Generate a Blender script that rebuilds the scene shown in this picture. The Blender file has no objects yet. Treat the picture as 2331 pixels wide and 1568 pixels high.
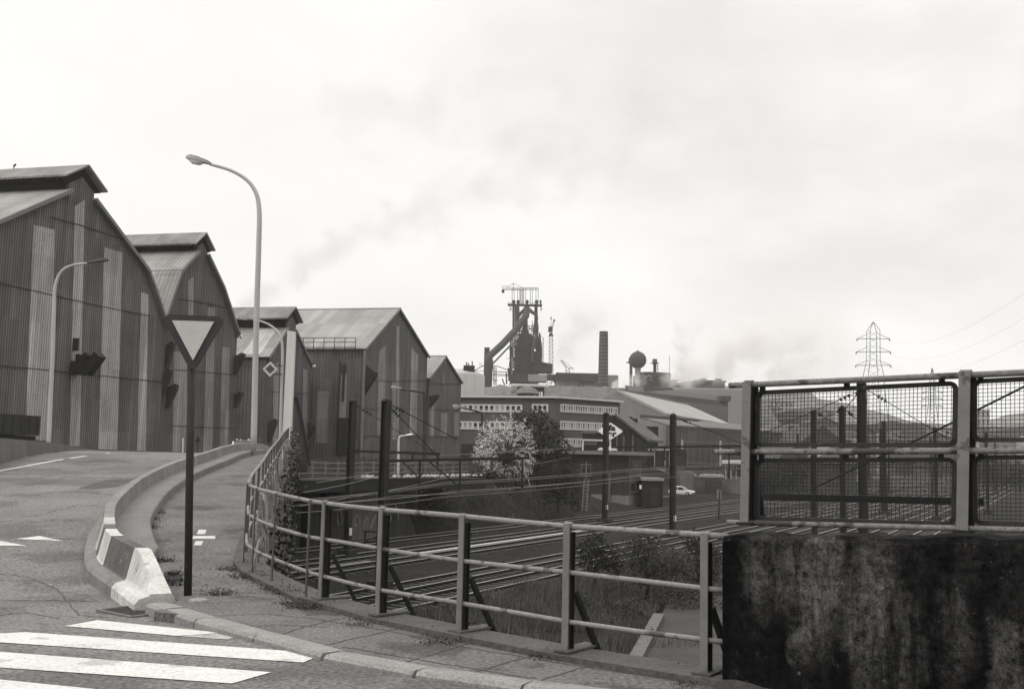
import bpy, bmesh, math, random
from mathutils import Vector, Matrix, noise as mnoise
random.seed(7)
PI = math.pi
R = math.radians
SC = bpy.context.scene
COL = SC.collection

# ------------------------------------------------------------------ camera
EYE = Vector((0, 0, 1.65))
PITCH, ROLL, FPX, W0, H0 = R(6.07), R(1.3), 2266.0, 2331.0, 1568.0
FWD = Vector((0, math.cos(PITCH), math.sin(PITCH)))
R0 = Vector((1, 0, 0))
U0 = Vector((0, -math.sin(PITCH), math.cos(PITCH)))
RGT = R0 * math.cos(ROLL) + U0 * math.sin(ROLL)
UPV = U0 * math.cos(ROLL) - R0 * math.sin(ROLL)
cd = bpy.data.cameras.new('camera')
cam = bpy.data.objects.new('camera', cd)
COL.objects.link(cam)
cd.sensor_width = 36.0
cd.lens = 36.0 * FPX / W0
cd.clip_start, cd.clip_end = 0.1, 6000
M = Matrix((RGT, UPV, -FWD)).transposed().to_4x4()
M.translation = EYE
cam.matrix_world = M
SC.camera = cam

# ------------------------------------------------------------------ world: overcast sky
SC.view_settings.view_transform = 'Standard'
SC.view_settings.look = 'None'
SC.view_settings.exposure = 0.0
SC.view_settings.gamma = 1.0
world = bpy.data.worlds.new('World')
SC.world = world
world.use_nodes = True
SUN_DIR = Vector((-0.62, -0.30, 0.72)).normalized()
SUN_EL = math.asin(SUN_DIR.z)
SUN_AZ = math.atan2(SUN_DIR.x, SUN_DIR.y)
nt = world.node_tree
N, L = nt.nodes, nt.links
N.clear()
def wn(t, **kw):
    n = N.new(t)
    for k, v in kw.items():
        setattr(n, k, v)
    return n
def wmath(op, a, b=None, c=None):
    n = N.new('ShaderNodeMath'); n.operation = op
    for i, s in enumerate((a, b, c)):
        if s is None: continue
        if isinstance(s, (int, float)): n.inputs[i].default_value = s
        else: L.new(s, n.inputs[i])
    return n.outputs[0]
out = wn('ShaderNodeOutputWorld')
bg = wn('ShaderNodeBackground')
sky = wn('ShaderNodeTexSky', sky_type='NISHITA', sun_disc=False, sun_elevation=SUN_EL, sun_rotation=SUN_AZ)
bw = wn('ShaderNodeRGBToBW')
L.new(sky.outputs[0], bw.inputs[0])
tc = wn('ShaderNodeTexCoord')
mp = wn('ShaderNodeMapping')
mp.inputs['Scale'].default_value = (1.0, 1.0, 2.2)
L.new(tc.outputs['Generated'], mp.inputs[0])
n1 = wn('ShaderNodeTexNoise'); n1.inputs['Scale'].default_value = 3.1; n1.inputs['Detail'].default_value = 5; n1.inputs['Roughness'].default_value = .52
L.new(mp.outputs[0], n1.inputs['Vector'])
n2 = wn('ShaderNodeTexNoise'); n2.inputs['Scale'].default_value = 8.0; n2.inputs['Detail'].default_value = 4
L.new(mp.outputs[0], n2.inputs['Vector'])
sep = wn('ShaderNodeSeparateXYZ')
L.new(tc.outputs['Generated'], sep.inputs[0])
x_, y_, z_ = sep.outputs
# overcast: brightest overhead, pale near the horizon, thinner cloud (brighter) to the left
zen = wn('ShaderNodeMapRange', interpolation_type='SMOOTHSTEP')
zen.inputs['From Min'].default_value = .40; zen.inputs['From Max'].default_value = .95
zen.inputs['To Min'].default_value = 0; zen.inputs['To Max'].default_value = 1.7
L.new(z_, zen.inputs['Value'])
side = wmath('MULTIPLY', x_, -.13)
cl = wmath('SUBTRACT', wmath('ADD', wmath('MULTIPLY', n1.outputs[0], .8), wmath('MULTIPLY', n2.outputs[0], .2)), .5)
cl = wmath('MULTIPLY', cl, .75)
right = wn('ShaderNodeMapRange'); right.inputs['From Min'].default_value = -.35; right.inputs['From Max'].default_value = .25
right.inputs['To Min'].default_value = .25; right.inputs['To Max'].default_value = 1.0
L.new(x_, right.inputs['Value'])
cl = wmath('MULTIPLY', cl, right.outputs[0])
base = wmath('ADD', wmath('ADD', wmath('ADD', .925, side), zen.outputs[0]), cl)
base = wmath('ADD', base, wmath('MULTIPLY', bw.outputs[0], .012))
comb = wn('ShaderNodeCombineXYZ')
L.new(base, comb.inputs[0]); L.new(wmath('MULTIPLY', base, .988), comb.inputs[1]); L.new(wmath('MULTIPLY', base, .970), comb.inputs[2])
L.new(comb.outputs[0], bg.inputs[0])
bg.inputs[1].default_value = 1.0
L.new(bg.outputs[0], out.inputs[0])
world.cycles.sampling_method = 'MANUAL'
world.cycles.sample_map_resolution = 256

sd = bpy.data.lights.new('sun', 'SUN')
sun = bpy.data.objects.new('sun', sd)
COL.objects.link(sun)
sd.energy = 1.0
sd.angle = R(18)
sd.color = (1, .975, .94)
sun.rotation_euler = SUN_DIR.to_track_quat('Z', 'Y').to_euler()
SC.cycles.max_bounces = 5
SC.cycles.diffuse_bounces = 2
SC.cycles.glossy_bounces = 2
SC.cycles.transparent_max_bounces = 8
SC.cycles.volume_bounces = 3
SC.cycles.volume_step_rate = 1.0
SC.cycles.volume_max_steps = 64

# ------------------------------------------------------------------ helpers
def ray(px, py):
    return (FWD * FPX + RGT * (px - W0 / 2) + UPV * (H0 / 2 - py)).normalized()
def P(px, py, Y):
    d = ray(px, py)
    return EYE + d * (Y / d.y)
def Gz(px, py, z):
    d = ray(px, py)
    return EYE + d * ((z - EYE.z) / d.z)
def onplane(px, py, p0, n):
    d = ray(px, py)
    return EYE + d * ((p0 - EYE).dot(n) / d.dot(n))
def proj(p):
    q = Vector(p) - EYE
    k = q.dot(FWD)
    return (W0 / 2 + FPX * q.dot(RGT) / k, H0 / 2 - FPX * q.dot(UPV) / k)
def lerp(a, b, t):
    return a + (b - a) * t
def interp(tab, x):
    if x <= tab[0][0]: return tab[0][1]
    for (a, fa), (b, fb) in zip(tab, tab[1:]):
        if x <= b: return fa + (fb - fa) * (x - a) / (b - a)
    return tab[-1][1]

WM = {}
class MB:
    def __init__(s):
        s.v, s.f = [], []
    def add(s, vs, fs):
        o = len(s.v)
        s.v += [Vector(p) for p in vs]
        s.f += [tuple(i + o for i in f) for f in fs]
        return s
    def poly(s, pts):
        return s.add(pts, [tuple(range(len(pts)))])
    def box(s, c, sz, ax=None):
        c = Vector(c)
        X, Y, Z = ax if ax else (Vector((1, 0, 0)), Vector((0, 1, 0)), Vector((0, 0, 1)))
        h = [q / 2 for q in sz]
        vs = [c + X * (h[0] * i) + Y * (h[1] * j) + Z * (h[2] * k) for k in (-1, 1) for j in (-1, 1) for i in (-1, 1)]
        return s.add(vs, [(0, 2, 3, 1), (4, 5, 7, 6), (0, 1, 5, 4), (2, 6, 7, 3), (0, 4, 6, 2), (1, 3, 7, 5)])
    def span(s, a, b):   # axis-aligned box from corner to corner
        a, b = Vector(a), Vector(b)
        return s.box((a + b) / 2, [abs(q) for q in (b - a)])
    def bar(s, p, q, w, h=None, up=(0, 0, 1)):
        p, q = Vector(p), Vector(q)
        h = w if h is None else h
        d = (q - p)
        ln = d.length
        if ln < 1e-6: return s
        d.normalize()
        up = Vector(up)
        if abs(d.dot(up)) > .98: up = Vector((0, 1, 0)) if abs(d.y) < .9 else Vector((1, 0, 0))
        sd_ = d.cross(up).normalized()
        u2 = sd_.cross(d).normalized()
        return s.box((p + q) / 2, (w, ln, h), (sd_, d, u2))
    def tube(s, pts, r, n=8, cap=True):
        pts = [Vector(p) for p in pts]
        rs = r if isinstance(r, (list, tuple)) else [r] * len(pts)
        o = len(s.v)
        prev = None
        for i, p in enumerate(pts):
            d = (pts[min(i + 1, len(pts) - 1)] - pts[max(i - 1, 0)]).normalized()
            if prev is None:
                a = d.cross(Vector((0, 0, 1)) if abs(d.z) < .9 else Vector((1, 0, 0))).normalized()
            else:
                a = (prev - d * prev.dot(d)).normalized()
            prev = a
            b = d.cross(a)
            for k in range(n):
                t = 2 * PI * k / n
                s.v.append(p + (a * math.cos(t) + b * math.sin(t)) * rs[i])
        for i in range(len(pts) - 1):
            for k in range(n):
                k2 = (k + 1) % n
                s.f.append((o + i * n + k, o + i * n + k2, o + (i + 1) * n + k2, o + (i + 1) * n + k))
        if cap:
            s.f.append(tuple(o + k for k in range(n))[::-1])
            s.f.append(tuple(o + (len(pts) - 1) * n + k for k in range(n)))
        return s
    def lathe(s, c, prof, n=16):
        c = Vector(c)
        o = len(s.v)
        for (r, z) in prof:
            for k in range(n):
                t = 2 * PI * k / n
                s.v.append(c + Vector((r * math.cos(t), r * math.sin(t), z)))
        for i in range(len(prof) - 1):
            for k in range(n):
                k2 = (k + 1) % n
                s.f.append((o + i * n + k, o + i * n + k2, o + (i + 1) * n + k2, o + (i + 1) * n + k))
        s.f.append(tuple(o + k for k in range(n))[::-1])
        s.f.append(tuple(o + (len(prof) - 1) * n + k for k in range(n)))
        return s
    def prism(s, pts, vec):
        vec = Vector(vec)
        pts = [Vector(p) for p in pts]
        n = len(pts)
        fs = [tuple(range(n))[::-1], tuple(range(n, 2 * n))]
        fs += [(i, (i + 1) % n, n + (i + 1) % n, n + i) for i in range(n)]
        return s.add(pts + [p + vec for p in pts], fs)
    def grid(s, rows):
        m = len(rows[0])
        o = len(s.v)
        for r_ in rows: s.v += [Vector(p) for p in r_]
        for i in range(len(rows) - 1):
            for j in range(m - 1):
                s.f.append((o + i * m + j, o + i * m + j + 1, o + (i + 1) * m + j + 1, o + (i + 1) * m + j))
        return s
    def build(s, name, mat, parent=None, loc=None, smooth=False, label=None):
        me = bpy.data.meshes.new(name)
        if parent is not None:
            inv = WM[parent].inverted()
            vs = [inv @ p for p in s.v]
        elif loc is not None:
            l0 = Vector(loc)
            vs = [p - l0 for p in s.v]
        else:
            vs = s.v
        me.from_pydata([tuple(p) for p in vs], [], s.f)
        me.update()
        if smooth:
            me.polygons.foreach_set('use_smooth', [True] * len(me.polygons))
            if smooth != 'all' and hasattr(me, 'set_sharp_from_angle'):
                me.set_sharp_from_angle(angle=R(40))
        me.materials.append(mat)
        o = bpy.data.objects.new(name, me)
        COL.objects.link(o)
        if parent is not None:
            o.parent = parent
            WM[o] = WM[parent].copy()
        else:
            if loc is not None: o.location = loc
            WM[o] = Matrix.Translation(Vector(loc) if loc is not None else Vector((0, 0, 0)))
        if label: o['label'] = label
        return o
def tag(o, label, cat, group=None, kind=None):
    o['label'] = label
    o['category'] = cat
    if group: o['group'] = group
    if kind: o['kind'] = kind
    return o
def struct(o):
    o['kind'] = 'structure'
    return o
def thing(name, label, cat, loc=(0, 0, 0), rz=0.0, group=None):
    o = bpy.data.objects.new(name, None)
    COL.objects.link(o)
    o.location = loc
    o.rotation_euler = (0, 0, rz)
    o.empty_display_size = .3
    WM[o] = Matrix.Translation(Vector(loc)) @ Matrix.Rotation(rz, 4, 'Z')
    return tag(o, label, cat, group)
def children(o):
    return [c for c in COL.objects if c.parent == o]
def dup(root, loc, rz=None, label=None):
    r = root.copy(); COL.objects.link(r); r.location = loc
    if rz is not None: r.rotation_euler = (0, 0, rz)
    if label: r['label'] = label
    for ch in children(root):
        c = ch.copy(); COL.objects.link(c); c.parent = r
        for g in children(ch):
            d = g.copy(); COL.objects.link(d); d.parent = c
    return r

# ------------------------------------------------------------------ materials
TINT = (1.0, .972, .938)
class NT:
    def __init__(s, m):
        m.use_nodes = True
        s.t = m.node_tree
        s.n, s.l = s.t.nodes, s.t.links
        s.n.clear()
        s.out = s.n.new('ShaderNodeOutputMaterial')
    def node(s, t): return s.n.new(t)
    def math(s, op, a, b=None, c=None, clamp=False):
        n = s.n.new('ShaderNodeMath'); n.operation = op; n.use_clamp = clamp
        for i, q in enumerate((a, b, c)):
            if q is None: continue
            if isinstance(q, (int, float)): n.inputs[i].default_value = q
            else: s.l.new(q, n.inputs[i])
        return n.outputs[0]
    def noise(s, vec, scale, detail=4, rough=.55, mapping=None, dist=0):
        if mapping:
            mp = s.n.new('ShaderNodeMapping'); mp.inputs['Scale'].default_value = mapping
            s.l.new(vec, mp.inputs[0]); vec = mp.outputs[0]
        n = s.n.new('ShaderNodeTexNoise')
        n.inputs['Scale'].default_value = scale; n.inputs['Detail'].default_value = detail
        n.inputs['Roughness'].default_value = rough; n.inputs['Distortion'].default_value = dist
        s.l.new(vec, n.inputs['Vector'])
        return n.outputs[0]
    def remap(s, x, a, b, c, d, smooth=False):
        n = s.n.new('ShaderNodeMapRange'); n.clamp = True
        if smooth: n.interpolation_type = 'SMOOTHSTEP'
        for i, q in zip(('From Min', 'From Max', 'To Min', 'To Max'), (a, b, c, d)): n.inputs[i].default_value = q
        s.l.new(x, n.inputs['Value'])
        return n.outputs[0]
    def grey(s, val):
        n = s.n.new('ShaderNodeCombineXYZ')
        for i in range(3): s.l.new(s.math('MULTIPLY', val, TINT[i]), n.inputs[i])
        return n.outputs[0]
def mat(name, v, var=.25, sc=1.5, fine=.12, fsc=30., rough=.85, spec=.25, bump=0., bsc=25., streak=0., ssc=1.2, corr=None, rows=None, metal=0., spots=None, patch=None, glass=False):
    """grey surface of albedo v with weathering: var = large blotches, fine = grain, streak = vertical runs, corr = (pitch, depth, axis) corrugation"""
    m = bpy.data.materials.new(name)
    t = NT(m)
    bs = t.node('ShaderNodeBsdfPrincipled')
    tc = t.node('ShaderNodeTexCoord')
    vec = tc.outputs['Object']
    val = t.math('ADD', 1.0, t.math('MULTIPLY', t.math('SUBTRACT', t.noise(vec, sc, 5, .6), .5), 2 * var * 1.6))
    if fine: val = t.math('MULTIPLY', val, t.math('ADD', 1.0, t.math('MULTIPLY', t.math('SUBTRACT', t.noise(vec, fsc, 2), .5), 4 * fine)))
    if streak:
        sn = t.noise(vec, ssc, 5, .65, mapping=(3.0, 3.0, .12))
        val = t.math('MULTIPLY', val, t.math('ADD', 1.0, t.math('MULTIPLY', t.math('SUBTRACT', sn, .5), 4 * streak)))
    hgt = None
    if patch:   # (scale, threshold, factor): blotches of another tone
        pn = t.remap(t.noise(vec, patch[0], 6, .62), patch[1], patch[1] + .07, 1.0, patch[2], True)
        val = t.math('MULTIPLY', val, pn)
    if spots:   # (scale, size, factor)
        vo = t.node('ShaderNodeTexVoronoi'); vo.inputs['Scale'].default_value = spots[0]
        t.l.new(vec, vo.inputs['Vector'])
        val = t.math('MULTIPLY', val, t.remap(vo.outputs['Distance'], spots[1] * .6, spots[1], spots[2], 1.0, True))
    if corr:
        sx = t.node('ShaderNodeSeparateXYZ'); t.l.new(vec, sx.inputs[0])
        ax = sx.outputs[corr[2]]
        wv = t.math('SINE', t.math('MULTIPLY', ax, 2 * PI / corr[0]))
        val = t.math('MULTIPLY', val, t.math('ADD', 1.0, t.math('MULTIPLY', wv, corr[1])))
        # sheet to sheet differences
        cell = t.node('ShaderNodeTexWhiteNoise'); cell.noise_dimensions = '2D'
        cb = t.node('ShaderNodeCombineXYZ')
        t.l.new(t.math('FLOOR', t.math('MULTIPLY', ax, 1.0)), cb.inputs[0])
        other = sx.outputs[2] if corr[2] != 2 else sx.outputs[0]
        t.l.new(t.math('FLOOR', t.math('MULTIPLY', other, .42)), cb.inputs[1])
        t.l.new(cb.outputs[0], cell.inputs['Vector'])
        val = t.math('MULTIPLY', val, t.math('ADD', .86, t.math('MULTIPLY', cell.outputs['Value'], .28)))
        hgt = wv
    if rows:    # (period, axis, depth): overlap lines
        sx = t.node('ShaderNodeSeparateXYZ'); t.l.new(vec, sx.inputs[0])
        fr = t.math('FRACT', t.math('DIVIDE', sx.outputs[rows[1]], rows[0]))
        val = t.math('MULTIPLY', val, t.remap(fr, 0, .06, 1 - rows[2], 1.0))
    val = t.math('MAXIMUM', t.math('MULTIPLY', val, v), .004)
    t.l.new(t.grey(val), bs.inputs['Base Color'])
    bs.inputs['Roughness'].default_value = rough
    bs.inputs['Specular IOR Level'].default_value = spec
    bs.inputs['Metallic'].default_value = metal
    if bump or hgt is not None:
        bp = t.node('ShaderNodeBump')
        bp.inputs['Strength'].default_value = bump if bump else .5
        bp.inputs['Distance'].default_value = .03
        t.l.new(hgt if hgt is not None else t.noise(vec, bsc, 4), bp.inputs['Height'])
        t.l.new(bp.outputs[0], bs.inputs['Normal'])
    t.l.new(bs.outputs[0], t.out.inputs[0])
    return m
# ------------------------------------------------------------------ levels
ZR = -4.75          # rail level
RAMP = [(-20, 0), (11, 0), (12, .02), (13, .06), (14, .10), (15, .15), (17, .26), (20, .42), (25, .68), (30, .94), (34, 1.14), (37, 1.25), (41, 1.29), (45, 1.28), (50, 1.14), (58, .75), (66, .42), (75, .3), (200, .3)]
def ramp(Y): return interp(RAMP, Y)
AL = R(29)
TD = Vector((math.sin(AL), math.cos(AL), 0))       # along the tracks
TN = Vector((math.cos(AL), -math.sin(AL), 0))      # across, towards the camera side
def TP(off, t, z=0.0):
    p = TN * off + TD * t
    return Vector((p.x, p.y, z))
# the railing line (right edge of the pavement), as X by Y
RAIL = [(1.48, 7.53), (.5, 8.24), (-.39, 9.0), (-1.21, 9.79), (-1.93, 10.69), (-2.12, 10.92), (-2.72, 11.9), (-3.13, 12.6), (-3.40, 13.2), (-3.62, 14.0), (-3.9, 15.3), (-4.4, 17.9), (-5.2, 21.8), (-5.96, 25.7), (-6.8, 29.9), (-7.6, 34), (-8.4, 38)]
EDGE = [(Y, X) for X, Y in RAIL] + [(75, -15.8)]
FA, FB = Vector((1.60, 7.38, 0)), Vector((3.22, 6.28, 0))     # parapet face line
FE = (FB - FA).normalized()
FNRM = Vector((FE.y, -FE.x, 0))                              # towards the camera
if FNRM.y > 0: FNRM = -FNRM
def edgeX(Y):
    if Y < 7.53: return 1.48 + (7.53 - Y) * 1.47
    return interp(EDGE, Y)
BARR = [(-3.60, 10.72), (-4.27, 11.8), (-5.05, 13.0), (-5.6, 14.2), (-6.2, 15.7), (-6.62, 16.9), (-7.25, 19.1), (-7.95, 21.9), (-8.75, 26.2), (-9.4, 31.4), (-9.85, 34.6), (-10.5, 40), (-11.3, 46), (-13.2, 56)]
BX = [(Y, X) for X, Y in BARR]
KERB = [Gz(*p, 0) for p in ((352, 1374), (395, 1386), (465, 1408), (600, 1445), (755, 1487), (960, 1524), (1200, 1557), (1400, 1581))]
KX = sorted([(p.y, p.x) for p in KERB])
def kerbX(Y):
    if Y < KX[0][0]: return KX[0][1] + (KX[0][0] - Y) * 3.5
    if Y > 9.9: return interp(BX, Y) + .03
    return interp(KX, Y)

def RO(Y): return interp([(8.8, .045), (10, .09), (11.5, .14), (30, .14), (42, .05)], Y)
# ------------------------------------------------------------------ setting materials
M_ASPH = mat('asphalt', .125, var=.42, sc=.30, fine=.6, fsc=24, rough=.9, bump=.35, bsc=60, streak=0, patch=(.5, .50, .72))
M_PAVE = mat('pavement_slabs', .10, var=.42, sc=.9, fine=.55, fsc=26, rough=.95, bump=.3, bsc=35, patch=(.8, .56, .6))
M_KERB = mat('kerb_stone', .19, var=.3, sc=2.2, fine=.3, fsc=40, rough=.9, bump=.4, bsc=30)
M_PAINT = mat('road_paint', .47, var=.12, sc=1.3, fine=.25, fsc=40, rough=.8, patch=(2.2, .56, .70), spots=(9, .12, .55))
M_WORN = mat('worn_paint', .30, var=.55, sc=5, fine=.3, fsc=30, rough=.85)
M_BALL = mat('ballast', .017, var=.45, sc=.25, fine=.7, fsc=5, rough=1, spec=.05)
M_GROUND = mat('valley_ground', .06, var=.4, sc=.03, fine=.3, fsc=.5, rough=1, spec=.05)
M_GRASSB = mat('rough_grass', .017, var=.4, sc=.3, fine=.4, fsc=6, rough=1, spec=.05)
M_PATH = mat('cinder_path', .05, var=.25, sc=.6, fine=.35, fsc=16, rough=1, spec=.1)
M_CONC = mat('grey_concrete', .20, var=.3, sc=.9, fine=.2, fsc=25, rough=.9, streak=.25)
M_CONCD = mat('dark_concrete', .05, var=.4, sc=.5, fine=.25, fsc=12, rough=.95, streak=.45, ssc=.7)
M_HILL = mat('hill_scrub', .12, var=.35, sc=.012, fine=.35, fsc=.12, rough=1, spec=.0)
M_BANK = mat('slag_bank_soil', .11, var=.3, sc=.06, fine=.3, fsc=.6, rough=1, spec=.0, streak=.15)

# ------------------------------------------------------------------ ground
g = MB(); g.span((-1300, -20, -6.0), (1300, 1290, -4.98)); struct(g.build('ground', M_GROUND))
g = MB()
g.poly([TP(-44.5, 5, -4.93), TP(-5, 5, -4.93), TP(6, 720, -4.93), TP(-60, 720, -4.93)])
struct(g.build('rail_bed', M_BALL))

def plateau(off, t):
    d = -off - 43.4
    hi = lerp(-.45, .22, min(1, max(0, d) / 16))
    if t < 62: return hi
    k = min(1, (t - 62) / 30.0)
    slope = interp([(0, ZR - .2), (.5, ZR - .1), (lerp(1.0, 8, k), lerp(hi, -1.0, k)), (lerp(4, 17, k), hi)], d)
    slope += .25 * math.sin(t * .37 + off) * min(1, max(0, d) / 3) * (d < 14)
    if t > 100:
        f = min(1, (t - 100) / 18.0)
        slope = lerp(slope, interp([(12, ZR - .2), (30, .2)], d), f)
    return slope
rows = []
offs = [-43.45, -44.2, -45, -46, -47.5, -49, -51, -53, -56, -60, -66, -75, -90, -120, -170, -260]
ts = [18, 24, 30, 36, 42, 48, 54, 60, 62.5, 66, 70, 75, 80, 85, 90, 95, 100, 106, 112, 118, 126, 140, 160, 190, 230, 280, 340]
for t in ts:
    rows.append([TP(o, t, plateau(o, t)) for o in offs])
g = MB().grid(rows)
struct(g.build('street_terrace', M_GRASSB, smooth='all'))

# road deck with the ramp: a continuous sheet, the pavement is a step above it
ys = [-6 + .5 * i for i in range(0, 40)] + [14 + i for i in range(0, 62)]
rows, rows2 = [], []
for Y in ys:
    zr = ramp(Y) - RO(Y)
    xr = edgeX(Y) - .25
    rows.append([Vector((lerp(-75, xr, s), Y, zr)) for s in [0, .2, .4, .55, .66, .74, .8, .85, .89, .92, .95, .975, 1]])
road = struct(MB().grid(rows).build('road', M_ASPH, smooth='all'))
# pavement / walkway sheet with a kerb face
prow = []
for Y in [5.0 + .25 * i for i in range(0, 40)] + [15 + i for i in range(0, 60)]:
    a, b = kerbX(Y) + .12, edgeX(Y)
    if b - a < .1: a = b - .1
    z = ramp(Y)
    prow.append([Vector((a, Y, z - .16))] + [Vector((lerp(a, b, s), Y, z)) for s in (0, .25, .5, .75, 1)])
struct(MB().grid(prow).build('pavement', M_PAVE))
# slab joints and cracks in the pavement: thin dark grooves of mortar and moss
M_JOINT = mat('joint_moss', .06, var=.4, sc=3, fine=.3)
jm = MB()
def jointline(pts, w):
    for a, b in zip(pts, pts[1:]):
        a, b = Vector(a), Vector(b)
        d = (b - a).normalized(); s_ = Vector((d.y, -d.x, 0)) * w / 2
        jm.poly([a + s_, a - s_, b - s_, b + s_])
def pv(px, py, dz=.004):
    for _ in range(1):
        z = 0
        for k in range(12):
            p = Gz(px, py, z + dz); z = ramp(p.y)
    return p
for line in ([(640, 1443), (700, 1424), (780, 1405)], [(900, 1512), (1010, 1480), (1105, 1452)], [(1210, 1552), (1320, 1520), (1440, 1493)],
             [(500, 1400), (610, 1396), (720, 1408), (860, 1430), (1050, 1470), (1300, 1512), (1500, 1540)],
             [(445, 1372), (560, 1368), (650, 1366)], [(440, 1345), (540, 1346), (620, 1352)], [(780, 1470), (1000, 1508), (1250, 1548)],
             [(520, 1428), (640, 1420), (760, 1428)], [(700, 1475), (840, 1445), (930, 1424)], [(1060, 1535), (1180, 1500), (1260, 1478)]):
    pts = []
    for (a, b) in zip(line, line[1:]):
        for k in range(8):
            pts.append(pv(lerp(a[0], b[0], k / 8) + random.uniform(-3, 3), lerp(a[1], b[1], k / 8) + random.uniform(-1, 1)))
    jointline(pts, .013)
struct(jm.build('pavement_joints', M_JOINT))

# kerb stones along the crossing
for i, (a, b) in enumerate(zip(KERB, KERB[1:])):
    n = max(1, int((b - a).length / 1.25))
    for k in range(n):
        p, q = a.lerp(b, k / n), a.lerp(b, (k + 1) / n)
        d = (q - p).normalized(); s_ = Vector((d.y, -d.x, 0))
        if s_.y > 0: s_ = -s_
        p, q = p + d * .008, q - d * .012
        wob = random.uniform(-.007, .007)
        m = MB()
        prof = [(-.12, -.3), (-.12, .006 + wob), (.07, .008 + wob), (.10, -.02 + wob), (.11, -.3)]
        m.prism([p + s_ * u + Vector((0, 0, z)) for u, z in prof], q - p)
        struct(m.build('kerb', M_KERB, loc=p))

# crosswalk, give-way teeth, centre line
def zroad(Y): return ramp(Y) - RO(Y)
def rp(px, py, dz=.006):
    d = ray(px, py); Y = 4.0
    while Y < 47:
        p = EYE + d * (Y / d.y)
        if p.z <= zroad(Y) + dz: break
        Y += .02
    return Vector((p.x, p.y, zroad(Y) + dz))
stripes = [[(147, 1424), (222, 1411), (505, 1440), (402, 1447)], [(-120, 1448), (58, 1438), (738, 1487), (690, 1507), (-60, 1458)],
           [(-160, 1470), (0, 1483), (618, 1530), (528, 1555), (-160, 1508)], [(-200, 1530), (0, 1546), (420, 1588), (320, 1612), (-200, 1570)]]
for s in stripes:
    struct(MB().poly([rp(*p) for p in s][::-1]).build('crosswalk_stripe', M_PAINT))
struct(MB().poly([rp(*p, dz=.004) for p in [(400, 1446), (505, 1439.5), (545, 1446), (520, 1455), (470, 1452)]][::-1]).build('worn_crosswalk_paint', M_WORN))
for s in ([(36, 1226), (90, 1219.5), (146, 1231)], [(-40, 1231), (0, 1230), (61, 1242), (-30, 1241)]):
    struct(MB().poly([rp(*p) for p in s][::-1]).build('give_way_tooth', M_PAINT))
cl = [(-60, 1083), (0, 1071), (60, 1060), (125, 1048), (190, 1038), (250, 1030.5)]
cp = [rp(*p) for p in cl]
m = MB()
for a, b in zip(cp, cp[1:]):
    d = (b - a).normalized(); s_ = Vector((-d.y, d.x, 0)) * .07
    m.poly([a - s_, b - s_, b + s_, a + s_])
struct(m.build('centre_line', M_PAINT))
# utility mark on the walkway
m = MB()
for q in ([(440, 1219), (490, 1219), (490, 1225.5), (438, 1225.5)], [(452, 1205), (470, 1205), (467, 1215), (448, 1215)], [(446, 1231), (463, 1231), (458, 1240.5), (441, 1240.5)]):
    m.poly([pv(*p, dz=.005) for p in q][::-1])
struct(m.build('walkway_marking', mat('faded_paint', .42, var=.2, sc=6)))
# tar patch on the road by the barrier
M_TAR = mat('tar_patch', .065, var=.3, sc=1.2, fine=.35, fsc=40, rough=.95)
m = MB().poly([rp(*p, dz=.003) for p in [(175, 1112), (240, 1092), (300, 1088), (352, 1071), (372, 1070), (330, 1082), (300, 1096), (265, 1108), (215, 1113)]][::-1])
struct(m.build('road_patch', M_TAR))
# cracks and a mending seam in the asphalt
m = MB()
for line, w in (([(-40, 1366), (120, 1366), (240, 1368)], .025), ([(-40, 1300), (60, 1312), (130, 1340), (180, 1400), (260, 1405)], .018), ([(-40, 1180), (90, 1172), (170, 1150), (230, 1148)], .02), ([(-40, 1402), (60, 1394), (140, 1408)], .016), ([(40, 1110), (120, 1094), (220, 1070), (330, 1052)], .03)):
    pts = []
    for (a, b) in zip(line, line[1:]):
        for k in range(10): pts.append(rp(lerp(a[0], b[0], k / 10) + random.uniform(-3, 3), lerp(a[1], b[1], k / 10) + random.uniform(-1.2, 1.2), dz=.004))
    for a, b in zip(pts, pts[1:]):
        d = (b - a).normalized(); s_ = Vector((d.y, -d.x, 0)) * w / 2 * random.uniform(.5, 1.3)
        m.poly([a + s_, a - s_, b - s_, b + s_])
struct(m.build('road_cracks', mat('crack_tar', .065, var=.3, sc=3)))
# drain grating at the foot of the barrier
gr = thing('drain_grating', 'rusty slotted drain grating in the gutter at the barrier foot', 'drain', Gz(290, 1392, -.1))
m = MB()
c0 = rp(297, 1393, .012)
ax = (Vector((.8, -.6, 0)), Vector((.6, .8, 0)), Vector((0, 0, 1)))
for k in range(-5, 6): m.box(c0 + ax[0] * (k * .05), (.022, .32, .02), ax)
m.build('bars', mat('rusty_iron', .05, var=.3, sc=9), gr)
m = MB()
for s in (-1, 1): m.box(c0 + ax[1] * (.18 * s), (.62, .035, .03), ax); m.box(c0 + ax[0] * (.30 * s), (.035, .33, .03), ax)
m.build('frame', mat('grating_frame', .12, var=.3, sc=9), gr)

UP = Vector((0, 0, 1))
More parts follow.
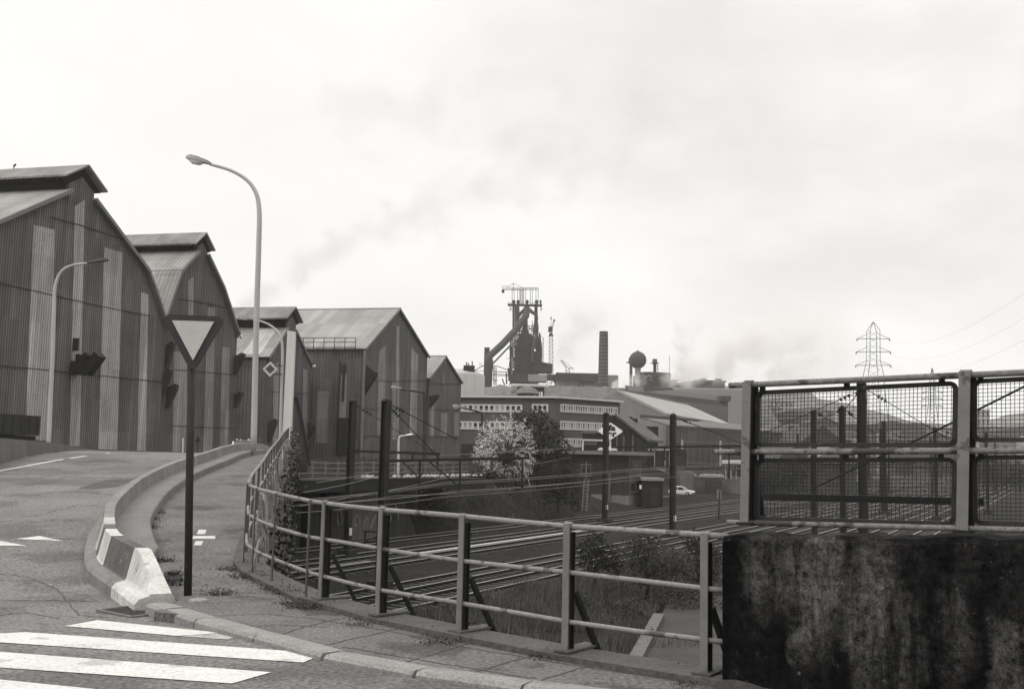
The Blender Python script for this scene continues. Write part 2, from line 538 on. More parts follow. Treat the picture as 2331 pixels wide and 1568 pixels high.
# ------------------------------------------------------------------ concrete barrier
M_BWH = mat('white_painted_concrete', .43, var=.2, sc=2.5, fine=.2, fsc=30, rough=.85, streak=.2, patch=(5, .58, .55))
M_BDK = mat('dark_painted_concrete', .085, patch=(6, .6, 2.2), var=.3, sc=2.5, fine=.2, fsc=40, rough=.9, streak=.25)
M_BGR = mat('weathered_concrete', .165, var=.25, sc=1.2, fine=.25, fsc=30, rough=.9, streak=.28, bump=.25)
def spline(pts, step):
    out_ = []
    P_ = [Vector((x, y, 0)) for x, y in pts]
    P_ = [P_[0] * 2 - P_[1]] + P_ + [P_[-1] * 2 - P_[-2]]
    for i in range(1, len(P_) - 2):
        a, b, c, d = P_[i - 1:i + 3]
        n = max(1, int((c - b).length / step))
        for k in range(n):
            t = k / n
            out_.append(.5 * (2 * b + (c - a) * t + (2 * a - 5 * b + 4 * c - d) * t * t + (3 * b - a - 3 * c + d) * t ** 3))
    out_.append(P_[-2])
    return out_
bp_ = spline(BARR, .18)
acc = [0]
for a, b in zip(bp_, bp_[1:]): acc.append(acc[-1] + (b - a).length)
def bprof(i):
    p = bp_[i]
    d = (bp_[min(i + 1, len(bp_) - 1)] - bp_[max(i - 1, 0)]).normalized()
    left = Vector((-d.y, d.x, 0))
    zb = ramp(p.y) - .15
    s = acc[i]
    h = .56
    k = 1.0
    if s < 1.05:
        k = s / 1.05
    top = lerp(.22, h, k)
    tw = .072
    pr = [(.30, -.05), (.30, .12), (.255, .175), (.16, .20), (.145, min(.22, top)), (tw, top), (-tw, top), (-.13, .12), (-.13, -.05)]
    return [p + left * u + Vector((0, 0, zb + z)) for u, z in pr]
cuts = [(0, 1.35, 'white_band', M_BWH), (1.35, 2.45, 'dark_band', M_BDK), (2.45, 3.2, 'white_band', M_BWH), (3.2, 3.9, 'dark_band', M_BDK), (3.9, 4.6, 'pale_band', mat('pale_band', .33, var=.2, sc=2, streak=.2)), (4.6, 999, 'wall_run', M_BGR)]
br = thing('concrete_barrier', 'low curving concrete road barrier with white and dark painted end', 'barrier', (BARR[0][0], BARR[0][1], -.14))
for a, b, nm, mm in cuts:
    idx = [i for i in range(len(bp_)) if acc[i] >= a - .1 and acc[i] <= b + .1]
    if len(idx) < 2: continue
    prs = [bprof(i) for i in idx]
    m = MB()
    if a == 0:
        m.grid([p + [p[0]] for p in prs]); m.poly(prs[0]); m.poly(prs[-1][::-1])
        m.build(nm, mm, br)
    else:
        up_ = [p[3:] for p in prs]
        m.grid([p + [p[0]] for p in up_]); m.poly(up_[0]); m.poly(up_[-1][::-1])
        m.build(nm, mm, br)
prs = [[p[0], p[1], p[2], p[3], p[3] - UP * .2] for p in (bprof(i) for i in range(len(bp_)) if acc[i] > 1.25)]
m = MB(); m.grid([p + [p[0]] for p in prs]); m.poly(prs[0]); m.build('toe', M_BGR, br)
# drain hole
e0 = bprof(0)
c = (e0[0] + e0[-1]) / 2 + Vector((0, -.012, .125))
MB().tube([c - (bp_[1] - bp_[0]).normalized() * .02, c - (bp_[1] - bp_[0]).normalized() * .003], .055, 12).build('drain_hole', mat('hole_black', .008, var=.1), br)
# raised concrete strip between barrier and walkway
sp = [i for i in range(len(bp_)) if acc[i] > 1.7]
rowsS = []
for i in sp:
    p = bp_[i]
    d = (bp_[min(i + 1, len(bp_) - 1)] - bp_[max(i - 1, 0)]).normalized()
    rt = Vector((d.y, -d.x, 0))
    z = ramp(p.y)
    w = min(.62, .25 + (acc[i] - 1.7) * .25)
    h = .17 * min(1, .4 + (acc[i] - 1.7) * .5)
    rowsS.append([p + rt * .1 + Vector((0, 0, z - .2)), p + rt * .1 + Vector((0, 0, z + h - .02)), p + rt * (w - .02) + Vector((0, 0, z + h)), p + rt * w + Vector((0, 0, z + h - .02)), p + rt * (w + .02) + Vector((0, 0, z - .05))])
m = MB().grid(rowsS)
m.poly(rowsS[0])
tag(m.build('plinth', mat('plinth_concrete', .13, var=.25, sc=1.0, fine=.25, fsc=30, streak=.1, rough=.95), loc=rowsS[0][1]), 'raised concrete plinth strip between the curving barrier and the walkway', 'plinth')

# low parapet on the far side of the road
pl = [P(-60, 1019, 27), P(0, 1019, 31), P(60, 1019.5, 34.5), P(120, 1022, 38), P(170, 1025.5, 42), P(215, 1029, 47)]
hh = [.34, .30, .27, .24, .18, .08]
m = MB()
rws = []
for p, h in zip(pl, hh):
    rws.append([p + Vector((0, -.0, -.6)), p + Vector((0, 0, h)), p + Vector((-.16, .32, h)), p + Vector((-.16, .32, -.6))])
m.grid([r_ + [r_[0]] for r_ in rws]); m.poly(rws[0]); m.poly(rws[-1][::-1])
tag(m.build('parapet', mat('parapet_concrete', .12, var=.25, sc=.8, streak=.2), loc=pl[2]), 'low grey parapet wall curving along the far side of the road', 'parapet')
# dark goods trailer behind it
tr = thing('lorry_trailer', 'dark box trailer parked behind the far road parapet', 'trailer', P(0, 1000, 52))
m = MB(); c = P(-30, 965, 52)
m.box(c, (3.2, 5, 1.05)); m.build('box_body', mat('trailer_dark', .02, var=.4, sc=2, streak=.4), tr)
m = MB()
for k in range(6): m.box(c + Vector((1.62, -2.2 + k * .88, 0)), (.06, .08, 1.05))
for k in range(4): m.box(c + Vector((-1.4 + k * .95, -2.52, 0)), (.08, .05, 1.05))
m.build('ribs', mat('trailer_rib', .035, var=.3), tr)
m = MB(); m.box(c + Vector((0, 0, -.68)), (3.0, 4.6, .26)); m.build('chassis', mat('chassis_black', .012), tr)
for sx in (-1, 1):
    for k in (0, 1):
        MB().tube([c + Vector((1.2 * sx - .12, -1.2 + 1.2 * k, -.8)), c + Vector((1.2 * sx + .12, -1.2 + 1.2 * k, -.8))], .42, 14).build('wheel', mat('tyre_black', .012), tr)

# ------------------------------------------------------------------ retaining structure under the pavement edge
M_RET = mat('stained_retaining_concrete', .035, var=.4, sc=.6, fine=.25, fsc=14, streak=.5, ssc=.8, rough=.95)
pts = [Vector((X + .12, Y, 0)) for X, Y in RAIL]
pts = [Vector((2.2, 7.2, 0))] + pts
pts = [p for p in pts if p.y < 27]
m = MB()
m.grid([[Vector((p.x, p.y, -5.2)), Vector((p.x, p.y, ramp(p.y) - .02)), Vector((p.x - .4, p.y - .1, ramp(p.y) - .02))] for p in pts])
tag(m.build('retaining_wall', M_RET, loc=pts[2]), 'tall concrete retaining wall carrying the walkway above the railway', 'retaining wall')
# coping of the edge
m = MB()
ps = [Vector((X, Y, ramp(Y))) for X, Y in [(1.95, 7.25)] + RAIL]
rw = []
for i, p in enumerate(ps):
    d = (ps[min(i + 1, len(ps) - 1)] - ps[max(i - 1, 0)]).normalized(); s_ = Vector((d.y, -d.x, 0)).normalized()
    rw.append([p - s_ * .16 + Vector((0, 0, -.1)), p - s_ * .15 + Vector((0, 0, .05 + .012 * math.sin(i * 3))), p + s_ * .24 + Vector((0, 0, .05)), p + s_ * .25 + Vector((0, 0, -.3))])
struct(m.grid(rw).build('edge_coping', mat('coping_concrete', .065, var=.4, sc=1.5, fine=.35, fsc=22, bump=.4)))
# bridge girder and piers where the tracks pass under the road
gb = thing('road_bridge', 'dark concrete road bridge span over the tracks, on round piers', 'bridge', (-6.2, 27, -4.9))
ep = [Vector((edgeX(Y) + .1, Y, 0)) for Y in (26.5, 30, 34, 38, 44, 50, 56, 62, 68)]
m = MB()
rw = []
for p in ep:
    z = ramp(p.y)
    rw.append([p + Vector((-9, 0, z - 1.3)), p + Vector((0, 0, z - 1.3)), p + Vector((0.02, 0, z - .02)), p + Vector((-.35, 0, z - .02))])
m.grid(rw); m.build('girder', M_CONCD, gb)
for Y in (32, 40, 48, 56):
    for k in (0, 1):
        MB().tube([(edgeX(Y) - .8 - 4 * k, Y, -5), (edgeX(Y) - .8 - 4 * k, Y, ramp(Y) - 1.3)], .45, 12).build('pier', M_CONCD, gb, smooth=True)
m = MB().box((-22, 42, -2.4), (.5, 60, 5.6)); m.build('shade_backing', mat('underbridge_shade', .012, var=.3, sc=.3), gb)  # added black slab, its colour stands for the dark under the bridge

# ------------------------------------------------------------------ near tubular railing
M_RAILG = mat('flaking_grey_paint', .18, var=.3, sc=4.5, fine=.2, fsc=50, rough=.7, spec=.3, patch=(4.5, .54, .30))
M_POSTG = mat('worn_post_paint', .14, var=.3, sc=5, fine=.15, fsc=120, rough=.75, spec=.25, patch=(6, .64, .5))
M_POSTD = mat('dark_post_paint', .07, var=.3, sc=5, fine=.3, fsc=50)
M_IRONB_SHADE = mat('black_iron_and_shade', .012, var=.3, sc=6, fine=.3, rough=.7)  # black iron; on post webs and braces the black stands for shade
rl = thing('guard_railing', 'tubular pedestrian guard railing of three rusty grey rails along the pavement edge', 'railing', (-.4, 9, 0))
rs = spline([(1.62, 7.44)] + RAIL, .5)
rs = [p for p in rs]
def railpts(h, i0=0, i1=None):
    return [Vector((p.x, p.y, ramp(p.y) + h)) for p in rs[i0:i1]]
for h, r_, nm in ((1.05, .0235, 'top_rail'), (.67, .0205, 'middle_rail'), (.29, .0205, 'bottom_rail')):
    pts = railpts(h)
    if h < 1: pts = [p for p in pts if p.y < 38]
    for p in pts: p.z += .006 * math.sin(p.x * 3 + h * 9)
    MB().tube(pts, r_, 12).build(nm, M_RAILG, rl, smooth='all')
posts = RAIL[:5] + [RAIL[5]] + [RAIL[6], RAIL[7], RAIL[8]]
for i, (X, Y) in enumerate(posts):
    a = Vector((*RAIL[max(0, i - 1)], 0)); b = Vector((*RAIL[min(len(RAIL) - 1, i + 1)], 0))
    e = (a - b).normalized(); n_ = Vector((e.y, -e.x, 0))
    if n_.y > 0: n_ = -n_
    z = ramp(Y)
    up = Vector((0, 0, 1))
    w = .060 if i < 5 else .036
    m = MB()
    c0 = Vector((X, Y, 0)) + n_ * .033
    m.box(c0 + Vector((0, 0, z + .53)), (w, .014, 1.08), (e, n_, up))
    po = m.build('post', M_POSTG if i < 5 else M_POSTD, rl)
    m = MB()
    cc = Vector((X, Y, 0))
    m.tube([cc + e * (-w * .62) + Vector((0, 0, z + 1.052)), cc + e * (w * .62) + Vector((0, 0, z + 1.052))], .031, 12)
    m.build('rail_cap', M_POSTG, po, smooth=True)
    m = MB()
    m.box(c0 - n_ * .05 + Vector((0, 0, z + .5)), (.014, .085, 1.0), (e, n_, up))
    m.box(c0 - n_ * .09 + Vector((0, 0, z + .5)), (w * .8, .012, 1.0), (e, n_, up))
    if i < 5: m.build('web', M_IRONB_SHADE, po)  # same paint as the post; its shaded side is coloured near-black
    if i < 5:
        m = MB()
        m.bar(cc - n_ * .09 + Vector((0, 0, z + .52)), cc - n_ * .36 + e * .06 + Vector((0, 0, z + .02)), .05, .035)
        m.build('brace', M_IRONB_SHADE, po)
        m = MB()
        m.box(cc - n_ * .14 + Vector((0, 0, z + .062)), (.15, .46, .016), (e, n_, up))
        m.build('base_plate', M_POSTD, po)
Yp = 14.2
while Yp < 38:
    X = edgeX(Yp); z = ramp(Yp)
    MB().box((X, Yp, z + .53), (.035, .035, 1.06)).build('post', M_POSTD, rl)
    Yp += 1.15 + Yp * .012
# wires and dead stems trailing over the outside of the far railing
# ------------------------------------------------------------------ bridge parapet wall and mesh fence
def wall_material():
    m = bpy.data.materials.new('blackened_concrete')
    t = NT(m)
    bs = t.node('ShaderNodeBsdfPrincipled')
    tc = t.node('ShaderNodeTexCoord'); vec = tc.outputs['Object']
    big = t.noise(vec, .95, 4, .55, mapping=(1.0, 1.0, .55), dist=.4)
    runs = t.noise(vec, 2.3, 5, .6, mapping=(1.3, 1.3, .22))
    fine = t.noise(vec, 17, 7, .78)
    fine2 = t.noise(vec, 90, 3, .6)
    a = t.remap(t.math('ADD', t.math('MULTIPLY', big, .62), t.math('MULTIPLY', runs, .45)), .53, .64, 0, 1, True)
    sx = t.node('ShaderNodeSeparateXYZ'); t.l.new(vec, sx.inputs[0])
    uu = t.math('ADD', t.math('MULTIPLY', sx.outputs[0], FE.x), t.math('MULTIPLY', sx.outputs[1], FE.y))
    wob = t.math('MULTIPLY', t.math('SUBTRACT', t.noise(vec, 2.4, 7, .72), .5), .55)
    acc_ = None
    # individual washed-out patches: (along, height, half width, half height, strength)
    for (u0, v0, ru, rv, s_) in ((.33, .86, .16, .30, .8), (.66, .80, .20, .42, 1.3), (.60, .50, .10, .22, .9), (1.06, .66, .18, .46, 1.0), (1.22, .40, .16, .34, .9), (1.02, .46, .06, .34, 1.0), (1.55, .60, .10, .34, .6), (1.80, .35, .10, .35, 1.0), (1.90, .20, .12, .22, 1.3), (2.4, .6, .2, .4, .9), (3.0, .7, .3, .4, .8), (3.7, .5, .3, .4, .8), (4.6, .6, .4, .5, .8)):
        q = t.math('ADD', t.math('POWER', t.math('ABSOLUTE', t.math('DIVIDE', t.math('SUBTRACT', t.math('ADD', uu, wob), u0), ru)), 2.0), t.math('POWER', t.math('ABSOLUTE', t.math('DIVIDE', t.math('SUBTRACT', t.math('ADD', sx.outputs[2], wob), v0), rv)), 2.0))
        e_ = t.math('MULTIPLY', t.remap(q, .0, 1.7, 1, 0), s_)
        acc_ = e_ if acc_ is None else t.math('MAXIMUM', acc_, e_)
    a = t.math('MULTIPLY', t.math('ADD', t.math('MULTIPLY', a, .16), acc_), t.remap(t.noise(vec, 3.2, 6, .7, mapping=(2.2, 2.2, .25)), .38, .64, .15, 1.3))
    val = t.math('ADD', .0035, t.math('MULTIPLY', a, .050))
    val = t.math('MULTIPLY', val, t.remap(fine, .36, .66, .18, 1.9))
    val = t.math('MULTIPLY', val, t.remap(fine2, .3, .7, .55, 1.5))
    vo = t.node('ShaderNodeTexVoronoi'); vo.inputs['Scale'].default_value = 4.6; t.l.new(vec, vo.inputs['Vector'])
    sp_ = t.remap(t.math('ADD', vo.outputs['Distance'], t.math('MULTIPLY', fine, .05)), .055, .095, .075, 0, True)
    keep = t.remap(t.noise(vec, 3.1, 2), .5, .56, 0, 1)
    val = t.math('ADD', val, t.math('MULTIPLY', sp_, keep))
    v2 = t.node('ShaderNodeTexVoronoi'); v2.inputs['Scale'].default_value = 17; t.l.new(vec, v2.inputs['Vector'])
    val = t.math('ADD', val, t.math('MULTIPLY', t.remap(v2.outputs['Distance'], .08, .15, .035, 0, True), t.remap(t.noise(vec, 5, 2), .54, .6, 0, 1)))
    lime = t.remap(t.math('ADD', t.math('MULTIPLY', t.noise(vec, 1.6, 5, .7, mapping=(1.6, 1.6, .5)), .8), t.math('MULTIPLY', fine, .22)), .62, .72, 0, .09, True)
    val = t.math('ADD', val, lime)
    t.l.new(t.grey(val), bs.inputs['Base Color'])
    bs.inputs['Roughness'].default_value = .95
    bs.inputs['Specular IOR Level'].default_value = .08
    bp = t.node('ShaderNodeBump'); bp.inputs['Strength'].default_value = .5; bp.inputs['Distance'].default_value = .02
    t.l.new(t.noise(vec, 32, 5, .7), bp.inputs['Height']); t.l.new(bp.outputs[0], bs.inputs['Normal'])
    t.l.new(bs.outputs[0], t.out.inputs[0])
    return m
M_WALLB = wall_material()
UP = Vector((0, 0, 1))
def FPnt(px, py, d=0.0):
    return onplane(px, py, FA + FNRM * d, FNRM)
A0 = FA - FE * .0
B0 = FA + FE * 6.0
TH = .34
m = MB()
# top edge slightly uneven
n = 60
rws = []
for k in range(n + 1):
    p = A0.lerp(B0, k / n)
    zt = 1.065 + .010 * math.sin(k * .9) + .007 * math.sin(k * 2.7) + .058 * 6.0 * k / n
    zb = -.5
    rws.append([p + FNRM * .08 + UP * zb, p + FNRM * .08 + UP * (zt - .04), p + FNRM * .05 + UP * zt, p - FNRM * TH + UP * (zt + .005), p - FNRM * TH + UP * zb])
m.grid(rws)
m.poly(rws[0][::-1]); m.poly(rws[-1])
pw = tag(m.build('parapet_wall', M_WALLB, loc=A0), 'massive blackened concrete bridge parapet with pale lichen and lime stains', 'parapet wall')
# wing wall below it, at the end of the parapet
m = MB().box(FA - FE * .02 - FNRM * .75 + UP * -2.2, (.3, .7, 5.2), (FE, FNRM, UP))
tag(m.build('wing_wall', mat('wing_concrete', .085, var=.3, sc=2, fine=.3, fsc=30, streak=.2), loc=FA), 'short grey concrete wing wall standing behind the end of the black parapet', 'wall')
# moss and dirt along its foot
rws = []
for k in range(61):
    p = A0.lerp(B0, k / 60) + FNRM * .08
    w = .16 + .07 * mnoise.noise((k * .35, 0, 0)) + .05 * math.sin(k * .5)
    rws.append([p + UP * (.06 + .015 * math.sin(k * 1.3)), p + FNRM * w * .5 + UP * .03, p + FNRM * w + UP * .008, p + FNRM * (w + .02) - UP * .05])
tag(MB().grid(rws).build('moss_strip', mat('moss_dirt', .035, var=.5, sc=5, fine=.4, fsc=30), smooth='all', loc=A0), 'strip of dark moss and dirt along the foot of the parapet', 'moss', kind='stuff')

fn = thing('bridge_fence', 'tall steel pipe fence with wire mesh panels on top of the parapet', 'fence', FA + UP * 1.06)
M_PIPE = mat('rusty_pipe', .15, var=.45, sc=4, fine=.3, fsc=40, rough=.75, patch=(4, .50, .25))
M_FPOST = mat('fence_post_grey', .145, patch=(5, .56, .45), var=.3, sc=5, fine=.16, fsc=140, rough=.8)
M_FRAME = mat('black_frame', .024, var=.5, sc=5, fine=.3, fsc=40, rough=.6, patch=(6, .62, 3.0))
M_MESH = mat('mesh_wire', .012, var=.2, rough=.6)
def fpipe(pa, pb, r_, nm, ex=0):
    a, b = FPnt(*pa), FPnt(*pb)
    d = (b - a)
    MB().tube([a.lerp(b, k / 12) for k in range(13)] + ([b + d.normalized() * ex] if ex else []), r_, 12).build(nm, M_PIPE, fn, smooth='all')
fpipe((1660, 877.5), (2331, 848), .0215, 'top_rail', 2.2)
fpipe((1628, 1029), (2331, 1025), .021, 'middle_rail', 2.2)
fpipe((1656, 1188), (2331, 1206), .019, 'bottom_rail', 2.2)
def fpost(px0, px1, pyt, pyb, w):
    a, b = FPnt(px0, pyt, .05), FPnt(px1, pyb, .05)
    m = MB(); m.bar(b, a, w, .016, up=FNRM)
    po = m.build('post', M_FPOST, fn)
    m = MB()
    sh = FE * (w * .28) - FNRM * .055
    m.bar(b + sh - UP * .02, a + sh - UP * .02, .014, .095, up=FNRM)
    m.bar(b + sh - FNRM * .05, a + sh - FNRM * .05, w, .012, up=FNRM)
    m.build('web', M_IRONB_SHADE, po)  # shaded side of the fence post put into the colour
    m = MB()
    c = a - FNRM * .05 - UP * .012
    m.tube([c - FE * w * .5, c + FE * w * .5], .028, 10); m.build('rail_cap', M_FPOST, po, smooth=True)
    m = MB(); m.box(b - FNRM * .06 - UP * .012, (.11, .16, .02), (FE, FNRM, UP)); m.build('base_plate', M_IRONB_SHADE, po)
fpost(1700, 1694, 869, 1188, .062)
fpost(2196, 2190, 845, 1206, .070)
pA, pB = FPnt(1697, 1030, .05), FPnt(2193, 1028, .05)
step = (pB - pA)
for k in (2, 3):
    a = pA + step * k; a.z = 2.2
    m = MB(); m.bar(Vector((a.x, a.y, 1.07)), a, .068, .016, up=FNRM); m.build('post', M_FPOST, fn)
def rounded(c0, c1, c2, c3, r_, n=5):
    cs = [c0, c1, c2, c3]; out_ = []
    for i in range(4):
        p = cs[i]; a = (cs[i - 1] - p).normalized(); b = (cs[(i + 1) % 4] - p).normalized()
        for k in range(n + 1):
            t = k / n
            q0, q1 = p + a * r_, p + b * r_
            out_.append((q0 * (1 - t) ** 2) + p * (2 * t * (1 - t)) + q1 * t * t)
    return out_
def panel(corners, nx, ny):
    """corners: tl, tr, br, bl in the fence plane"""
    cs = [c - FNRM * .055 for c in corners]
    loop = rounded(*cs, .045)
    fr = MB()
    for a, b in zip(loop, loop[1:] + loop[:1]):
        d = (b - a).normalized()
        fr.bar(a - d * .004, b + d * .004, .030, .034, up=FNRM)
    pf = fr.build('panel_frame', M_FRAME, fn)
    w = MB()
    tl, tr, brr, bl = cs
    for i in range(1, nx):
        t = i / nx
        j = random.uniform(-.0015, .0015)
        w.bar(tl.lerp(tr, t) + FE * j, bl.lerp(brr, t) + FE * j, .0034, .0034, up=FNRM)
    for i in range(1, ny):
        t = i / ny
        w.bar(tl.lerp(bl, t) - FNRM * .0036, tr.lerp(brr, t) - FNRM * .0036, .0034, .0034, up=FNRM)
    w.build('wire_mesh', M_MESH, pf)
    m = MB()
    for t in (.03, .48, .94):
        p = tl.lerp(tr, t); m.box(p + UP * .028 + FNRM * .02, (.035, .03, .055), (FE, FNRM, UP))
    m.build('clips', M_IRONB_SHADE, pf)
pan1 = [FPnt(1720, 893), (FPnt(2172, 871)), FPnt(2170, 1012), FPnt(1718, 1012)]
panel(pan1, 51, 15)
pan2 = [FPnt(1718, 1048), FPnt(2170, 1046), FPnt(2168, 1193), FPnt(1716, 1180)]
panel(pan2, 51, 16)
for pn, ny in ((pan1, 15), (pan2, 16)):
    q = [p + step for p in pn]
    dz = .02
    panel([p + UP * dz for p in q], 51, ny)
# outer stiffening beam seen through the lower panels
m = MB(); m.bar(FPnt(1735, 1130, -.55), FPnt(2240, 1142, -.55), .05, .05); m.build('outer_beam', M_IRONB_SHADE, fn)
MB().bar(FPnt(1720, 1060, -.06), FPnt(1738, 1180, -.3), .03, .03).build('strut', M_IRONB_SHADE, fn)
# ------------------------------------------------------------------ corrugated sheds
M_CORR = mat('corrugated_sheet', .09, var=.30, sc=.22, fine=.30, fsc=14, streak=.40, ssc=.55, corr=(.23, .42, 0), rows=(3.1, 2, .12), rough=.85)
M_CORRF = mat('corrugated_sheet_far', .08, var=.25, sc=.25, fine=.14, fsc=8, streak=.32, ssc=.45, corr=(.40, .16, 0), rough=.85)
M_CORRS = mat('corrugated_side', .082, var=.22, sc=.25, fine=.14, fsc=8, streak=.35, ssc=.45, corr=(.40, .16, 1), rough=.85)
M_PALE = mat('translucent_sheet', .265, var=.25, sc=.3, fine=.25, fsc=14, streak=.38, ssc=.5, corr=(.23, .30, 0), rough=.75)
M_PALEF = mat('translucent_sheet_far', .19, var=.2, sc=.3, fine=.12, fsc=8, streak=.38, ssc=.4, corr=(.40, .10, 0), rough=.75)
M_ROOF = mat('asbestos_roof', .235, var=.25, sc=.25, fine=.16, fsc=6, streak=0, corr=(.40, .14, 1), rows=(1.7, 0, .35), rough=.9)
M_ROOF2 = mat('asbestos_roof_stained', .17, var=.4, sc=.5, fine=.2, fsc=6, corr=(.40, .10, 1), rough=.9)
M_LIGHTR = mat('roof_light_sheet', .38, var=.25, sc=.5, fine=.15, fsc=6, corr=(.40, .12, 1), rough=.8)
M_OPENING_DARK = mat('louvre_black', .014, var=.4, sc=.5, rough=.95)
M_TRIM = mat('trim_sheet', .15, var=.25, sc=.6, fine=.15)
M_SEAM = mat('sheet_seam', .045, var=.3)
M_DUCT2 = mat('hood_sheet', .038, var=.4, sc=1.5, rough=.8)
M_DUCT = mat('duct_iron', .016, var=.4, sc=1.5, rough=.7)
PH = R(14)
class Shed:
    def __init__(s, px, py, Y, label, name='warehouse', zb=-1.0):
        p = P(px, py, Y)
        s.o = Vector((p.x, p.y, 0))
        s.u = Vector((math.sin(PH), math.cos(PH), 0)); s.w = Vector((-math.cos(PH), math.sin(PH), 0))
        s.n = -s.w
        s.zb = zb
        s.root = thing(name, label, 'warehouse', s.o, R(90) - PH, 'corrugated sheds in a row along the road')
    def q(s, px, py, outw=0.0):
        p = onplane(px, py, s.o + s.n * outw, s.n)
        d = p - s.o
        return (d.dot(s.u), p.z)
    def w3(s, a, out_, z): return s.o + s.u * a + s.n * out_ + UP * z
    def wall(s, pts, L, mt, mside=None):
        zb = s.zb
        prof = [(pts[0][0], zb)] + list(pts) + [(pts[-1][0], zb)]
        m = MB().prism([s.w3(a, 0, z) for a, z in prof], s.w * .25)
        g_ = m.build('gable_wall', mt, s.root)
        for a, z in (pts[0], pts[-1]):
            m = MB().prism([s.w3(a, -.25, zb), s.w3(a, -.25, z), s.w3(a, -L, z), s.w3(a, -L, zb)], s.u * (.2 if a == pts[0][0] else -.2))
            m.build('side_wall', mside or M_CORRS, s.root)
        return g_
    def roofs(s, pts, L, over=.35, th=.16, mt=None, eave=.25):
        for i, (a, b) in enumerate(zip(pts, pts[1:])):
            if abs(a[0] - b[0]) < .05: continue
            d = Vector((b[0] - a[0], 0, b[1] - a[1])).normalized()
            a2, b2 = list(a), list(b)
            if i == 0: a2 = [a[0] - d.x * eave, a[1] - d.z * eave]
            if i == len(pts) - 2: b2 = [b[0] + d.x * eave, b[1] + d.z * eave]
            nn = (-d.z * th, d.x * th)
            m = MB().prism([s.w3(a2[0], over, a2[1] + .02), s.w3(b2[0], over, b2[1] + .02), s.w3(b2[0] + nn[0], over, b2[1] + nn[1] + .02), s.w3(a2[0] + nn[0], over, a2[1] + nn[1] + .02)], s.w * (L + over))
            m.build('roof', mt or (M_ROOF if i % 2 == 0 else M_ROOF), s.root)
            m = MB().prism([s.w3(a2[0], over + .012, a2[1] - .10), s.w3(b2[0], over + .012, b2[1] - .10), s.w3(b2[0] + nn[0], over + .012, b2[1] + nn[1] + .03), s.w3(a2[0] + nn[0], over + .012, a2[1] + nn[1] + .03)], s.w * .10)
            m.build('verge_trim', M_TRIM, s.root)
    def monitor(s, rid, hw, zbase, zeave, zwall, L, over=.9, ew=.75, rise=None, wallmt=None):
        """ridge ventilator: dark louvred sides under a small roof of its own; rid=(s, z of roof ridge)"""
        a0 = rid[0]
        # front wall of the ventilator
        m = MB().prism([s.w3(a0 - hw, .02, zbase - .6), s.w3(a0 - hw, .02, zeave - .25), s.w3(a0, .02, zwall), s.w3(a0 + hw, .02, zeave - .25), s.w3(a0 + hw, .02, zbase - .6)], s.w * .25)
        m.build('ventilator_gable', wallmt or M_CORR, s.root)
        for sg in (-1, 1):
            m = MB().prism([s.w3(a0 + sg * hw, -.28, zbase - .6), s.w3(a0 + sg * hw, -.28, zeave), s.w3(a0 + sg * hw, -L, zeave), s.w3(a0 + sg * hw, -L, zbase - .6)], s.u * (-.15 * sg))
            m.build('louvre', M_OPENING_DARK, s.root)
            e = (a0 + sg * (hw + ew), zeave)
            m = MB().prism([s.w3(a0, over, rid[1]), s.w3(e[0], over, e[1]), s.w3(e[0], over, e[1] + .14), s.w3(a0, over, rid[1] + .14)], s.w * (L + over))
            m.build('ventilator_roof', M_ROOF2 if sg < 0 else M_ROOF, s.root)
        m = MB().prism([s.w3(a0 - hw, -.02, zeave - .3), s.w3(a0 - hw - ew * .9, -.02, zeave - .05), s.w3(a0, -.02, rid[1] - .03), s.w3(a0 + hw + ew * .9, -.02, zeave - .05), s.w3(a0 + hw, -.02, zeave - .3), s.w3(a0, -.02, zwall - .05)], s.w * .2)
        m.build('vent_gap_shade', M_OPENING_DARK, s.root)  # dark sheet standing for the shade in the open gap under the roof
    def strip(s, tl, tr, bl, br_, mt=None):
        pts = [s.q(*tl), s.q(*tr), s.q(*br_), s.q(*bl)]
        m = MB().prism([s.w3(a, .002, z) for a, z in pts], s.n * .03)
        m.build('translucent_panel', mt or M_PALE, s.root)
    def seam(s, pts, w=.05):
        q_ = [s.q(*p) for p in pts]
        m = MB()
        for a, b in zip(q_, q_[1:]): m.bar(s.w3(a[0], .035, a[1]), s.w3(b[0], .035, b[1]), .05, w)
        m.build('sheet_seam', M_SEAM, s.root)
    def duct(s, px, py, out_, up, w=.8, bend=1.2, drop=False):
        a, z = s.q(px, py)
        m = MB()
        if not drop:
            m.bar(s.w3(a, 0, z), s.w3(a, bend, z - .1), w, w * 1.2)
            m.bar(s.w3(a, bend * .85, z - .3), s.w3(a, out_, z + up), w, w * .75)
            m.build('extract_duct', M_DUCT, s.root)
        else:
            h = up
            if drop == 'up': m.prism([s.w3(a - w / 2, 0, z - h * .18), s.w3(a - w / 2, out_ * .8, z), s.w3(a - w / 2, out_, z - h * .08), s.w3(a - w / 2, out_ * .9, z - h * .25), s.w3(a - w / 2, .16, z - h), s.w3(a - w / 2, 0, z - h)], s.u * w)
            else: m.prism([s.w3(a - w / 2, 0, z), s.w3(a - w / 2, out_, z - h * .28), s.w3(a - w / 2, out_ * .9, z - h * .42), s.w3(a - w / 2, .02, z - h)], s.u * w)
            m.build('wall_hood', M_DUCT if drop != 'up' else M_DUCT2, s.root)

def mirror(pts, c): return [(2 * c - a, z) for a, z in reversed(pts)]
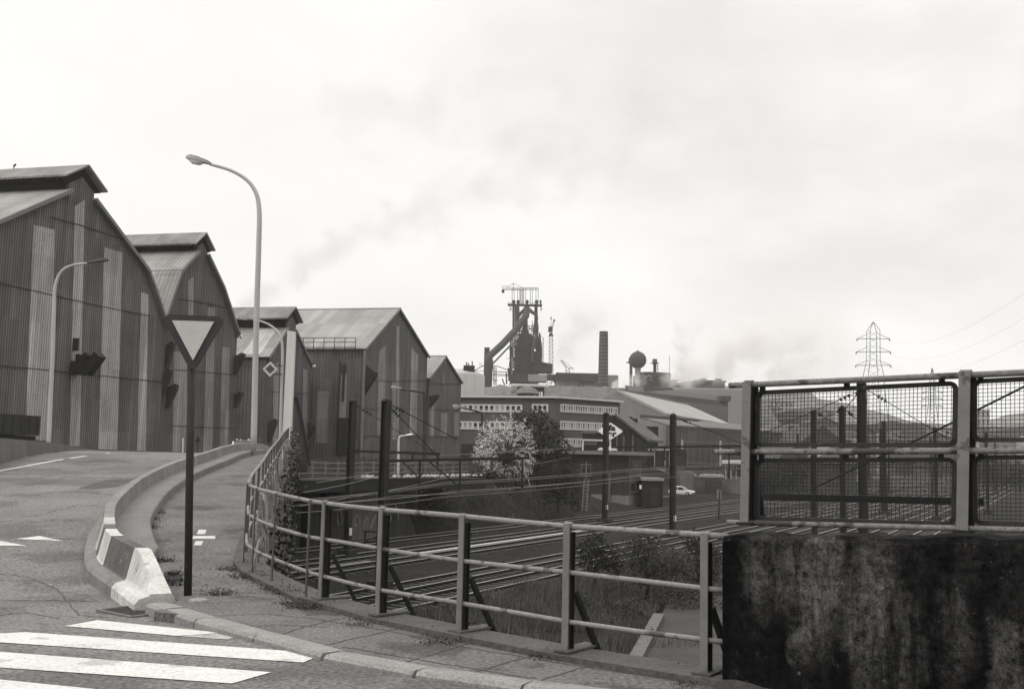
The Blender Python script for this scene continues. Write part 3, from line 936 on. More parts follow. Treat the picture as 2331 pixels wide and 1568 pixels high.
# shed 1
s1 = Shed(0, 1000, 65, 'biggest corrugated shed at the left edge, pale vertical sheet strips and a roof ventilator')
r1 = s1.q(188, 404)
rt = [s1.q(214, 441), s1.q(215, 461), s1.q(333, 618), s1.q(377, 747)]
hw = rt[0][0] - r1[0]
right_side = rt[1:]
left_side = mirror(right_side, r1[0])
prof = left_side + right_side
gab = left_side + [(r1[0], right_side[0][1] + .6)] + right_side
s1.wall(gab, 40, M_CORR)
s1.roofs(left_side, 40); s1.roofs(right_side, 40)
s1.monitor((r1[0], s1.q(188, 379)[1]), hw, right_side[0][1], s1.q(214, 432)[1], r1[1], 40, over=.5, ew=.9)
for st in ([(75, 512), (124, 523), (57, 1000), (112, 1003)], [(170, 470), (192, 455), (158, 1015), (181, 1015)], [(237, 563), (278, 575), (223, 1022), (266, 1024)], [(321, 665), (337, 670), (311, 1025), (331, 1026)], [(-40, 520), (-10, 520), (-50, 1000), (-20, 1000)]):
    s1.strip(*st)
s1.seam([(-60, 630), (0, 644), (120, 672), (230, 697), (340, 719)])
s1.seam([(-60, 828), (0, 832), (120, 843), (230, 855), (378, 870)])
s1.seam([(118, 495), (190, 515), (280, 545)], .07)
s1.duct(167, 837, 2.15, .95, .8, 1.4)
s1.duct(176, 815, .9, .3, .5, .5)
m = MB(); a, z = s1.q(167, 784); m.box(s1.w3(a, .12, z), (.5, .25, .9)); m.build('wall_box', M_DUCT, s1.root)
# small bird-like vent on the ridge
m = MB(); c = s1.w3(r1[0], -6, s1.q(188, 379)[1] + .1); m.bar(c, c + UP * .25, .05); m.bar(c + UP * .2, c + UP * .42 + s1.u * .16, .10); m.build('ridge_finial', M_DUCT, s1.root)

# shed 2
pA_ = s1.q(380, 1000)
s2o = s1.w3(pA_[0] + .4, -.3, 0)
s2 = Shed(381, 1000, s2o.y, 'second corrugated shed behind the give-way sign, pale roof light below its ventilator')
r2 = s2.q(461, 551)
rgt = [s2.q(471, 586), s2.q(504, 656), s2.q(540, 764)]
lft = [s2.q(362, 716), s2.q(409, 618), s2.q(447, 577)]
if lft[0][0] < -1.5: lft[0] = (-1.5, lft[0][1])
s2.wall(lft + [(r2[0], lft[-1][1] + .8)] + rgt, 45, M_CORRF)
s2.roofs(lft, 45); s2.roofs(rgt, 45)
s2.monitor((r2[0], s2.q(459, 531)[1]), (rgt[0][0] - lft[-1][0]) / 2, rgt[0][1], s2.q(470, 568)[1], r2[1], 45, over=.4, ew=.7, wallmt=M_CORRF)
# roof light band and stained lower slope
a, b = lft[0], lft[1]
def onslope(s, a, b, t0, t1, y0, y1, mt, nm='roof_light'):
    d = Vector((b[0] - a[0], 0, b[1] - a[1])).normalized(); nn = (-d.z * .2, d.x * .2)
    f = lambda t: (lerp(a[0], b[0], t) + nn[0], lerp(a[1], b[1], t) + nn[1])
    p, q_ = f(t0), f(t1)
    m = MB().prism([s.w3(p[0], -y0, p[1]), s.w3(q_[0], -y0, q_[1]), s.w3(q_[0], -y1, q_[1]), s.w3(p[0], -y1, p[1])], UP * .03)
    m.build(nm, mt, s.root)
onslope(s2, a, b, .58, .95, 2.2, 14, M_LIGHTR)
onslope(s2, a, b, .02, .28, .6, 3.5, M_LIGHTR)
onslope(s2, a, b, .30, .56, 1.2, 14, M_ROOF2, 'stained_sheets')
for st in ([(395, 800), (425, 800), (392, 1028), (424, 1028)], [(472, 700), (489, 700), (462, 1028), (482, 1028)], [(505, 790), (522, 790), (500, 1028), (518, 1028)], [(428, 640), (440, 630), (425, 1028), (436, 1028)]):
    s2.strip(*st, mt=M_PALEF)
s2.seam([(385, 840), (460, 846), (540, 853)]); s2.seam([(385, 968), (460, 972), (540, 974)]); s2.seam([(405, 680), (470, 690), (520, 702)])
s2.duct(381, 775, .7, 2.4, .4, drop='up'); s2.duct(369, 838, .95, 2.5, .4, drop='up'); s2.duct(383, 873, .95, 2.0, .4, drop='up')

# shed 3
s3 = Shed(613, 1000, 105, 'third corrugated shed behind the tall lamp post, small ventilator on its ridge', zb=-1.5)
r3 = s3.q(665, 720)
rgt = [s3.q(673, 756), s3.q(709, 833)]
lft = [s3.q(613, 812), s3.q(654, 750)]
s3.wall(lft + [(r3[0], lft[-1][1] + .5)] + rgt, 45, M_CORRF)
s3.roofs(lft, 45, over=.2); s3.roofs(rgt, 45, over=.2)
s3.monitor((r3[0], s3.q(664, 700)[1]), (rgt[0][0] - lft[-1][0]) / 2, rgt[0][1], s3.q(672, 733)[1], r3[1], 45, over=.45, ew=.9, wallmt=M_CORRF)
onslope(s3, lft[0], lft[1], .03, .97, 1.0, 3.2, M_LIGHTR); onslope(s3, lft[0], lft[1], .03, .55, 7, 12, M_LIGHTR); onslope(s3, lft[0], lft[1], .5, .97, 9, 14, M_ROOF2, 'stained_sheets')
for st in ([(622, 835), (634, 822), (620, 1030), (632, 1030)], [(690, 840), (700, 842), (688, 1040), (697, 1040)]): s3.strip(*st, mt=M_PALEF)
s3.seam([(613, 891), (650, 893), (706, 896)]); s3.seam([(613, 965), (650, 966), (706, 968)])
s3.duct(614, 952, .85, 2.5, .5, drop='up'); s3.duct(703, 960, .8, 2.0, .5, drop=True)
s2.duct(536, 803, 1.0, 2.0, .5, drop='up'); s2.duct(536, 890, .8, 1.6, .5, drop='up')
# shed 4
s4 = Shed(829, 1000, 115, 'wide plain corrugated shed right of the white pylon, catwalk rail along its eave', zb=-1.8)
r4 = s4.q(907, 705)
lft = [s4.q(830, 794), r4]; rgt = [r4, s4.q(973, 812)]
s4.wall([lft[0], r4, rgt[1]], 55, M_CORRF)
s4.roofs(lft, 55, over=.3); s4.roofs(rgt, 55, over=.3)
for st in ([(862, 800), (878, 785), (858, 990), (874, 990)], [(902, 742), (909, 742), (900, 990), (907, 990)], [(936, 790), (951, 808), (932, 990), (948, 990)], [(893, 870), (905, 870), (892, 1000), (903, 1000)]): s4.strip(*st, mt=M_PALEF)
s4.seam([(829, 866), (900, 867), (972, 866)]); s4.seam([(829, 930), (900, 930), (972, 930)]); s4.seam([(829, 992), (900, 993), (972, 994)])
# pale stripes on its long side wall
for y0, y1, z0, z1 in ((2, 2.8, .3, 10), (8.5, 10.5, 1, 11), (4.2, 5.6, 2, 8), (13, 14, 0, 11)):
    m = MB().span((0, 0, 0), (1, 1, 1)); m = MB()
    m.prism([s4.w3(-.002 + lft[0][0], -y0, z0), s4.w3(lft[0][0] - .002, -y1, z0), s4.w3(lft[0][0] - .002, -y1, z1), s4.w3(lft[0][0] - .002, -y0, z1)], s4.u * -.03)
    m.build('side_panel_strip', M_PALEF, s4.root)
# eave catwalk railing
ez = lft[0][1]; ea = lft[0][0] - .35
m = MB()
for h in (.15, .75, 1.25): m.bar(s4.w3(ea, -1.0, ez + h), s4.w3(ea, -11.5, ez + h), .07)
for k in range(9): m.bar(s4.w3(ea, -1 - k * 1.31, ez - .5), s4.w3(ea, -1 - k * 1.31, ez + 1.25), .07)
m.build('catwalk_rail', M_DUCT, s4.root)
m = MB(); m.tube([s4.w3(lft[0][0] - .15, .1, ez - .2), s4.w3(lft[0][0] - .15, .1, -1.2)], .16, 8); m.build('drainpipe', M_TRIM, s4.root)
m = MB(); m.bar(s4.w3(lft[0][0] - .12, -2.4, ez - 1.8), s4.w3(lft[0][0] - .12, -2.4, ez - 6), .25); m.tube([s4.w3(lft[0][0] - .15, -2.9, ez - 1.5), s4.w3(lft[0][0] - .15, -2.9, .5)], .07, 6); m.build('wall_ladder', M_DUCT, s4.root)
m = MB(); m.box(s4.w3(lft[0][0] - .45, -1.9, 2.3), (1.2, 1.0, 5.2), (s4.u, s4.w, UP)); m.build('door_stack', M_DUCT, s4.root)
s4.duct(831, 828, 1.5, 3.6, .8, drop=True)
m = MB(); m.box(s4.w3(lft[0][0] - .1, -9, .8), (.3, 1.3, 1.3), (s4.u, s4.w, UP)); m.build('dark_hatch', M_OPENING_DARK, s4.root)
# shed 5
a4 = s4.q(976, 900)
s5o = s4.w3(a4[0], .4, 0)
s5 = Shed(977, 1000, s5o.y, 'smallest corrugated shed at the end of the row beside the brick office', zb=-1.8)
r5 = s5.q(1013, 813)
lft = [s5.q(977, 861), r5]; rgt = [r5, s5.q(1050, 872)]
s5.wall([lft[0], r5, rgt[1]], 30, M_CORRF)
s5.roofs(lft, 30, over=.25); s5.roofs(rgt, 30, over=.25)
for st in ([(979, 900), (988, 900), (978, 992), (987, 992)], [(1004, 940), (1018, 940), (1003, 992), (1017, 992)], [(1008, 848), (1010, 845), (1008, 872), (1010, 872)], [(1034, 940), (1045, 940), (1033, 992), (1044, 992)]): s5.strip(*st, mt=M_PALEF)
s5.seam([(977, 873), (1010, 873), (1049, 874)], .08); s5.seam([(977, 931), (1010, 932), (1049, 933)]); s5.seam([(977, 993), (1010, 994), (1049, 995)])
s5.duct(979, 897, 1.3, 1.8, .7, drop='up')
# gutters' white outlets
for s_, pxy in ((s3, (709, 833)), (s2, (540, 764))):
    a, z = s_.q(*pxy); MB().bar(s_.w3(a - .1, .3, z - .1), s_.w3(a + .25, .3, z + .05), .3, .2).build('gutter_outlet', mat('white_outlet', .6), s_.root)

# ------------------------------------------------------------------ street lamps
M_GALV = mat('pale_lamp_paint', .36, var=.12, sc=1.5, fine=.1, fsc=20, streak=.12, rough=.6)
M_LHEAD = mat('lamp_head_grey', .22, var=.12, sc=3, rough=.5)
M_LDARK = mat('lamp_head_dark', .03, var=.2, rough=.5)
M_BOWL = mat('lamp_bowl', .72, var=.05, rough=.25)
def lamp(label, Y, pole, radii, head, hm, zfoot=None, pm=None, bowl=True, hw=.16):
    pts = [P(px, py, Y) for px, py in pole]
    if zfoot is not None: pts[0] = Vector((pts[0].x, pts[0].y, zfoot))
    t_ = thing('street_lamp', label, 'street lamp', pts[0], 0, 'street lamps of the road and the works')
    # smooth path
    P_ = [pts[0] * 2 - pts[1]] + pts + [pts[-1] * 2 - pts[-2]]
    sm, rr = [], []
    for i in range(1, len(P_) - 2):
        a, b, c, d = P_[i - 1:i + 3]
        for k in range(6):
            t = k / 6
            sm.append(.5 * (2 * b + (c - a) * t + (2 * a - 5 * b + 4 * c - d) * t * t + (3 * b - a - 3 * c + d) * t ** 3)); rr.append(lerp(radii[0], radii[1], (i - 1 + t) / (len(pts) - 1)))
    sm.append(pts[-1]); rr.append(radii[1])
    MB().tube(sm, rr, 10).build('pole', pm or M_GALV, t_, smooth='all')
    a, b = P(*head[0], Y), P(*head[1], Y)
    d = (b - a)
    nrm = d.cross(Vector((0, 1, 0))).normalized()
    if nrm.z < 0: nrm = -nrm
    # lantern: tapered hood above, bowl below
    m = MB()
    sec = []
    for t, w, h in ((0, .35, .45), (.12, .55, .7), (.55, 1.0, 1.0), (.85, .95, 1.0), (1.0, .55, .55)):
        c = a + d * t
        y = Vector((0, 1, 0)) * hw * w
        sec.append([c - y, c - y * .7 + nrm * hw * .8 * h, c + y * .7 + nrm * hw * .8 * h, c + y])
    m.grid([s_ + [s_[0]] for s_ in sec]); m.poly(sec[0]); m.poly(sec[-1][::-1])
    m.build('lantern_hood', hm, t_, smooth=True)
    if bowl:
        m = MB(); sec = []
        for t, w, h in ((.30, .5, .05), (.45, .85, .7), (.75, .85, .8), (.95, .5, .1)):
            c = a + d * t - nrm * .004
            y = Vector((0, 1, 0)) * hw * w
            sec.append([c - y, c - y * .6 - nrm * hw * .75 * h, c + y * .6 - nrm * hw * .75 * h, c + y])
        m.grid([s_ + [s_[0]] for s_ in sec]); m.poly(sec[0]); m.poly(sec[-1][::-1]); m.build('lantern_bowl', M_BOWL, t_, smooth=True)
    return t_
lamp('tallest pale street lamp, swan-neck arm over the road, standing on the walkway', 37, [(577, 1033), (583, 760), (589, 560), (590, 480), (583, 440), (562, 410), (525, 388), (478, 374)], (.115, .055), [(480, 375), (424, 361)], M_LHEAD, hw=.21)
lamp('street lamp with dark head in front of the biggest shed, across the road', 50, [(112, 1000), (120, 800), (123, 700), (126, 650), (140, 618), (165, 604), (200, 599)], (.11, .05), [(198, 599.5), (247, 593)], M_LDARK, zfoot=.9, bowl=False, hw=.17)
lamp('street lamp behind the tall lamp post, arm reaching to the left, carrying a diamond sign', 55, [(637, 1030), (641, 880), (643, 800), (638, 765), (620, 744), (596, 732), (575, 728)], (.085, .05), [(577, 729), (540, 720)], M_LHEAD, zfoot=ramp(55), hw=.17)
lamp('thin dark street lamp with long straight arm in front of the wide plain shed', 100, [(965, 1052), (966, 960), (966, 898), (962, 893), (930, 888), (912, 884.5)], (.16, .10), [(914, 885), (890, 882)], M_LHEAD, zfoot=.0, pm=M_LDARK, hw=.3)
lamp('thin dark street lamp in front of the brick office, between shed and blossom tree', 96, [(1097, 1085), (1097, 1000), (1097, 945), (1092, 938), (1070, 932), (1048, 927)], (.13, .07), [(1050, 927.5), (1030, 925)], M_LHEAD, zfoot=-1.5, pm=M_LDARK, hw=.3)
lamp('short white lamp post beyond the fence on the street terrace', 74, [(906, 1092), (907, 1040), (908, 1000), (912, 993), (922, 992)], (.10, .07), [(920, 992), (940, 989)], M_BOWL, zfoot=-.5, pm=mat('white_post', .45, var=.2), bowl=False, hw=.14)

# ------------------------------------------------------------------ signs
M_SRED = mat('sign_border_dark', .036, var=.12, sc=3, fine=.1)
M_SWHITE = mat('sign_face_pale', .40, var=.08, sc=3, fine=.08)
M_SPOST = mat('sign_post_dark', .028, var=.3, sc=3, fine=.2, streak=.2)
ys_ = 11.1
foot = P(428, 1345, ys_); foot.z = 0
gs = thing('give_way_sign', 'inverted triangular give-way sign with pale centre on a dark post', 'traffic sign', foot)
top = P(437, 735, ys_)
MB().tube([foot, top], .042, 14).build('post', M_SPOST, gs, smooth='all')
def sgn(pts, dy): return [P(px, py, ys_ + dy) for px, py in pts]
outer = [(374, 722), (383, 715.5), (499, 720), (507, 728), (505, 738), (449, 834), (438, 840), (428, 834), (376, 736)]
o3 = sgn(outer, -.075)
m = MB(); m.prism(o3, Vector((0, .02, 0)))
pl_ = m.build('plate', M_SRED, gs)
MB().prism(sgn([(391, 729), (487, 732), (439, 820)], -.088), Vector((0, .008, 0))).build('face', M_SWHITE, pl_)
m = MB(); c = (o3[0] + o3[3]) / 2
m.tube([c + UP * -.03 + Vector((0, .02, 0)), c + UP * -.03 + Vector((0, .1, 0))], .03, 8); m.bar(P(432, 775, ys_ - .03), P(446, 775, ys_ - .03), .05, .04); m.build('clamp', M_SPOST, pl_)
# broken rubble lump and stone by its foot
sc_ = Gz(394, 1325, 0)
st = tag(MB().lathe(sc_, [(.10, -.02), (.12, .05), (.07, .09), (.08, .13), (.02, .15)], 5).build('concrete_stub', M_CONCD, loc=sc_), 'small crumbling dark concrete stub behind the barrier end', 'stub')
for px, py, w, lb in ((453, 1357, .22, 'pale flat stone fragment at the foot of the give-way sign post'), (345, 1388, .0, '')):
    if w:
        c = Gz(px, py, .05); m = MB()
        m.lathe(c - UP * .05, [(w * .5, 0), (w * .46, .02), (w * .3, .03)], 7)
        tag(m.build('stone', M_KERB, loc=c), lb, 'stone')
# diamond priority sign on the third lamp
Yd = 54.6
c = P(615, 840, Yd); h = 17.5 / 2266 * Yd
ps_ = thing('priority_road_sign', 'diamond priority-road sign with pale rim fixed to a lamp post', 'traffic sign', c)
def dia(c, r_, y): return [c + Vector((0, y, r_)), c + Vector((r_, y, 0)), c + Vector((0, y, -r_)), c + Vector((-r_, y, 0))]
MB().prism(dia(c, h, -.01), Vector((0, .03, 0))).build('rim', mat('sign_rim', .42), ps_)
MB().prism(dia(c, h * .62, -.022), Vector((0, .008, 0))).build('face', mat('sign_yellow_grey', .06), ps_)
for py in (832, 852): MB().bar(P(622, py, Yd + .05), P(642, py, Yd + .3), .05).build('bracket', M_DUCT, ps_)
# small warning triangle beyond the crest
Yw = 60
c = P(450, 1001, Yw); r_ = 8 / 2266 * Yw
ws = thing('warning_sign', 'small dark triangular warning sign at the crest of the road', 'traffic sign', P(449, 1029, Yw))
MB().prism([c + Vector((-r_, 0, -r_ * .6)), c + Vector((r_, 0, -r_ * .6)), c + Vector((0, 0, r_ * 1.2))], Vector((0, .03, 0))).build('plate', mat('warning_dark', .02), ws)
MB().tube([P(449, 1035, Yw + .1), P(450, 996, Yw + .1)], .035, 6).build('post', M_SPOST, ws)
tag(MB().tube([P(416, 1035, 60), P(417, 996, 60)], .05, 6).build('marker_post', mat('marker_white', .45), loc=P(416, 1030, 60)), 'thin pale marker post at the road crest behind the sign post', 'post')

# ------------------------------------------------------------------ vehicles
M_GLASS = mat('car_glass', .02, var=.1, rough=.08, spec=.6)
M_TYRE = mat('tyre', .012, var=.1, rough=.9)
def car(label, c, ang, body, length=4.1, width=1.65, van=False, name='parked_car', trim=.03):
    f = Vector((math.cos(ang), math.sin(ang), 0)); s_ = Vector((-f.y, f.x, 0))
    t_ = thing(name, label, 'van' if van else 'car', c)
    hb, hr = (1.0, 1.95) if van else (.86, 1.36)
    def sec(x, w, z0, z1):
        return [c + f * x - s_ * w * .94 + UP * z0, c + f * x - s_ * w + UP * (z0 + z1) / 2, c + f * x - s_ * w * .93 + UP * z1, c + f * x + s_ * w * .93 + UP * z1, c + f * x + s_ * w + UP * (z0 + z1) / 2, c + f * x + s_ * w * .94 + UP * z0]
    L2, w = length / 2, width / 2
    ss = [sec(-L2, w * .86, .38, hb * .88), sec(-L2 + .12, w * .97, .26, hb * .97), sec(-L2 * .4, w, .24, hb), sec(L2 * .35, w, .24, hb), sec(L2 - .55, w * .98, .24, hb * .92), sec(L2 - .1, w * .95, .27, hb * .80), sec(L2, w * .88, .34, hb * .70)]
    m = MB(); m.grid([q_ + [q_[0]] for q_ in ss]); m.poly(ss[0]); m.poly(ss[-1][::-1])
    b = m.build('body', body, t_, smooth=True)
    x = (-L2 + .1, -L2 + .3, L2 * .30, L2 * .62) if van else (-L2 + .25, -L2 + .85, L2 * .12, L2 * .42)
    def cab(wi, z0, z1, k0, k1):
        q_ = [c + f * (x[0] + k0) + UP * z0, c + f * (x[1] + k1) + UP * z1, c + f * (x[2] - k1) + UP * z1, c + f * (x[3] - k0) + UP * z0]
        lo, hi = w * .93, w * .78
        return q_, lo, hi
    q_, lo, hi = cab(w, hb - .02, hr, 0, 0)
    m = MB()
    vs = [q_[0] - s_ * lo, q_[1] - s_ * hi, q_[2] - s_ * hi, q_[3] - s_ * lo, q_[0] + s_ * lo, q_[1] + s_ * hi, q_[2] + s_ * hi, q_[3] + s_ * lo]
    m.add(vs, [(0, 1, 2, 3), (7, 6, 5, 4), (0, 4, 5, 1), (3, 2, 6, 7)])
    m.build('windows', M_GLASS, t_)
    m = MB()
    m.grid([[q_[1] - s_ * hi * 1.02 + UP * .0, q_[1] - s_ * hi * .8 + UP * .06, q_[1] + s_ * hi * .8 + UP * .06, q_[1] + s_ * hi * 1.02], [q_[2] - s_ * hi * 1.02, q_[2] - s_ * hi * .8 + UP * .05, q_[2] + s_ * hi * .8 + UP * .05, q_[2] + s_ * hi * 1.02]])
    for sg in (-1, 1):
        for i in (0, 3):
            j = 1 if i == 0 else 2
            m.bar(q_[i] + s_ * sg * lo, q_[j] + s_ * sg * hi, .07, .05)
        mid = (q_[1] + q_[2]) / 2; mb_ = (q_[0] + q_[3]) / 2
        m.bar(mb_ + s_ * sg * lo * 1.0, mid + s_ * sg * hi * 1.01, .08, .04)
    m.build('roof', body, t_)
    for xx in (-L2 + .75, L2 - .8):
        for sg in (-1, 1):
            p = c + f * xx + s_ * (w - .06) * sg + UP * .31
            wh = MB().tube([p - s_ * .1, p + s_ * .1], .31, 16).build('wheel', M_TYRE, t_, smooth=True)
            MB().tube([p - s_ * .11, p + s_ * .11], .17, 12).build('hubcap', mat('hubcap', .3, rough=.4), wh)
    m = MB(); m.bar(c + f * (L2 + .02) - s_ * w * .86 + UP * .45, c + f * (L2 + .02) + s_ * w * .86 + UP * .45, .1, .14); m.bar(c - f * (L2 + .02) - s_ * w * .86 + UP * .45, c - f * (L2 + .02) + s_ * w * .86 + UP * .45, .1, .14); m.build('bumper', mat('bumper_dark', .03), t_)
    for sg in (-1, 1):
        MB().box(c + f * (L2 - .01) + s_ * sg * w * .62 + UP * .62, (.08, .3, .14), (f, s_, UP)).build('headlight', M_BOWL, t_)
    return t_
M_CARW = mat('white_car_paint', .62, var=.05, rough=.35, spec=.5)
M_CARD = mat('dark_car_paint', .03, var=.1, rough=.35, spec=.5)
M_CARG = mat('pale_grey_car_paint', .42, var=.06, rough=.35, spec=.5)
vc = P(558, 1000, 66); vc.z = .46
v = car('white car with small beacons on its roof, half hidden behind the barrier by the lamp', vc, R(104), M_CARW, 4.3, 1.80, False, 'patrol_car')
m = MB()
for dx, dy in ((-.4, -.5), (.4, -.5), (-.4, .4), (.1, .4), (.5, .1)): m.tube([vc + Vector((dx, dy, 1.38)), vc + Vector((dx, dy, 1.56))], .05, 8)
m.bar(vc + Vector((-.6, .1, 1.43)), vc + Vector((.6, .1, 1.43)), .1, .05)
m.build('beacon_rack', mat('beacon_pale', .4), v)

# ------------------------------------------------------------------ white pylon, ivy wall, wedge
a, b = P(664, 753, 62), P(651, 1022, 62)
m = MB()
m.add([b + Vector((-.25, -.1, 0)), b + Vector((.27, -.1, 0)), b + Vector((.27, .3, 0)), b + Vector((-.25, .3, 0)), a + Vector((-.25, -.1, 0)), a + Vector((.23, -.1, -.05)), a + Vector((.23, .3, -.05)), a + Vector((-.25, .3, 0))],
      [(0, 3, 2, 1), (4, 5, 6, 7), (0, 1, 5, 4), (1, 2, 6, 5), (2, 3, 7, 6), (3, 0, 4, 7)])
m.v = [p for p in m.v]
tag(m.build('white_pylon', mat('white_concrete', .50, var=.1, sc=.8, fine=.1, fsc=20, streak=.12), loc=b), 'tall plain white square pylon standing at the end of the walkway railing', 'pylon')
wc = [P(672, 903, 47), P(676, 915, 47), P(684, 950, 47), P(699, 1028, 47), P(700, 1075, 47), P(668, 1075, 47), P(668, 905, 47)]
m = MB().prism(wc, Vector((-.05, .5, 0)))
wd = thing('wedge_wall', 'dark wedge-shaped wing wall rising behind the end of the walkway railing', 'wall', wc[4])
m.build('slab', mat('wedge_dark', .045, var=.4, sc=.8, streak=.4), wd)
m = MB()
for p, q_ in zip(wc[:4], wc[1:4]): m.bar(p + Vector((.03, -.05, 0)), q_ + Vector((.03, -.05, 0)), .10, .16)
m.bar(wc[3], P(705, 1060, 47), .09)
m.build('edge_beam', M_IRONB_SHADE, wd)
# ------------------------------------------------------------------ foliage tools
def foliage(m, blobs, n, sz, squash=1.0, shell=.55):
    """small leaf faces spread through a set of blobs (centre, radius)"""
    tot = sum(r_ ** 2 for _, r_ in blobs)
    for c, r_ in blobs:
        k = int(n * r_ * r_ / tot)
        for _ in range(k):
            d = Vector((random.gauss(0, 1), random.gauss(0, 1), random.gauss(0, 1))).normalized()
            rr = r_ * (shell + (1.12 - shell) * random.random() ** .7)
            if mnoise.noise((c + d * rr) * (1.6 / max(r_, .6))) > .22: rr *= random.uniform(.3, .8)
            p = c + Vector((d.x, d.y, d.z * squash)) * rr
            a = Vector((random.gauss(0, 1), random.gauss(0, 1), random.gauss(0, 1))).normalized()
            b = a.cross(Vector((random.gauss(0, 1), random.gauss(0, 1), random.gauss(0, 1)))).normalized()
            s_ = sz * random.uniform(.6, 1.4)
            m.add([p - a * s_, p + b * s_ * .5, p + a * s_, p - b * s_ * .5], [(0, 1, 2, 3)])
    return m
M_LEAFD = mat('dark_leaves', .028, var=.5, sc=.6, fine=.3, fsc=9, rough=.8, spec=.1)
M_LEAFM = mat('bush_leaves', .05, var=.5, sc=.7, fine=.3, fsc=9, rough=.8, spec=.1)
M_BLOS = mat('blossom', .40, var=.35, sc=.9, fine=.3, fsc=9, rough=.8, spec=.1)
M_BARK = mat('bark', .03, var=.3, sc=3)
M_IVY = mat('ivy_leaves', .075, var=.5, sc=2, fine=.4, fsc=12, rough=.7, spec=.15)
M_DRY = mat('dry_grass', .075, var=.4, sc=.3, fine=.2, rough=.9, spec=.05)

# ------------------------------------------------------------------ ivy and dead stems on the walkway wall
iv = thing('ivy', 'tangled ivy and dead pale stems climbing the wall and railing of the walkway', 'ivy', (-4.2, 17, 0))
m = MB()
for _ in range(11000):
    Y = random.uniform(14.5, 40)
    x = edgeX(Y) + .12 + abs(random.gauss(0, .16))
    top = ramp(Y) + .15 + .75 * max(0, min(1, (Y - 16) / 10)) * (.5 + .5 * mnoise.noise((Y * .6, 0, 3))) + (.5 if Y > 33 else 0)
    z = random.uniform(ZR, top)
    p = Vector((x, Y, z))
    if mnoise.noise(p * 1.1) < -.12: continue
    a = Vector((random.gauss(0, 1), random.gauss(0, 1), random.gauss(0, 1))).normalized()
    b = a.cross(Vector((random.random(), random.random(), random.random()))).normalized()
    s_ = random.uniform(.025, .07)
    m.add([p - a * s_, p + b * s_ * .7, p + a * s_, p - b * s_ * .7], [(0, 1, 2, 3)])
m.build('leaves', M_IVY, iv)
m = MB()
for k in range(260):
    Y = random.uniform(13.2, 36)
    x = edgeX(Y) + .10
    z0 = random.uniform(-4.6, -1.5); z1 = ramp(Y) + random.uniform(-.2, .9)
    pts = []
    for i in range(9):
        t = i / 8
        pts.append(Vector((x + .1 * mnoise.noise((k, t * 3, 0)) + .06, Y + 1.2 * mnoise.noise((k, t * 2, 7)) * t, lerp(z0, z1, t))))
    m.tube(pts, [random.uniform(.009, .02)] * 9, 5)
m.build('stems', mat('dead_stems', .20, var=.5, sc=2, fine=.3), iv)

# ------------------------------------------------------------------ far retaining wall, overhanging slab, street fence
m = MB()
rw = [[TP(-43.4, t, -5.1), TP(-43.4, t, plateau(-43.4, t) - .02), TP(-43.9, t, plateau(-43.4, t))] for t in range(16, 66, 3)]
m.grid(rw); m.poly([TP(-43.4, 64, -5.1), TP(-43.4, 64, -.4), TP(-52, 68, -.2), TP(-52, 68, -5.1)])
fw = thing('trackside_wall', 'stained concrete wall with chalky scribbles beyond the tracks, below the street', 'retaining wall', TP(-43.4, 50, -5))
m.build('wall_face', M_RET, fw)
m = MB()
for t in (44, 47.5, 51, 53.0): m.box(TP(-43.1, t, -2.9), (.6, .7, 4.3), (TN, TD, UP))
m.build('buttresses', mat('buttress_dark', .02, var=.4, streak=.4), fw)
m = MB(); m.box(TP(-43.36, 57.5, -2.9), (.05, 4.2, 3.8), (TN, TD, UP)); m.build('render_panel', mat('grey_render', .10, var=.3, sc=.7, streak=.3), fw)
# scribbled marks on the wall (loose pale strokes)
m = MB()
def stroke(pts, w=.05):
    q_ = [TP(-43.32, t, z) for t, z in pts]
    for a, b in zip(q_, q_[1:]): m.bar(a, b, .02, w)
for k in range(9):
    t0 = 53.6 + k * .95; z0 = -3.9 + .25 * math.sin(k)
    h = random.uniform(.8, 1.3)
    ph = random.uniform(0, 6)
    stroke([(t0 + .35 * math.cos(ph + i * .9) * random.uniform(.5, 1), z0 + h * .5 + h * .5 * math.sin(ph * 2 + i * 1.1)) for i in range(7)])
m.build('scribbles', mat('chalk_paint', .25, var=.5, sc=3), fw)
sl = thing('street_slab', 'dark overhanging concrete edge slab of the street, above the trackside wall', 'slab', TP(-42, 50, -.6))
m = MB()
rw = []
for t in range(20, 72, 3):
    z = plateau(-43.5, min(t, 61)) - (.0 if t < 62 else (t - 61) * .02)
    rw.append([TP(-41.6, t, z - .85), TP(-41.6, t, z - .05), TP(-43.6, t, z + .03), TP(-43.6, t, z - .85)])
m.grid([r_ + [r_[0]] for r_ in rw]); m.poly(rw[0]); m.poly(rw[-1][::-1])
m.build('edge_slab', mat('slab_soot_shade', .014, var=.4, sc=.6, streak=.2), sl)  # near-black: soot, plus the shadow of the overhang painted in
sf = thing('street_fence', 'low pale wire fence with concrete posts along the street edge before the sheds', 'fence', TP(-43.8, 50, -.4))
mw = MB(); M_FCON = mat('fence_concrete', .11, var=.3)
t = 40
while t < 72:
    z = plateau(-44, min(t, 61)); MB().box(TP(-43.9, t, z + .5), (.12, .12, 1.15), (TN, TD, UP)).build('post', M_FCON, sf); t += 1.35
for h in (.25, .6, .95): mw.tube([TP(-43.85, t, plateau(-44, min(t, 61)) + h + .04 * math.sin(t)) for t in range(40, 73, 2)], .028, 5)
mw.build('wires', mat('pale_wire', .16), sf)
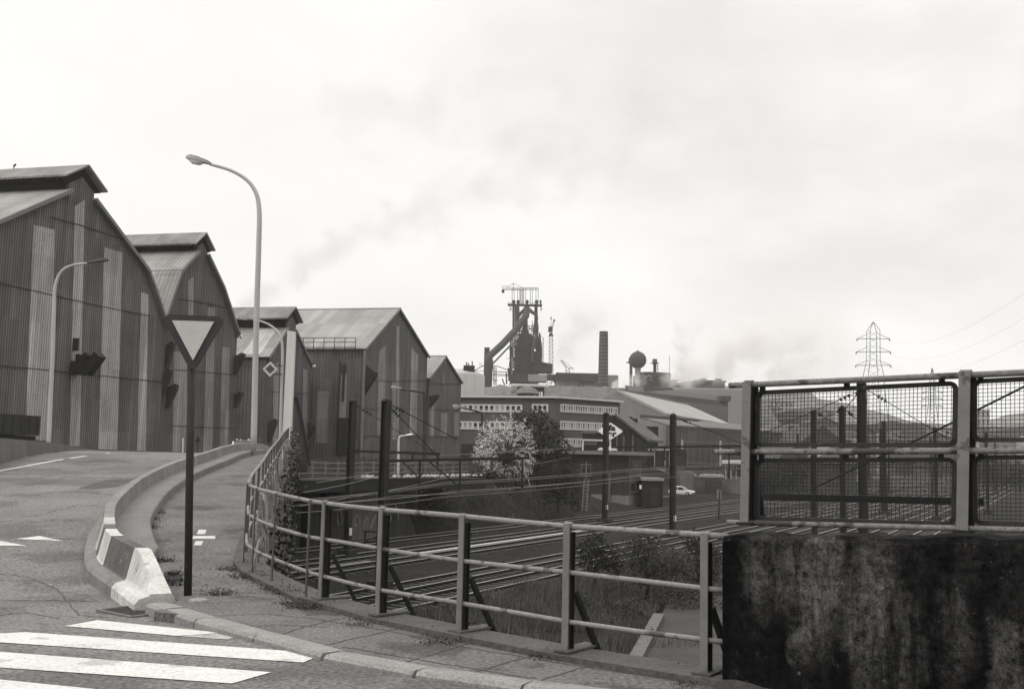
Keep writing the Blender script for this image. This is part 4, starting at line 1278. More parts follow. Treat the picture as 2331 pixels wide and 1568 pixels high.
# light rubble along the slab edge
m = MB()
for k in range(70):
    t = random.uniform(56, 71); p = TP(-42.2 + random.uniform(-.8, .8), t, plateau(-43.5, min(t, 61)) + .03)
    s_ = random.uniform(.06, .22); m.lathe(p, [(s_, -.03), (s_ * .8, s_ * .5), (s_ * .2, s_ * .7)], 5)
tag(m.build('rubble', mat('pale_rubble', .33, var=.5, sc=2), loc=TP(-42.2, 63, -.4)), 'pale rubble scattered on the edge of the street slab', 'rubble', kind='stuff')
# old fallen stuff by the wall foot
bt = thing('trackside_bench', 'small dark trackside equipment stand by the tracks beyond the rails', 'stand', P(846, 1228, 68))
c = P(846, 1215, 66); c.z = ZR
m = MB(); m.box(c + UP * .95, (1.1, .6, .12)); m.build('top', M_IRONB_SHADE, bt)
m = MB()
for sx in (-.42, .42): m.bar(c + Vector((sx, 0, -.2)), c + Vector((sx, 0, .92)), .1)
m.bar(c + Vector((-.42, 0, .3)), c + Vector((.42, 0, .6)), .07); m.build('legs', M_IRONB_SHADE, bt)

# ------------------------------------------------------------------ tracks
M_RAILS = mat('rail_steel_top', .34, var=.3, sc=.3, rough=.4, metal=.0, spec=.5)
M_RSIDE = mat('rail_rust', .006, var=.3, sc=2, rough=.9)
M_SLEEP = mat('sleeper', .045, var=.4, sc=.8, fine=.3)
tracks = [(-24.2, 0, 20, 420, 'nearest curving to the grass'), (-27.3, 0, 20, 620, ''), (-33.6, 0, 20, 620, ''), (-36.9, 0, 20, 620, ''), (-41.4, 0, 22, 620, ''), (-21.0, .0, 62, 500, ''), (-17.6, 0, 66, 500, ''), (-14.2, 0, 62, 460, ''), (-10.8, 0, 58, 420, '')]
labs = ['railway track nearest to the rough grass, passing under the road bridge', 'second railway track from the rough grass, beside the two near catenary masts', 'railway track just beyond the near catenary masts, in front of a pale strip', 'fourth railway track from the grass, middle of the far pair', 'farthest railway track, along the foot of the far wall and embankment',
        'siding behind the mesh fence, next to the nearest running track', 'second siding seen through the lower mesh panel', 'third siding seen through the lower mesh panel', 'siding closest to the bridge seen through the lower mesh']
for (off, d0, t0, t1, _), lb in zip(tracks, labs):
    tk = thing('railway_track', lb, 'railway track', TP(off, t0, ZR), 0, 'railway tracks in the cutting')
    for s_ in (-.74, .74):
        m = MB()
        n = 14
        for i in range(n):
            a = t0 + (t1 - t0) * (i / n) ** 1.6; b = t0 + (t1 - t0) * ((i + 1) / n) ** 1.6
            m.box((TP(off + s_, a, ZR - .07) + TP(off + s_, b, ZR - .07)) / 2, (.11, b - a, .14), (TN, TD, UP))
        rr = m.build('rail', M_RSIDE, tk)
        m = MB(); m.box((TP(off + s_, t0, ZR + .01) + TP(off + s_, t1, ZR + .01)) / 2, (.07, t1 - t0, .016), (TN, TD, UP)); m.build('running_surface', M_RAILS, rr)
    m = MB()
    t = t0
    while t < min(t1, 190):
        m.box(TP(off, t, ZR - .15), (2.5, .25, .06), (TN, TD, UP)); t += .65
    so = m.build('sleepers', M_SLEEP, tk); so['kind'] = 'stuff'
# pale cable trough between the tracks
tag(MB().box((TP(-35.3, 52, ZR - .1) + TP(-35.3, 78, ZR - .1)) / 2, (.34, 26, .1), (TN, TD, UP)).build('cable_trough', mat('trough_pale', .34, var=.4, sc=1.5), loc=TP(-35.3, 65, ZR)), 'long pale concrete cable trough cover lying between the tracks', 'cable trough')
tag(MB().box((TP(-35.1, 38, ZR - .1) + TP(-35.1, 47, ZR - .1)) / 2, (.22, 9, .08), (TN, TD, UP)).build('cable_trough', mat('trough_grey', .2, var=.4, sc=1.5), loc=TP(-35.1, 43, ZR)), 'short grey cable trough cover between the tracks nearer the bridge', 'cable trough')

# ------------------------------------------------------------------ catenary masts
M_MAST = mat('mast_black', .014, var=.3, sc=1.0, rough=.6)
M_PLATE = mat('number_plate_white', .66, var=.08)
M_WIRE = mat('wire_dark', .01)
M_CWIRE = mat('contact_wire', .13, var=.2, rough=.4, metal=.3)
def mast(label, foot_, ztop, w, plate=True, arms=(), stays=(), base=True, round_=False):
    t_ = thing('catenary_mast', label, 'catenary mast', foot_, 0, 'catenary masts along the tracks')
    f = Vector((foot_.x, foot_.y, ZR - .2)); tp = Vector((foot_.x, foot_.y, ztop))
    m = MB()
    ax = (TD, TN, UP)
    h = ztop - f.z
    m.box((f + tp) / 2 + TN * (w * .5), (w, .03, h), ax); m.box((f + tp) / 2 - TN * (w * .5), (w, .03, h), ax); m.box((f + tp) / 2, (.03, w - .03, h), ax)
    m.lathe(tp - UP * .05, [(w * .62, 0), (w * .5, .12), (w * .15, .2)], 8)
    m.build('post', M_MAST, t_)
    if base: MB().box(f + UP * .22, (w * 2.6, w * 2.6, .5), ax).build('footing', mat('footing_dark', .02, var=.3), t_)
    if plate: MB().box(f + UP * 1.55 + Vector((.16, -.16, 0)), (.22, .02, .45)).build('number_plate', M_PLATE, t_)
    for (p, q_, wd, drops) in arms:
        m = MB(); m.bar(p, q_, wd, wd * 1.2)
        am = m.build('cantilever', M_MAST, t_)
        for (tt, ln, dia_) in drops:
            c = p.lerp(q_, tt)
            m = MB(); m.bar(c, c - UP * ln, .10, .10)
            if dia_: m.bar(p.lerp(q_, tt - dia_), c - UP * ln * .92, .06)
            m.tube([c - UP * ln, c - UP * (ln + .18)], [.1, .06], 7)
            m.build('dropper', M_MAST, am)
    for (p, q_) in stays:
        m = MB(); m.bar(p, q_, .035)
        for k in (.16, .2, .24): m.tube([p.lerp(q_, k), p.lerp(q_, k + .012)], .1, 6)
        m.build('stay_wire', M_WIRE, t_)
    return t_
f2 = P(865, 1328, 47); f1 = P(790, 1258, 60.7)
b2a, b2b = P(868, 1049, 47), P(1204, 1042, 50)
b2c = P(1010, 1049, 48)
mast('thick black catenary mast nearest the camera, white number plate, long cantilever to the right', f2, P(872, 911, 47).z, .33,
     arms=[(b2a, b2b, .11, [(.52, 1.45, .22), (.955, 1.3, 0), (.25, .95, .12)])], stays=[(P(876, 914, 47), P(1040, 1000, 48.5)), (P(876, 914, 47), P(1000, 1043, 48))])
b1a, b1b = P(793, 1026, 60.7), P(1002, 1033, 61)
mast('slimmer black catenary mast left of the thick one, short cantilever', f1, P(793, 912, 60.7).z, .33, arms=[(b1a, b1b, .13, [(.97, .5, 0), (.70, .3, 0)])], stays=[(P(796, 914, 60.7), P(822, 928, 61)), (P(796, 914, 60.7), P(985, 1030, 61))])
f3 = P(1377, 1175, 94); f4 = P(1531, 1215, 80)
b4a, b4b = P(1380, 1017, 94), P(1527, 1015, 81)
mast('black catenary mast standing in front of the diamond sign of the gabled shed', f3, P(1377, 941, 94).z, .42, arms=[(P(1330, 1016, 94), P(1377, 1017, 94), .12, [])], stays=[(P(1379, 944, 94), P(1500, 1010, 90))])
mast('black catenary mast beside the parked white car, with crossbeam reaching to the fence', f4, P(1531, 944, 80).z, .40, arms=[(P(1392, 1018, 85), P(1700, 1015, 76), .13, [(.42, .9, .1), (.88, 2.3, 0)])], stays=[(P(1533, 948, 80), P(1650, 992, 78)), (P(1533, 948, 80), P(1690, 1010, 78))])
mT = mast('thickest dark mast behind the middle of the mesh panel', P(1968, 1330, 50), P(1970, 872, 50).z, .40, plate=False, stays=[(P(1970, 884, 50), P(1740, 985, 50)), (P(1970, 884, 50), P(2160, 1000, 48)), (P(1962, 884, 50), P(1925, 930, 62))])
mast('dark mast with pointed cap left of the thickest mast behind the mesh', P(1921, 1265, 65), P(1921, 927, 65).z, .34, plate=False, stays=[(P(1921, 930, 65), P(1870, 955, 70)), (P(1921, 930, 65), P(1990, 985, 70))])
mast('thinner dark mast farthest left behind the mesh panel', P(1855, 1240, 72), P(1856, 936, 72).z, .36, plate=False, stays=[(P(1856, 938, 72), P(1905, 965, 76))])
mast('short distant mast right of the thickest mast behind the mesh', P(2015, 1140, 118), P(2015, 960, 118).z, .45, plate=False)
# diagonal guy seen through the mesh
tag(MB().tube([P(2420, 835, 30), P(2331, 880, 30), P(2100, 995, 34), P(1980, 1050, 37), P(1850, 1112, 41)], .035, 6).build('guy_wire', M_WIRE, loc=P(2100, 995, 34)), 'thick dark guy wire running diagonally behind the mesh panels', 'wire')

# overhead wires: polylines above the tracks, sagging between supports
def wire(label, pts, r_=.022, mt=None, sag=.08, grp='overhead wires above the tracks'):
    out_ = []
    for a, b in zip(pts, pts[1:]):
        for k in range(8):
            t = k / 8; p = a.lerp(b, t); p.z -= sag * 4 * t * (1 - t); out_.append(p)
    out_.append(pts[-1])
    return tag(MB().tube(out_, r_, 5).build('overhead_wire', mt or M_CWIRE, loc=out_[len(out_) // 2]), label, 'overhead wire', grp)
dr = [b2a.lerp(b2b, .52) - UP * 1.6, b2a.lerp(b2b, .955) - UP * 1.45]
WL = 'pale overhead wire strung above the tracks between the bridge and the masts'
wire(WL, [P(664, 1150, 44), P(1053, 1117, 48), P(1470, 1082, 78), P(1690, 1066, 110)], .02)
wire(WL, [P(664, 1140, 44), P(1016, 1098, 60), P(1422, 1069, 85), P(1690, 1052, 120)], .025)
wire(WL, [P(700, 1140, 50), P(1016, 1102, 62), P(1422, 1073, 85), P(1690, 1056, 120)], .02)
wire(WL, [P(690, 1120, 52), P(860, 1083, 60), P(1002, 1052, 61), P(1190, 1018, 80)], .024)
wire(WL, [P(700, 1146, 44), P(900, 1128, 47), P(1204, 1108, 50), P(1470, 1078, 80), P(1690, 1063, 110)], .016)
wire(WL, [P(660, 1153, 44), P(800, 1130, 52), P(1000, 1090, 66), P(1300, 1040, 100)], .02)
wire(WL, [P(660, 1168, 40), P(1016, 1130, 48), P(1422, 1094, 70), P(1690, 1068, 95)], .017)
wire(WL, [P(720, 1098, 56), P(880, 1066, 60), P(1000, 1036, 61), P(1330, 1016, 94)], .022)

# ------------------------------------------------------------------ embankment plants
def tree(name, label, foot_, trunk_r, blobs, n, sz, lm, cat='tree', limbs=True):
    t_ = thing(name, label, cat, foot_)
    m = MB()
    mid = sum((c for c, _ in blobs), Vector()) / len(blobs)
    fork = foot_.lerp(mid, .45); fork.x = foot_.x + (fork.x - foot_.x) * .6
    m.tube([foot_ - UP * .3, foot_.lerp(fork, .5) + Vector((.06, 0, 0)), fork], [trunk_r, trunk_r * .8, trunk_r * .6], 8)
    for c, r_ in blobs:
        m.tube([fork, fork.lerp(c, .5) + Vector((random.uniform(-.2, .2), 0, random.uniform(-.1, .3))), c], [trunk_r * .45, trunk_r * .28, trunk_r * .1], 5)
    m.build('trunk', M_BARK, t_, smooth='all')
    m = MB(); foliage(m, blobs, n, sz)
    m.build('crown', lm, t_)
    return t_
# blossom tree: arching shoots lined with blossom
Yb = 88
bf = P(1150, 1098, Yb)
bt_ = thing('blossom_tree', 'white blossoming tree with arching branches on the railway embankment', 'tree', bf)
fork = P(1152, 1060, Yb)
m = MB(); m.tube([bf - UP * .5, bf.lerp(fork, .5), fork], [.2, .16, .13], 8)
lv = MB()
k = 0
while k < 400:
    ang = random.uniform(0, 2 * PI); rr = random.random() ** .5
    ex, ez = math.cos(ang) * rr, math.sin(ang) * rr
    px, py = 1148 + 66 * ex, 1022 - 74 * ez
    if py > 1075 and random.random() < .5: continue
    c = P(px, py, Yb + random.uniform(-2.4, 2.4) * math.sqrt(max(0, 1 - rr * rr)))
    if mnoise.noise(c * .62 + Vector((3, 1, 0))) > .24: k += 1; continue
    st_ = fork.lerp(c, .55) + UP * random.uniform(.1, .5)
    if k % 5 == 0: m.tube([fork, fork.lerp(st_, .5) + UP * .2, st_, c], [.07, .05, .03, .012], 5)
    d = (c - fork); d.z *= .5; d = d.normalized()
    dirn = (d + Vector((random.gauss(0, .35), random.gauss(0, .35), random.uniform(-.9, .55)))).normalized()
    ln = random.uniform(.45, 1.15)
    for i in range(13):
        t = i / 12
        p = c + dirn * (t - .4) * ln - UP * .3 * t * t + Vector((random.gauss(0, .05), random.gauss(0, .05), random.gauss(0, .05)))
        a = Vector((random.gauss(0, 1), random.gauss(0, 1), random.gauss(0, 1))).normalized(); b = a.orthogonal().normalized()
        s_ = random.uniform(.035, .085)
        lv.add([p - a * s_, p + b * s_ * .8, p + a * s_, p - b * s_ * .8], [(0, 1, 2, 3)])
    k += 1
for (sx, sy, ex, ey) in ((1190, 1060, 1208, 1108), (1130, 1070, 1158, 1100), (1110, 1030, 1072, 1035), (1190, 985, 1213, 975), (1180, 1030, 1212, 1062), (1120, 985, 1106, 958), (1160, 965, 1165, 938), (1140, 970, 1122, 945), (1185, 970, 1196, 955)):
    for i in range(34):
        t = i / 33; p = P(lerp(sx, ex, t), lerp(sy, ey, t) , Yb - .5) + Vector((random.gauss(0, .07), random.gauss(0, .1), random.gauss(0, .07)))
        a = Vector((random.gauss(0, 1), random.gauss(0, 1), random.gauss(0, 1))).normalized(); b = a.orthogonal().normalized(); s_ = random.uniform(.04, .09)
        lv.add([p - a * s_, p + b * s_ * .8, p + a * s_, p - b * s_ * .8], [(0, 1, 2, 3)])
m.build('trunk', M_BARK, bt_, smooth='all'); lv.build('crown', M_BLOS, bt_)
def blobs(lst, Y, dy=1.5): return [(P(px, py, Y + random.uniform(-dy, dy)), r_ * Y / 2266) for px, py, r_ in lst]
tree('dark_tree', 'dense dark leafy tree behind the blossom tree', P(1225, 1090, 97), .25, blobs([(1190, 960, 28), (1225, 950, 24), (1240, 985, 34), (1205, 1000, 36), (1270, 1000, 24), (1280, 1030, 26), (1240, 1035, 36), (1185, 1050, 40)], 97), 5200, .13, M_LEAFD)
tree('dark_shrub', 'black hanging shrub below the dark tree at the brick signal building', P(1270, 1160, 98), .15, blobs([(1235, 1085, 32), (1265, 1110, 34), (1300, 1120, 30), (1240, 1120, 26), (1315, 1145, 20), (1290, 1085, 30), (1215, 1080, 24)], 98), 4200, .13, M_LEAFD, 'shrub')
tree('dark_shrub', 'dark shrub on the top of the embankment below the blossom tree', P(1120, 1110, 86), .12, blobs([(1085, 1090, 18), (1115, 1085, 16), (1140, 1092, 16), (1175, 1098, 18), (1060, 1095, 12)], 86), 1800, .11, M_LEAFD, 'shrub')
tree('dark_shrub', 'dark round bush on the slope in front of the thick mast cantilever', P(985, 1165, 80), .12, blobs([(960, 1128, 24), (985, 1120, 22), (1000, 1140, 24), (940, 1145, 16), (1015, 1155, 16)], 78), 2600, .11, M_LEAFD, 'shrub')
tree('tall_bush', 'loose bush in the rough grass behind the railing, left of the last post', P(1470, 1345, 44), .08, blobs([(1440, 1255, 32), (1470, 1240, 36), (1505, 1270, 36), (1460, 1290, 40), (1530, 1290, 30), (1500, 1310, 34), (1555, 1280, 28)], 44, 1), 4200, .062, M_LEAFM, 'bush')
tree('tall_bush', 'dark bush in the rough grass just right of the second post', P(1350, 1330, 46), .08, blobs([(1330, 1250, 22), (1355, 1235, 24), (1385, 1265, 26), (1350, 1280, 30), (1400, 1290, 22)], 46, 1), 2600, .062, M_LEAFD, 'bush')
tree('tall_bush', 'low leafy bush close to the wing wall behind the last railing post', P(1595, 1330, 46), .08, blobs([(1590, 1250, 26), (1612, 1285, 28), (1575, 1225, 24), (1600, 1310, 30), (1630, 1260, 20)], 47, 1), 2200, .062, M_LEAFD, 'bush')

# low scrub between the bushes
bl_ = []
for k in range(46):
    c = Gz(random.uniform(1295, 1640), random.uniform(1315, 1395), ZR - .1)
    if mnoise.noise((c.x * .4, c.y * .4, 2)) < -.2: continue
    bl_.append((c + UP * .15, random.uniform(.35, .8)))
m = MB(); foliage(m, bl_, 9000, .055, squash=.7)
tag(m.build('scrub', M_LEAFM), 'low tangled scrub on the verge round the feet of the bushes', 'scrub', kind='stuff')
bl_ = []
for k in range(60):
    off, t = random.uniform(-22.5, -13), random.uniform(22, 62)
    c = TP(off, t, ZR - .15)
    if mnoise.noise((c.x * .3, c.y * .3, 5)) < .02: continue
    bl_.append((c + UP * .1, random.uniform(.3, .65)))
m = MB(); foliage(m, bl_, 6000, .05, squash=.8)
tag(m.build('brambles', M_LEAFD), 'dark bramble clumps scattered in the rough grass beside the nearest track', 'brambles', kind='stuff')
# ------------------------------------------------------------------ lower lane and rough grass
ka, kb_ = Gz(1430, 1497, ZR + .12), Gz(1503, 1370, ZR + .12)
lat = (kb_ - ka).normalized(); lan = Vector((lat.y, -lat.x, 0))
lane = MB().poly([ka - lat * 6 + UP * -.15, ka - lat * 6 + lan * 6 - UP * .15, kb_ + lat * 6 + lan * 6 - UP * .15, kb_ + lat * 3 + lan * .3 - UP * .15])
struct(lane.build('path', M_PATH))
for k in range(9):
    p = ka.lerp(kb_, k / 9 - .25); q_ = ka.lerp(kb_, (k + 1) / 9 - .25)
    w = .40
    m = MB().prism([p - lan * .02, p + lan * w, p + lan * w - UP * .3, p - lan * .02 - UP * .3], (q_ - p) * .985)
    struct(m.build('path_kerb', mat('path_kerb_stone', .10, var=.35, sc=2, fine=.3) if k == 0 else bpy.data.materials['path_kerb_stone'], loc=p))
struct(MB().poly([TP(-22.4, 12, -4.9), TP(-6, -4, -4.9), TP(3, -8, -4.9), TP(-2, 46, -4.9), TP(-13, 66, -4.9), TP(-22.4, 66, -4.9)]).build('verge', M_GRASSB))
def grass(nm, label, region, n, h, mt, base):
    m = MB()
    k = 0
    while k < n:
        off, t = region()
        p = TP(off, t, 0); p.z = base(off, t)
        nz = mnoise.noise(p * .55)
        if nz < -.22: k += 1; continue
        hh_ = h * random.uniform(.45, 1.25) * (1 + .9 * nz)
        a = random.uniform(0, 2 * PI); d = Vector((math.cos(a), math.sin(a), 0)); lean = Vector((random.gauss(0, .25), random.gauss(0, .25), 0)) * hh_
        w = .014 + .010 * random.random()
        m.add([p - d * w * 1.4, p + d * w * 1.4, p + lean + UP * hh_], [(0, 1, 2)])
        k += 1
    return tag(m.build(nm, mt, loc=None), label, 'grass', kind='stuff')
def reg1():
    while True:
        off, t = random.uniform(-22.3, -4), random.uniform(16, 64)
        p = TP(off, t)
        if (p - ka).dot(lan) < -.1 and p.y > 22: return off, t
grass('grass', 'rough dark grass between the railing wall and the nearest track', reg1, 42000, .55, mat('verge_grass', .085, var=.5, sc=.5, fine=.3, fsc=3, rough=.9, spec=.05), lambda o, t: -4.92)
def reg3():
    while True:
        off, t = random.uniform(-22.3, 0), random.uniform(14, 62)
        p = TP(off, t)
        if p.y > 20 and mnoise.noise((p.x * .25, p.y * .25, 4)) > -.15 and not (0 < (p - ka).dot(lan) < 4.5 and mnoise.noise((p.x * .5, p.y * .5, 1)) < .25): return off, t
grass('grass', 'patchy pale weeds and short tufts scattered over the verge and lane edge', reg3, 30000, .30, mat('verge_weeds', .11, var=.6, sc=.5, fine=.3, fsc=3, rough=.9, spec=.05), lambda o, t: -4.9)
def reg2():
    t = random.uniform(60, 100); return random.uniform(-57, -43.8), t
grass('grass', 'pale dry grass covering the far railway embankment', reg2, 30000, .55, M_DRY, lambda o, t: plateau(o, t) - .04)
# weeds along the pavement edge and kerbs
m = MB()
def weed(c, n, r_, h):
    for _ in range(n):
        p = c + Vector((random.gauss(0, r_), random.gauss(0, r_ * .7), 0)); p.z = ramp(p.y) - .005
        p.z += abs(random.gauss(0, .5)) * h
        a = Vector((random.gauss(0, 1), random.gauss(0, 1), random.gauss(0, .6))).normalized(); b = a.orthogonal().normalized(); s_ = random.uniform(.006, .016)
        m.add([p - a * s_, p + b * s_ * .8, p + a * s_, p - b * s_ * .8], [(0, 1, 2, 3)])
for X, Y in RAIL[:9]:
    for k in range(5): weed(Vector((X - random.uniform(-.1, .25), Y - random.uniform(-.3, .4), 0)), 70, .07, .05)
for px, py in ((560, 1290), (575, 1310), (590, 1318), (660, 1352), (640, 1345), (500, 1352), (700, 1385), (400, 1310), (395, 1330), (345, 1180), (355, 1160), (340, 1200), (380, 1128)):
    weed(pv(px, py), 260, .10, .07)
for k in range(26): weed(A0 + FNRM * random.uniform(.1, .26) + FE * random.uniform(0, 2.4), 40, .06, .05)
tag(m.build('weeds', M_LEAFM), 'small dark weeds and moss along the pavement edge and railing foot', 'weeds', kind='stuff')
# ------------------------------------------------------------------ brick office building
M_BRICK = mat('dark_brick', .085, var=.2, sc=.25, fine=.22, fsc=6, streak=.15, rough=.95)
M_BRICKD = mat('shaded_brick', .030, var=.3, sc=.3, fine=.25, fsc=6, streak=.3, rough=.95)  # darker copy of the brick, shade of the long face in its colour
M_WHITEF = mat('white_frame', .52, var=.1, sc=.5)
M_PANE = mat('window_pane', .03, var=.5, sc=.4, rough=.12, spec=.5)
M_BLIND = mat('window_blind', .30, var=.25, sc=.5)
M_ROOFEDGE = mat('roof_fascia_white', .50, var=.12, sc=.3)
def quadbox(a, b, zb, zt, th, nrm):   # vertical wall piece between plan points
    return [Vector((a.x, a.y, zb)), Vector((b.x, b.y, zb)), Vector((b.x, b.y, zt)), Vector((a.x, a.y, zt))], nrm * th
YC = 160.0
oc = P(1266, 906, YC); ol = P(1040, 906.5, YC * 1.03); orr = P(1411, 916, YC * 1.057)
zt = oc.z
of = thing('brick_office', 'three storey brick office with white window bands and thin white flat roof', 'office building', Vector((oc.x, oc.y, -1)))
eL = Vector((oc.x - ol.x, oc.y - ol.y, 0)); lenL = eL.length; eL.normalize(); nL = Vector((eL.y, -eL.x, 0))
eR = Vector((orr.x - oc.x, orr.y - oc.y, 0)); lenR = eR.length; eR.normalize(); nR = Vector((eR.y, -eR.x, 0))
back = [Vector((orr.x, orr.y, 0)) - nR * 18, Vector((ol.x, ol.y, 0)) - nL * 18]
foot_ = [Vector((ol.x, ol.y, 0)), Vector((oc.x, oc.y, 0)), Vector((orr.x, orr.y, 0))] + back
MB().prism([p + UP * -4 for p in foot_], UP * (zt + 4)).build('wall', M_BRICK, of)
m = MB()
ctr = sum(foot_, Vector()) / 5
m.prism([p + (p - ctr).normalized() * .7 + UP * (zt + .0) for p in foot_], UP * .30); m.build('roof_slab', M_ROOFEDGE, of)
def wface(org, e, n, px0, px1, pyt, pyb):
    q = [onplane(px0, pyt, org, n), onplane(px1, pyb, org, n)]
    return (q[0] - org).dot(e), (q[1] - org).dot(e), q[1].z, q[0].z
def window_row(org, e, n, rect, k, parent, pane_frac=.62, blind=.35):
    a, b, z0, z1 = wface(org, e, n, *rect)
    m = MB()
    for z in (z0, z1): m.box(org + e * ((a + b) / 2) + n * .06 + UP * (z - org.z), (b - a + .2, .16, .22), (e, n, UP))
    w = (b - a) / k
    for i in range(k + 1):
        m.box(org + e * (a + w * i) + n * .05 + UP * ((z0 + z1) / 2 - org.z), (w * (1 - pane_frac), .14, z1 - z0), (e, n, UP))
    m.box(org + e * ((a + b) / 2) + n * .055 + UP * (z0 + (z1 - z0) * .28 - org.z), (b - a, .06, .08), (e, n, UP))
    fr = m.build('window_band', M_WHITEF, parent)
    for i in range(k):
        mm = M_BLIND if random.random() < blind else M_PANE
        MB().box(org + e * (a + w * (i + .5)) + n * .03 + UP * ((z0 + z1) / 2 - org.z), (w * pane_frac, .03, z1 - z0 - .1), (e, n, UP)).build('pane', mm, fr)
OCp = Vector((oc.x, oc.y, 0))
window_row(OCp, eL, nL, (1042, 1187, 921, 937), 12, of)
window_row(OCp, eL, nL, (1213, 1246, 921, 937), 3, of)
window_row(OCp, eL, nL, (1042, 1100, 960, 976), 5, of)
window_row(OCp, eL, nL, (1115, 1187, 960, 976), 6, of)
window_row(OCp, eR, nR, (1276, 1404, 920.5, 943), 24, of, .62, .45)
window_row(OCp, eR, nR, (1276, 1404, 959, 981), 24, of, .62, .45)
window_row(OCp, eR, nR, (1276, 1404, 998, 1018), 24, of, .62, .45)
a, b, z0, z1 = wface(OCp, eL, nL, 1050, 1100, 1010, 1040)
MB().box(OCp + eL * ((a + b) / 2) + nL * .05 + UP * (z0 + z1) / 2, (b - a, .1, z1 - z0), (eL, nL, UP)).build('dark_entrance', M_PANE, of)
# penthouse with projecting roof
pa, pb = P(1178, 877, 170), P(1238, 880, 170)
ph_ = MB()
m = MB(); m.span((pa.x, 168, zt), (pb.x, 182, pb.z - .05)); m.build('penthouse_wall', mat('penthouse_dark', .06, var=.3), of)
m = MB(); qa, qb = P(1163, 875, 166), P(1249, 878.5, 166); m.span((qa.x, 165, qb.z - .12), (qb.x, 186, qb.z + .22)); m.build('penthouse_roof', M_ROOFEDGE, of)
c = P(1200, 903, 163); MB().lathe(c - UP * .3, [(1.1, 0), (1.1, .7), (2.1, .8), (1.4, 1.6), (.2, 2.1)], 12).build('roof_ventilator', mat('vent_grey', .12), of)
m = MB()
for px in (1217, 1228, 1233): c = P(px, 902, 164); m.tube([c - UP * .4, c + UP * .75], .14, 8)
m.build('vent_pipes', M_WHITEF, of)

# ------------------------------------------------------------------ brick signal building by the tracks
sb = thing('signal_building', 'long dark brick trackside building with overhanging flat roof and pale plinth', 'building', TP(-47, 114, ZR))
o1 = TP(-46.4, 113.6)
LW, LD = 15.0, 4.2
pts = [o1, o1 + TD * LD, o1 + TD * LD - TN * LW, o1 - TN * LW]
zr_ = 1.40
MB().prism([p + UP * -5 for p in pts], UP * (zr_ + 5)).build('wall', M_BRICKD, sb)
ctr = sum(pts, Vector()) / 4
rp_ = [o1 + TN * 1.3 - TD * .9, o1 + TN * 1.3 + TD * (LD + .9), o1 + TD * (LD + .9) - TN * (LW + .9), o1 - TD * .9 - TN * (LW + .9)]
MB().prism([p + UP * (zr_ + .003) for p in rp_], UP * .42).build('roof_slab', mat('roof_slab_grey', .17, var=.3, sc=.4, streak=.1), sb)
m = MB()
m.box(o1 - TN * 2.4 - TD * .05 + UP * (ZR + .62), (4.9, .16, 1.3), (TN, TD, UP)); m.box(o1 + TD * LD / 2 + TN * .05 + UP * (ZR + .62), (.16, LD, 1.3), (TN, TD, UP))
m.build('plinth', mat('pale_plinth', .15, var=.3, sc=.5, streak=.3), sb)
MB().box(o1 + TD * LD / 2 + TN * .03 + UP * -1.1, (.05, LD - .1, 4.9), (TN, TD, UP)).build('end_wall', mat('lit_brick', .075, var=.3, sc=.4, streak=.2), sb)  # paler brick slab, light on the end face painted in
m_wd = mat('window_dark', .02, rough=.2)
for z in (-2.5, .25):
    c = o1 + TD * LD / 2 + TN * .07 + UP * z
    w_ = MB().box(c, (.08, 2.6, .95), (TN, TD, UP)).build('window', m_wd, sb)
    MB().box(c - UP * .55 + TN * .08, (.22, 2.9, .16), (TN, TD, UP)).build('sill', M_KERB, w_)
    MB().box(c + TN * .05, (.06, .14, .95), (TN, TD, UP)).build('mullion', M_KERB, w_)
for s_ in (5.5, 8.5, 11.5):
    MB().box(o1 - TN * s_ - TD * .04 + UP * -1.2, (1.4, .1, 1.5), (TN, TD, UP)).build('window', m_wd, sb)
MB().box(o1 - TN * 2.6 - TD * .15 + UP * -2.6, (.75, .3, 3.6), (TN, TD, UP)).build('pilaster', mat('pilaster_grey', .09), sb)
tag(MB().lathe(P(1383, 1023, 112) - UP * .1, [(1.15, 0), (1.05, .18), (.7, .36), (.3, .46), (.05, .48)], 16).build('rooflight_dome', M_BLIND, loc=P(1383, 1023, 112), smooth=True), 'pale domed rooflight on the signal building below the white framed board', 'rooflight')
# black shed
bs0 = P(1480, 1130, 124); bs0.z = ZR
bl = thing('black_shed', 'small black trackside shed with pale flat roof beside the brick signal building', 'shed', bs0)
MB().box(bs0 + UP * 1.55, (2.5, 4, 3.3)).build('wall', mat('black_boards', .012, var=.3, streak=.3), bl)
MB().box(bs0 + UP * 3.3, (2.75, 4.3, .32)).build('roof', mat('shed_roof_pale', .25, var=.3), bl)
MB().box(bs0 + Vector((.2, -2.03, 1.2)), (1.0, .06, 2.2)).build('door', mat('shed_door', .02), bl)
MB().box(P(1458, 1108, 121), (.25, .05, .5)).build('notice', M_PLATE, bl)
# concrete signal stand in front of the brick wall
gs_ = thing('signal_ladder', 'pale slender signal post with ladder and small platform before the brick wall', 'signal post', P(1333, 1160, 92))
m = MB()
for px in (1328, 1338): m.bar(P(px - 3, 1163, 92), P(px + 2, 1090, 92), .09)
for k in range(10): m.bar(P(1326 + k * .4, 1158 - k * 7, 92), P(1336 + k * .4, 1158 - k * 7, 92), .05)
m.bar(P(1334, 1090, 92), P(1335, 1050, 92), .1); m.build('ladder', mat('ladder_grey', .16, var=.2), gs_)
m = MB()
for py in (1057, 1077, 1083): m.bar(P(1322, py, 92), P(1347, py, 92), .1, .12)
m.bar(P(1324, 1057, 92), P(1324, 1083, 92), .07); m.bar(P(1345, 1057, 92), P(1345, 1083, 92), .07); m.build('platform', mat('ladder_grey_dark', .10), gs_)

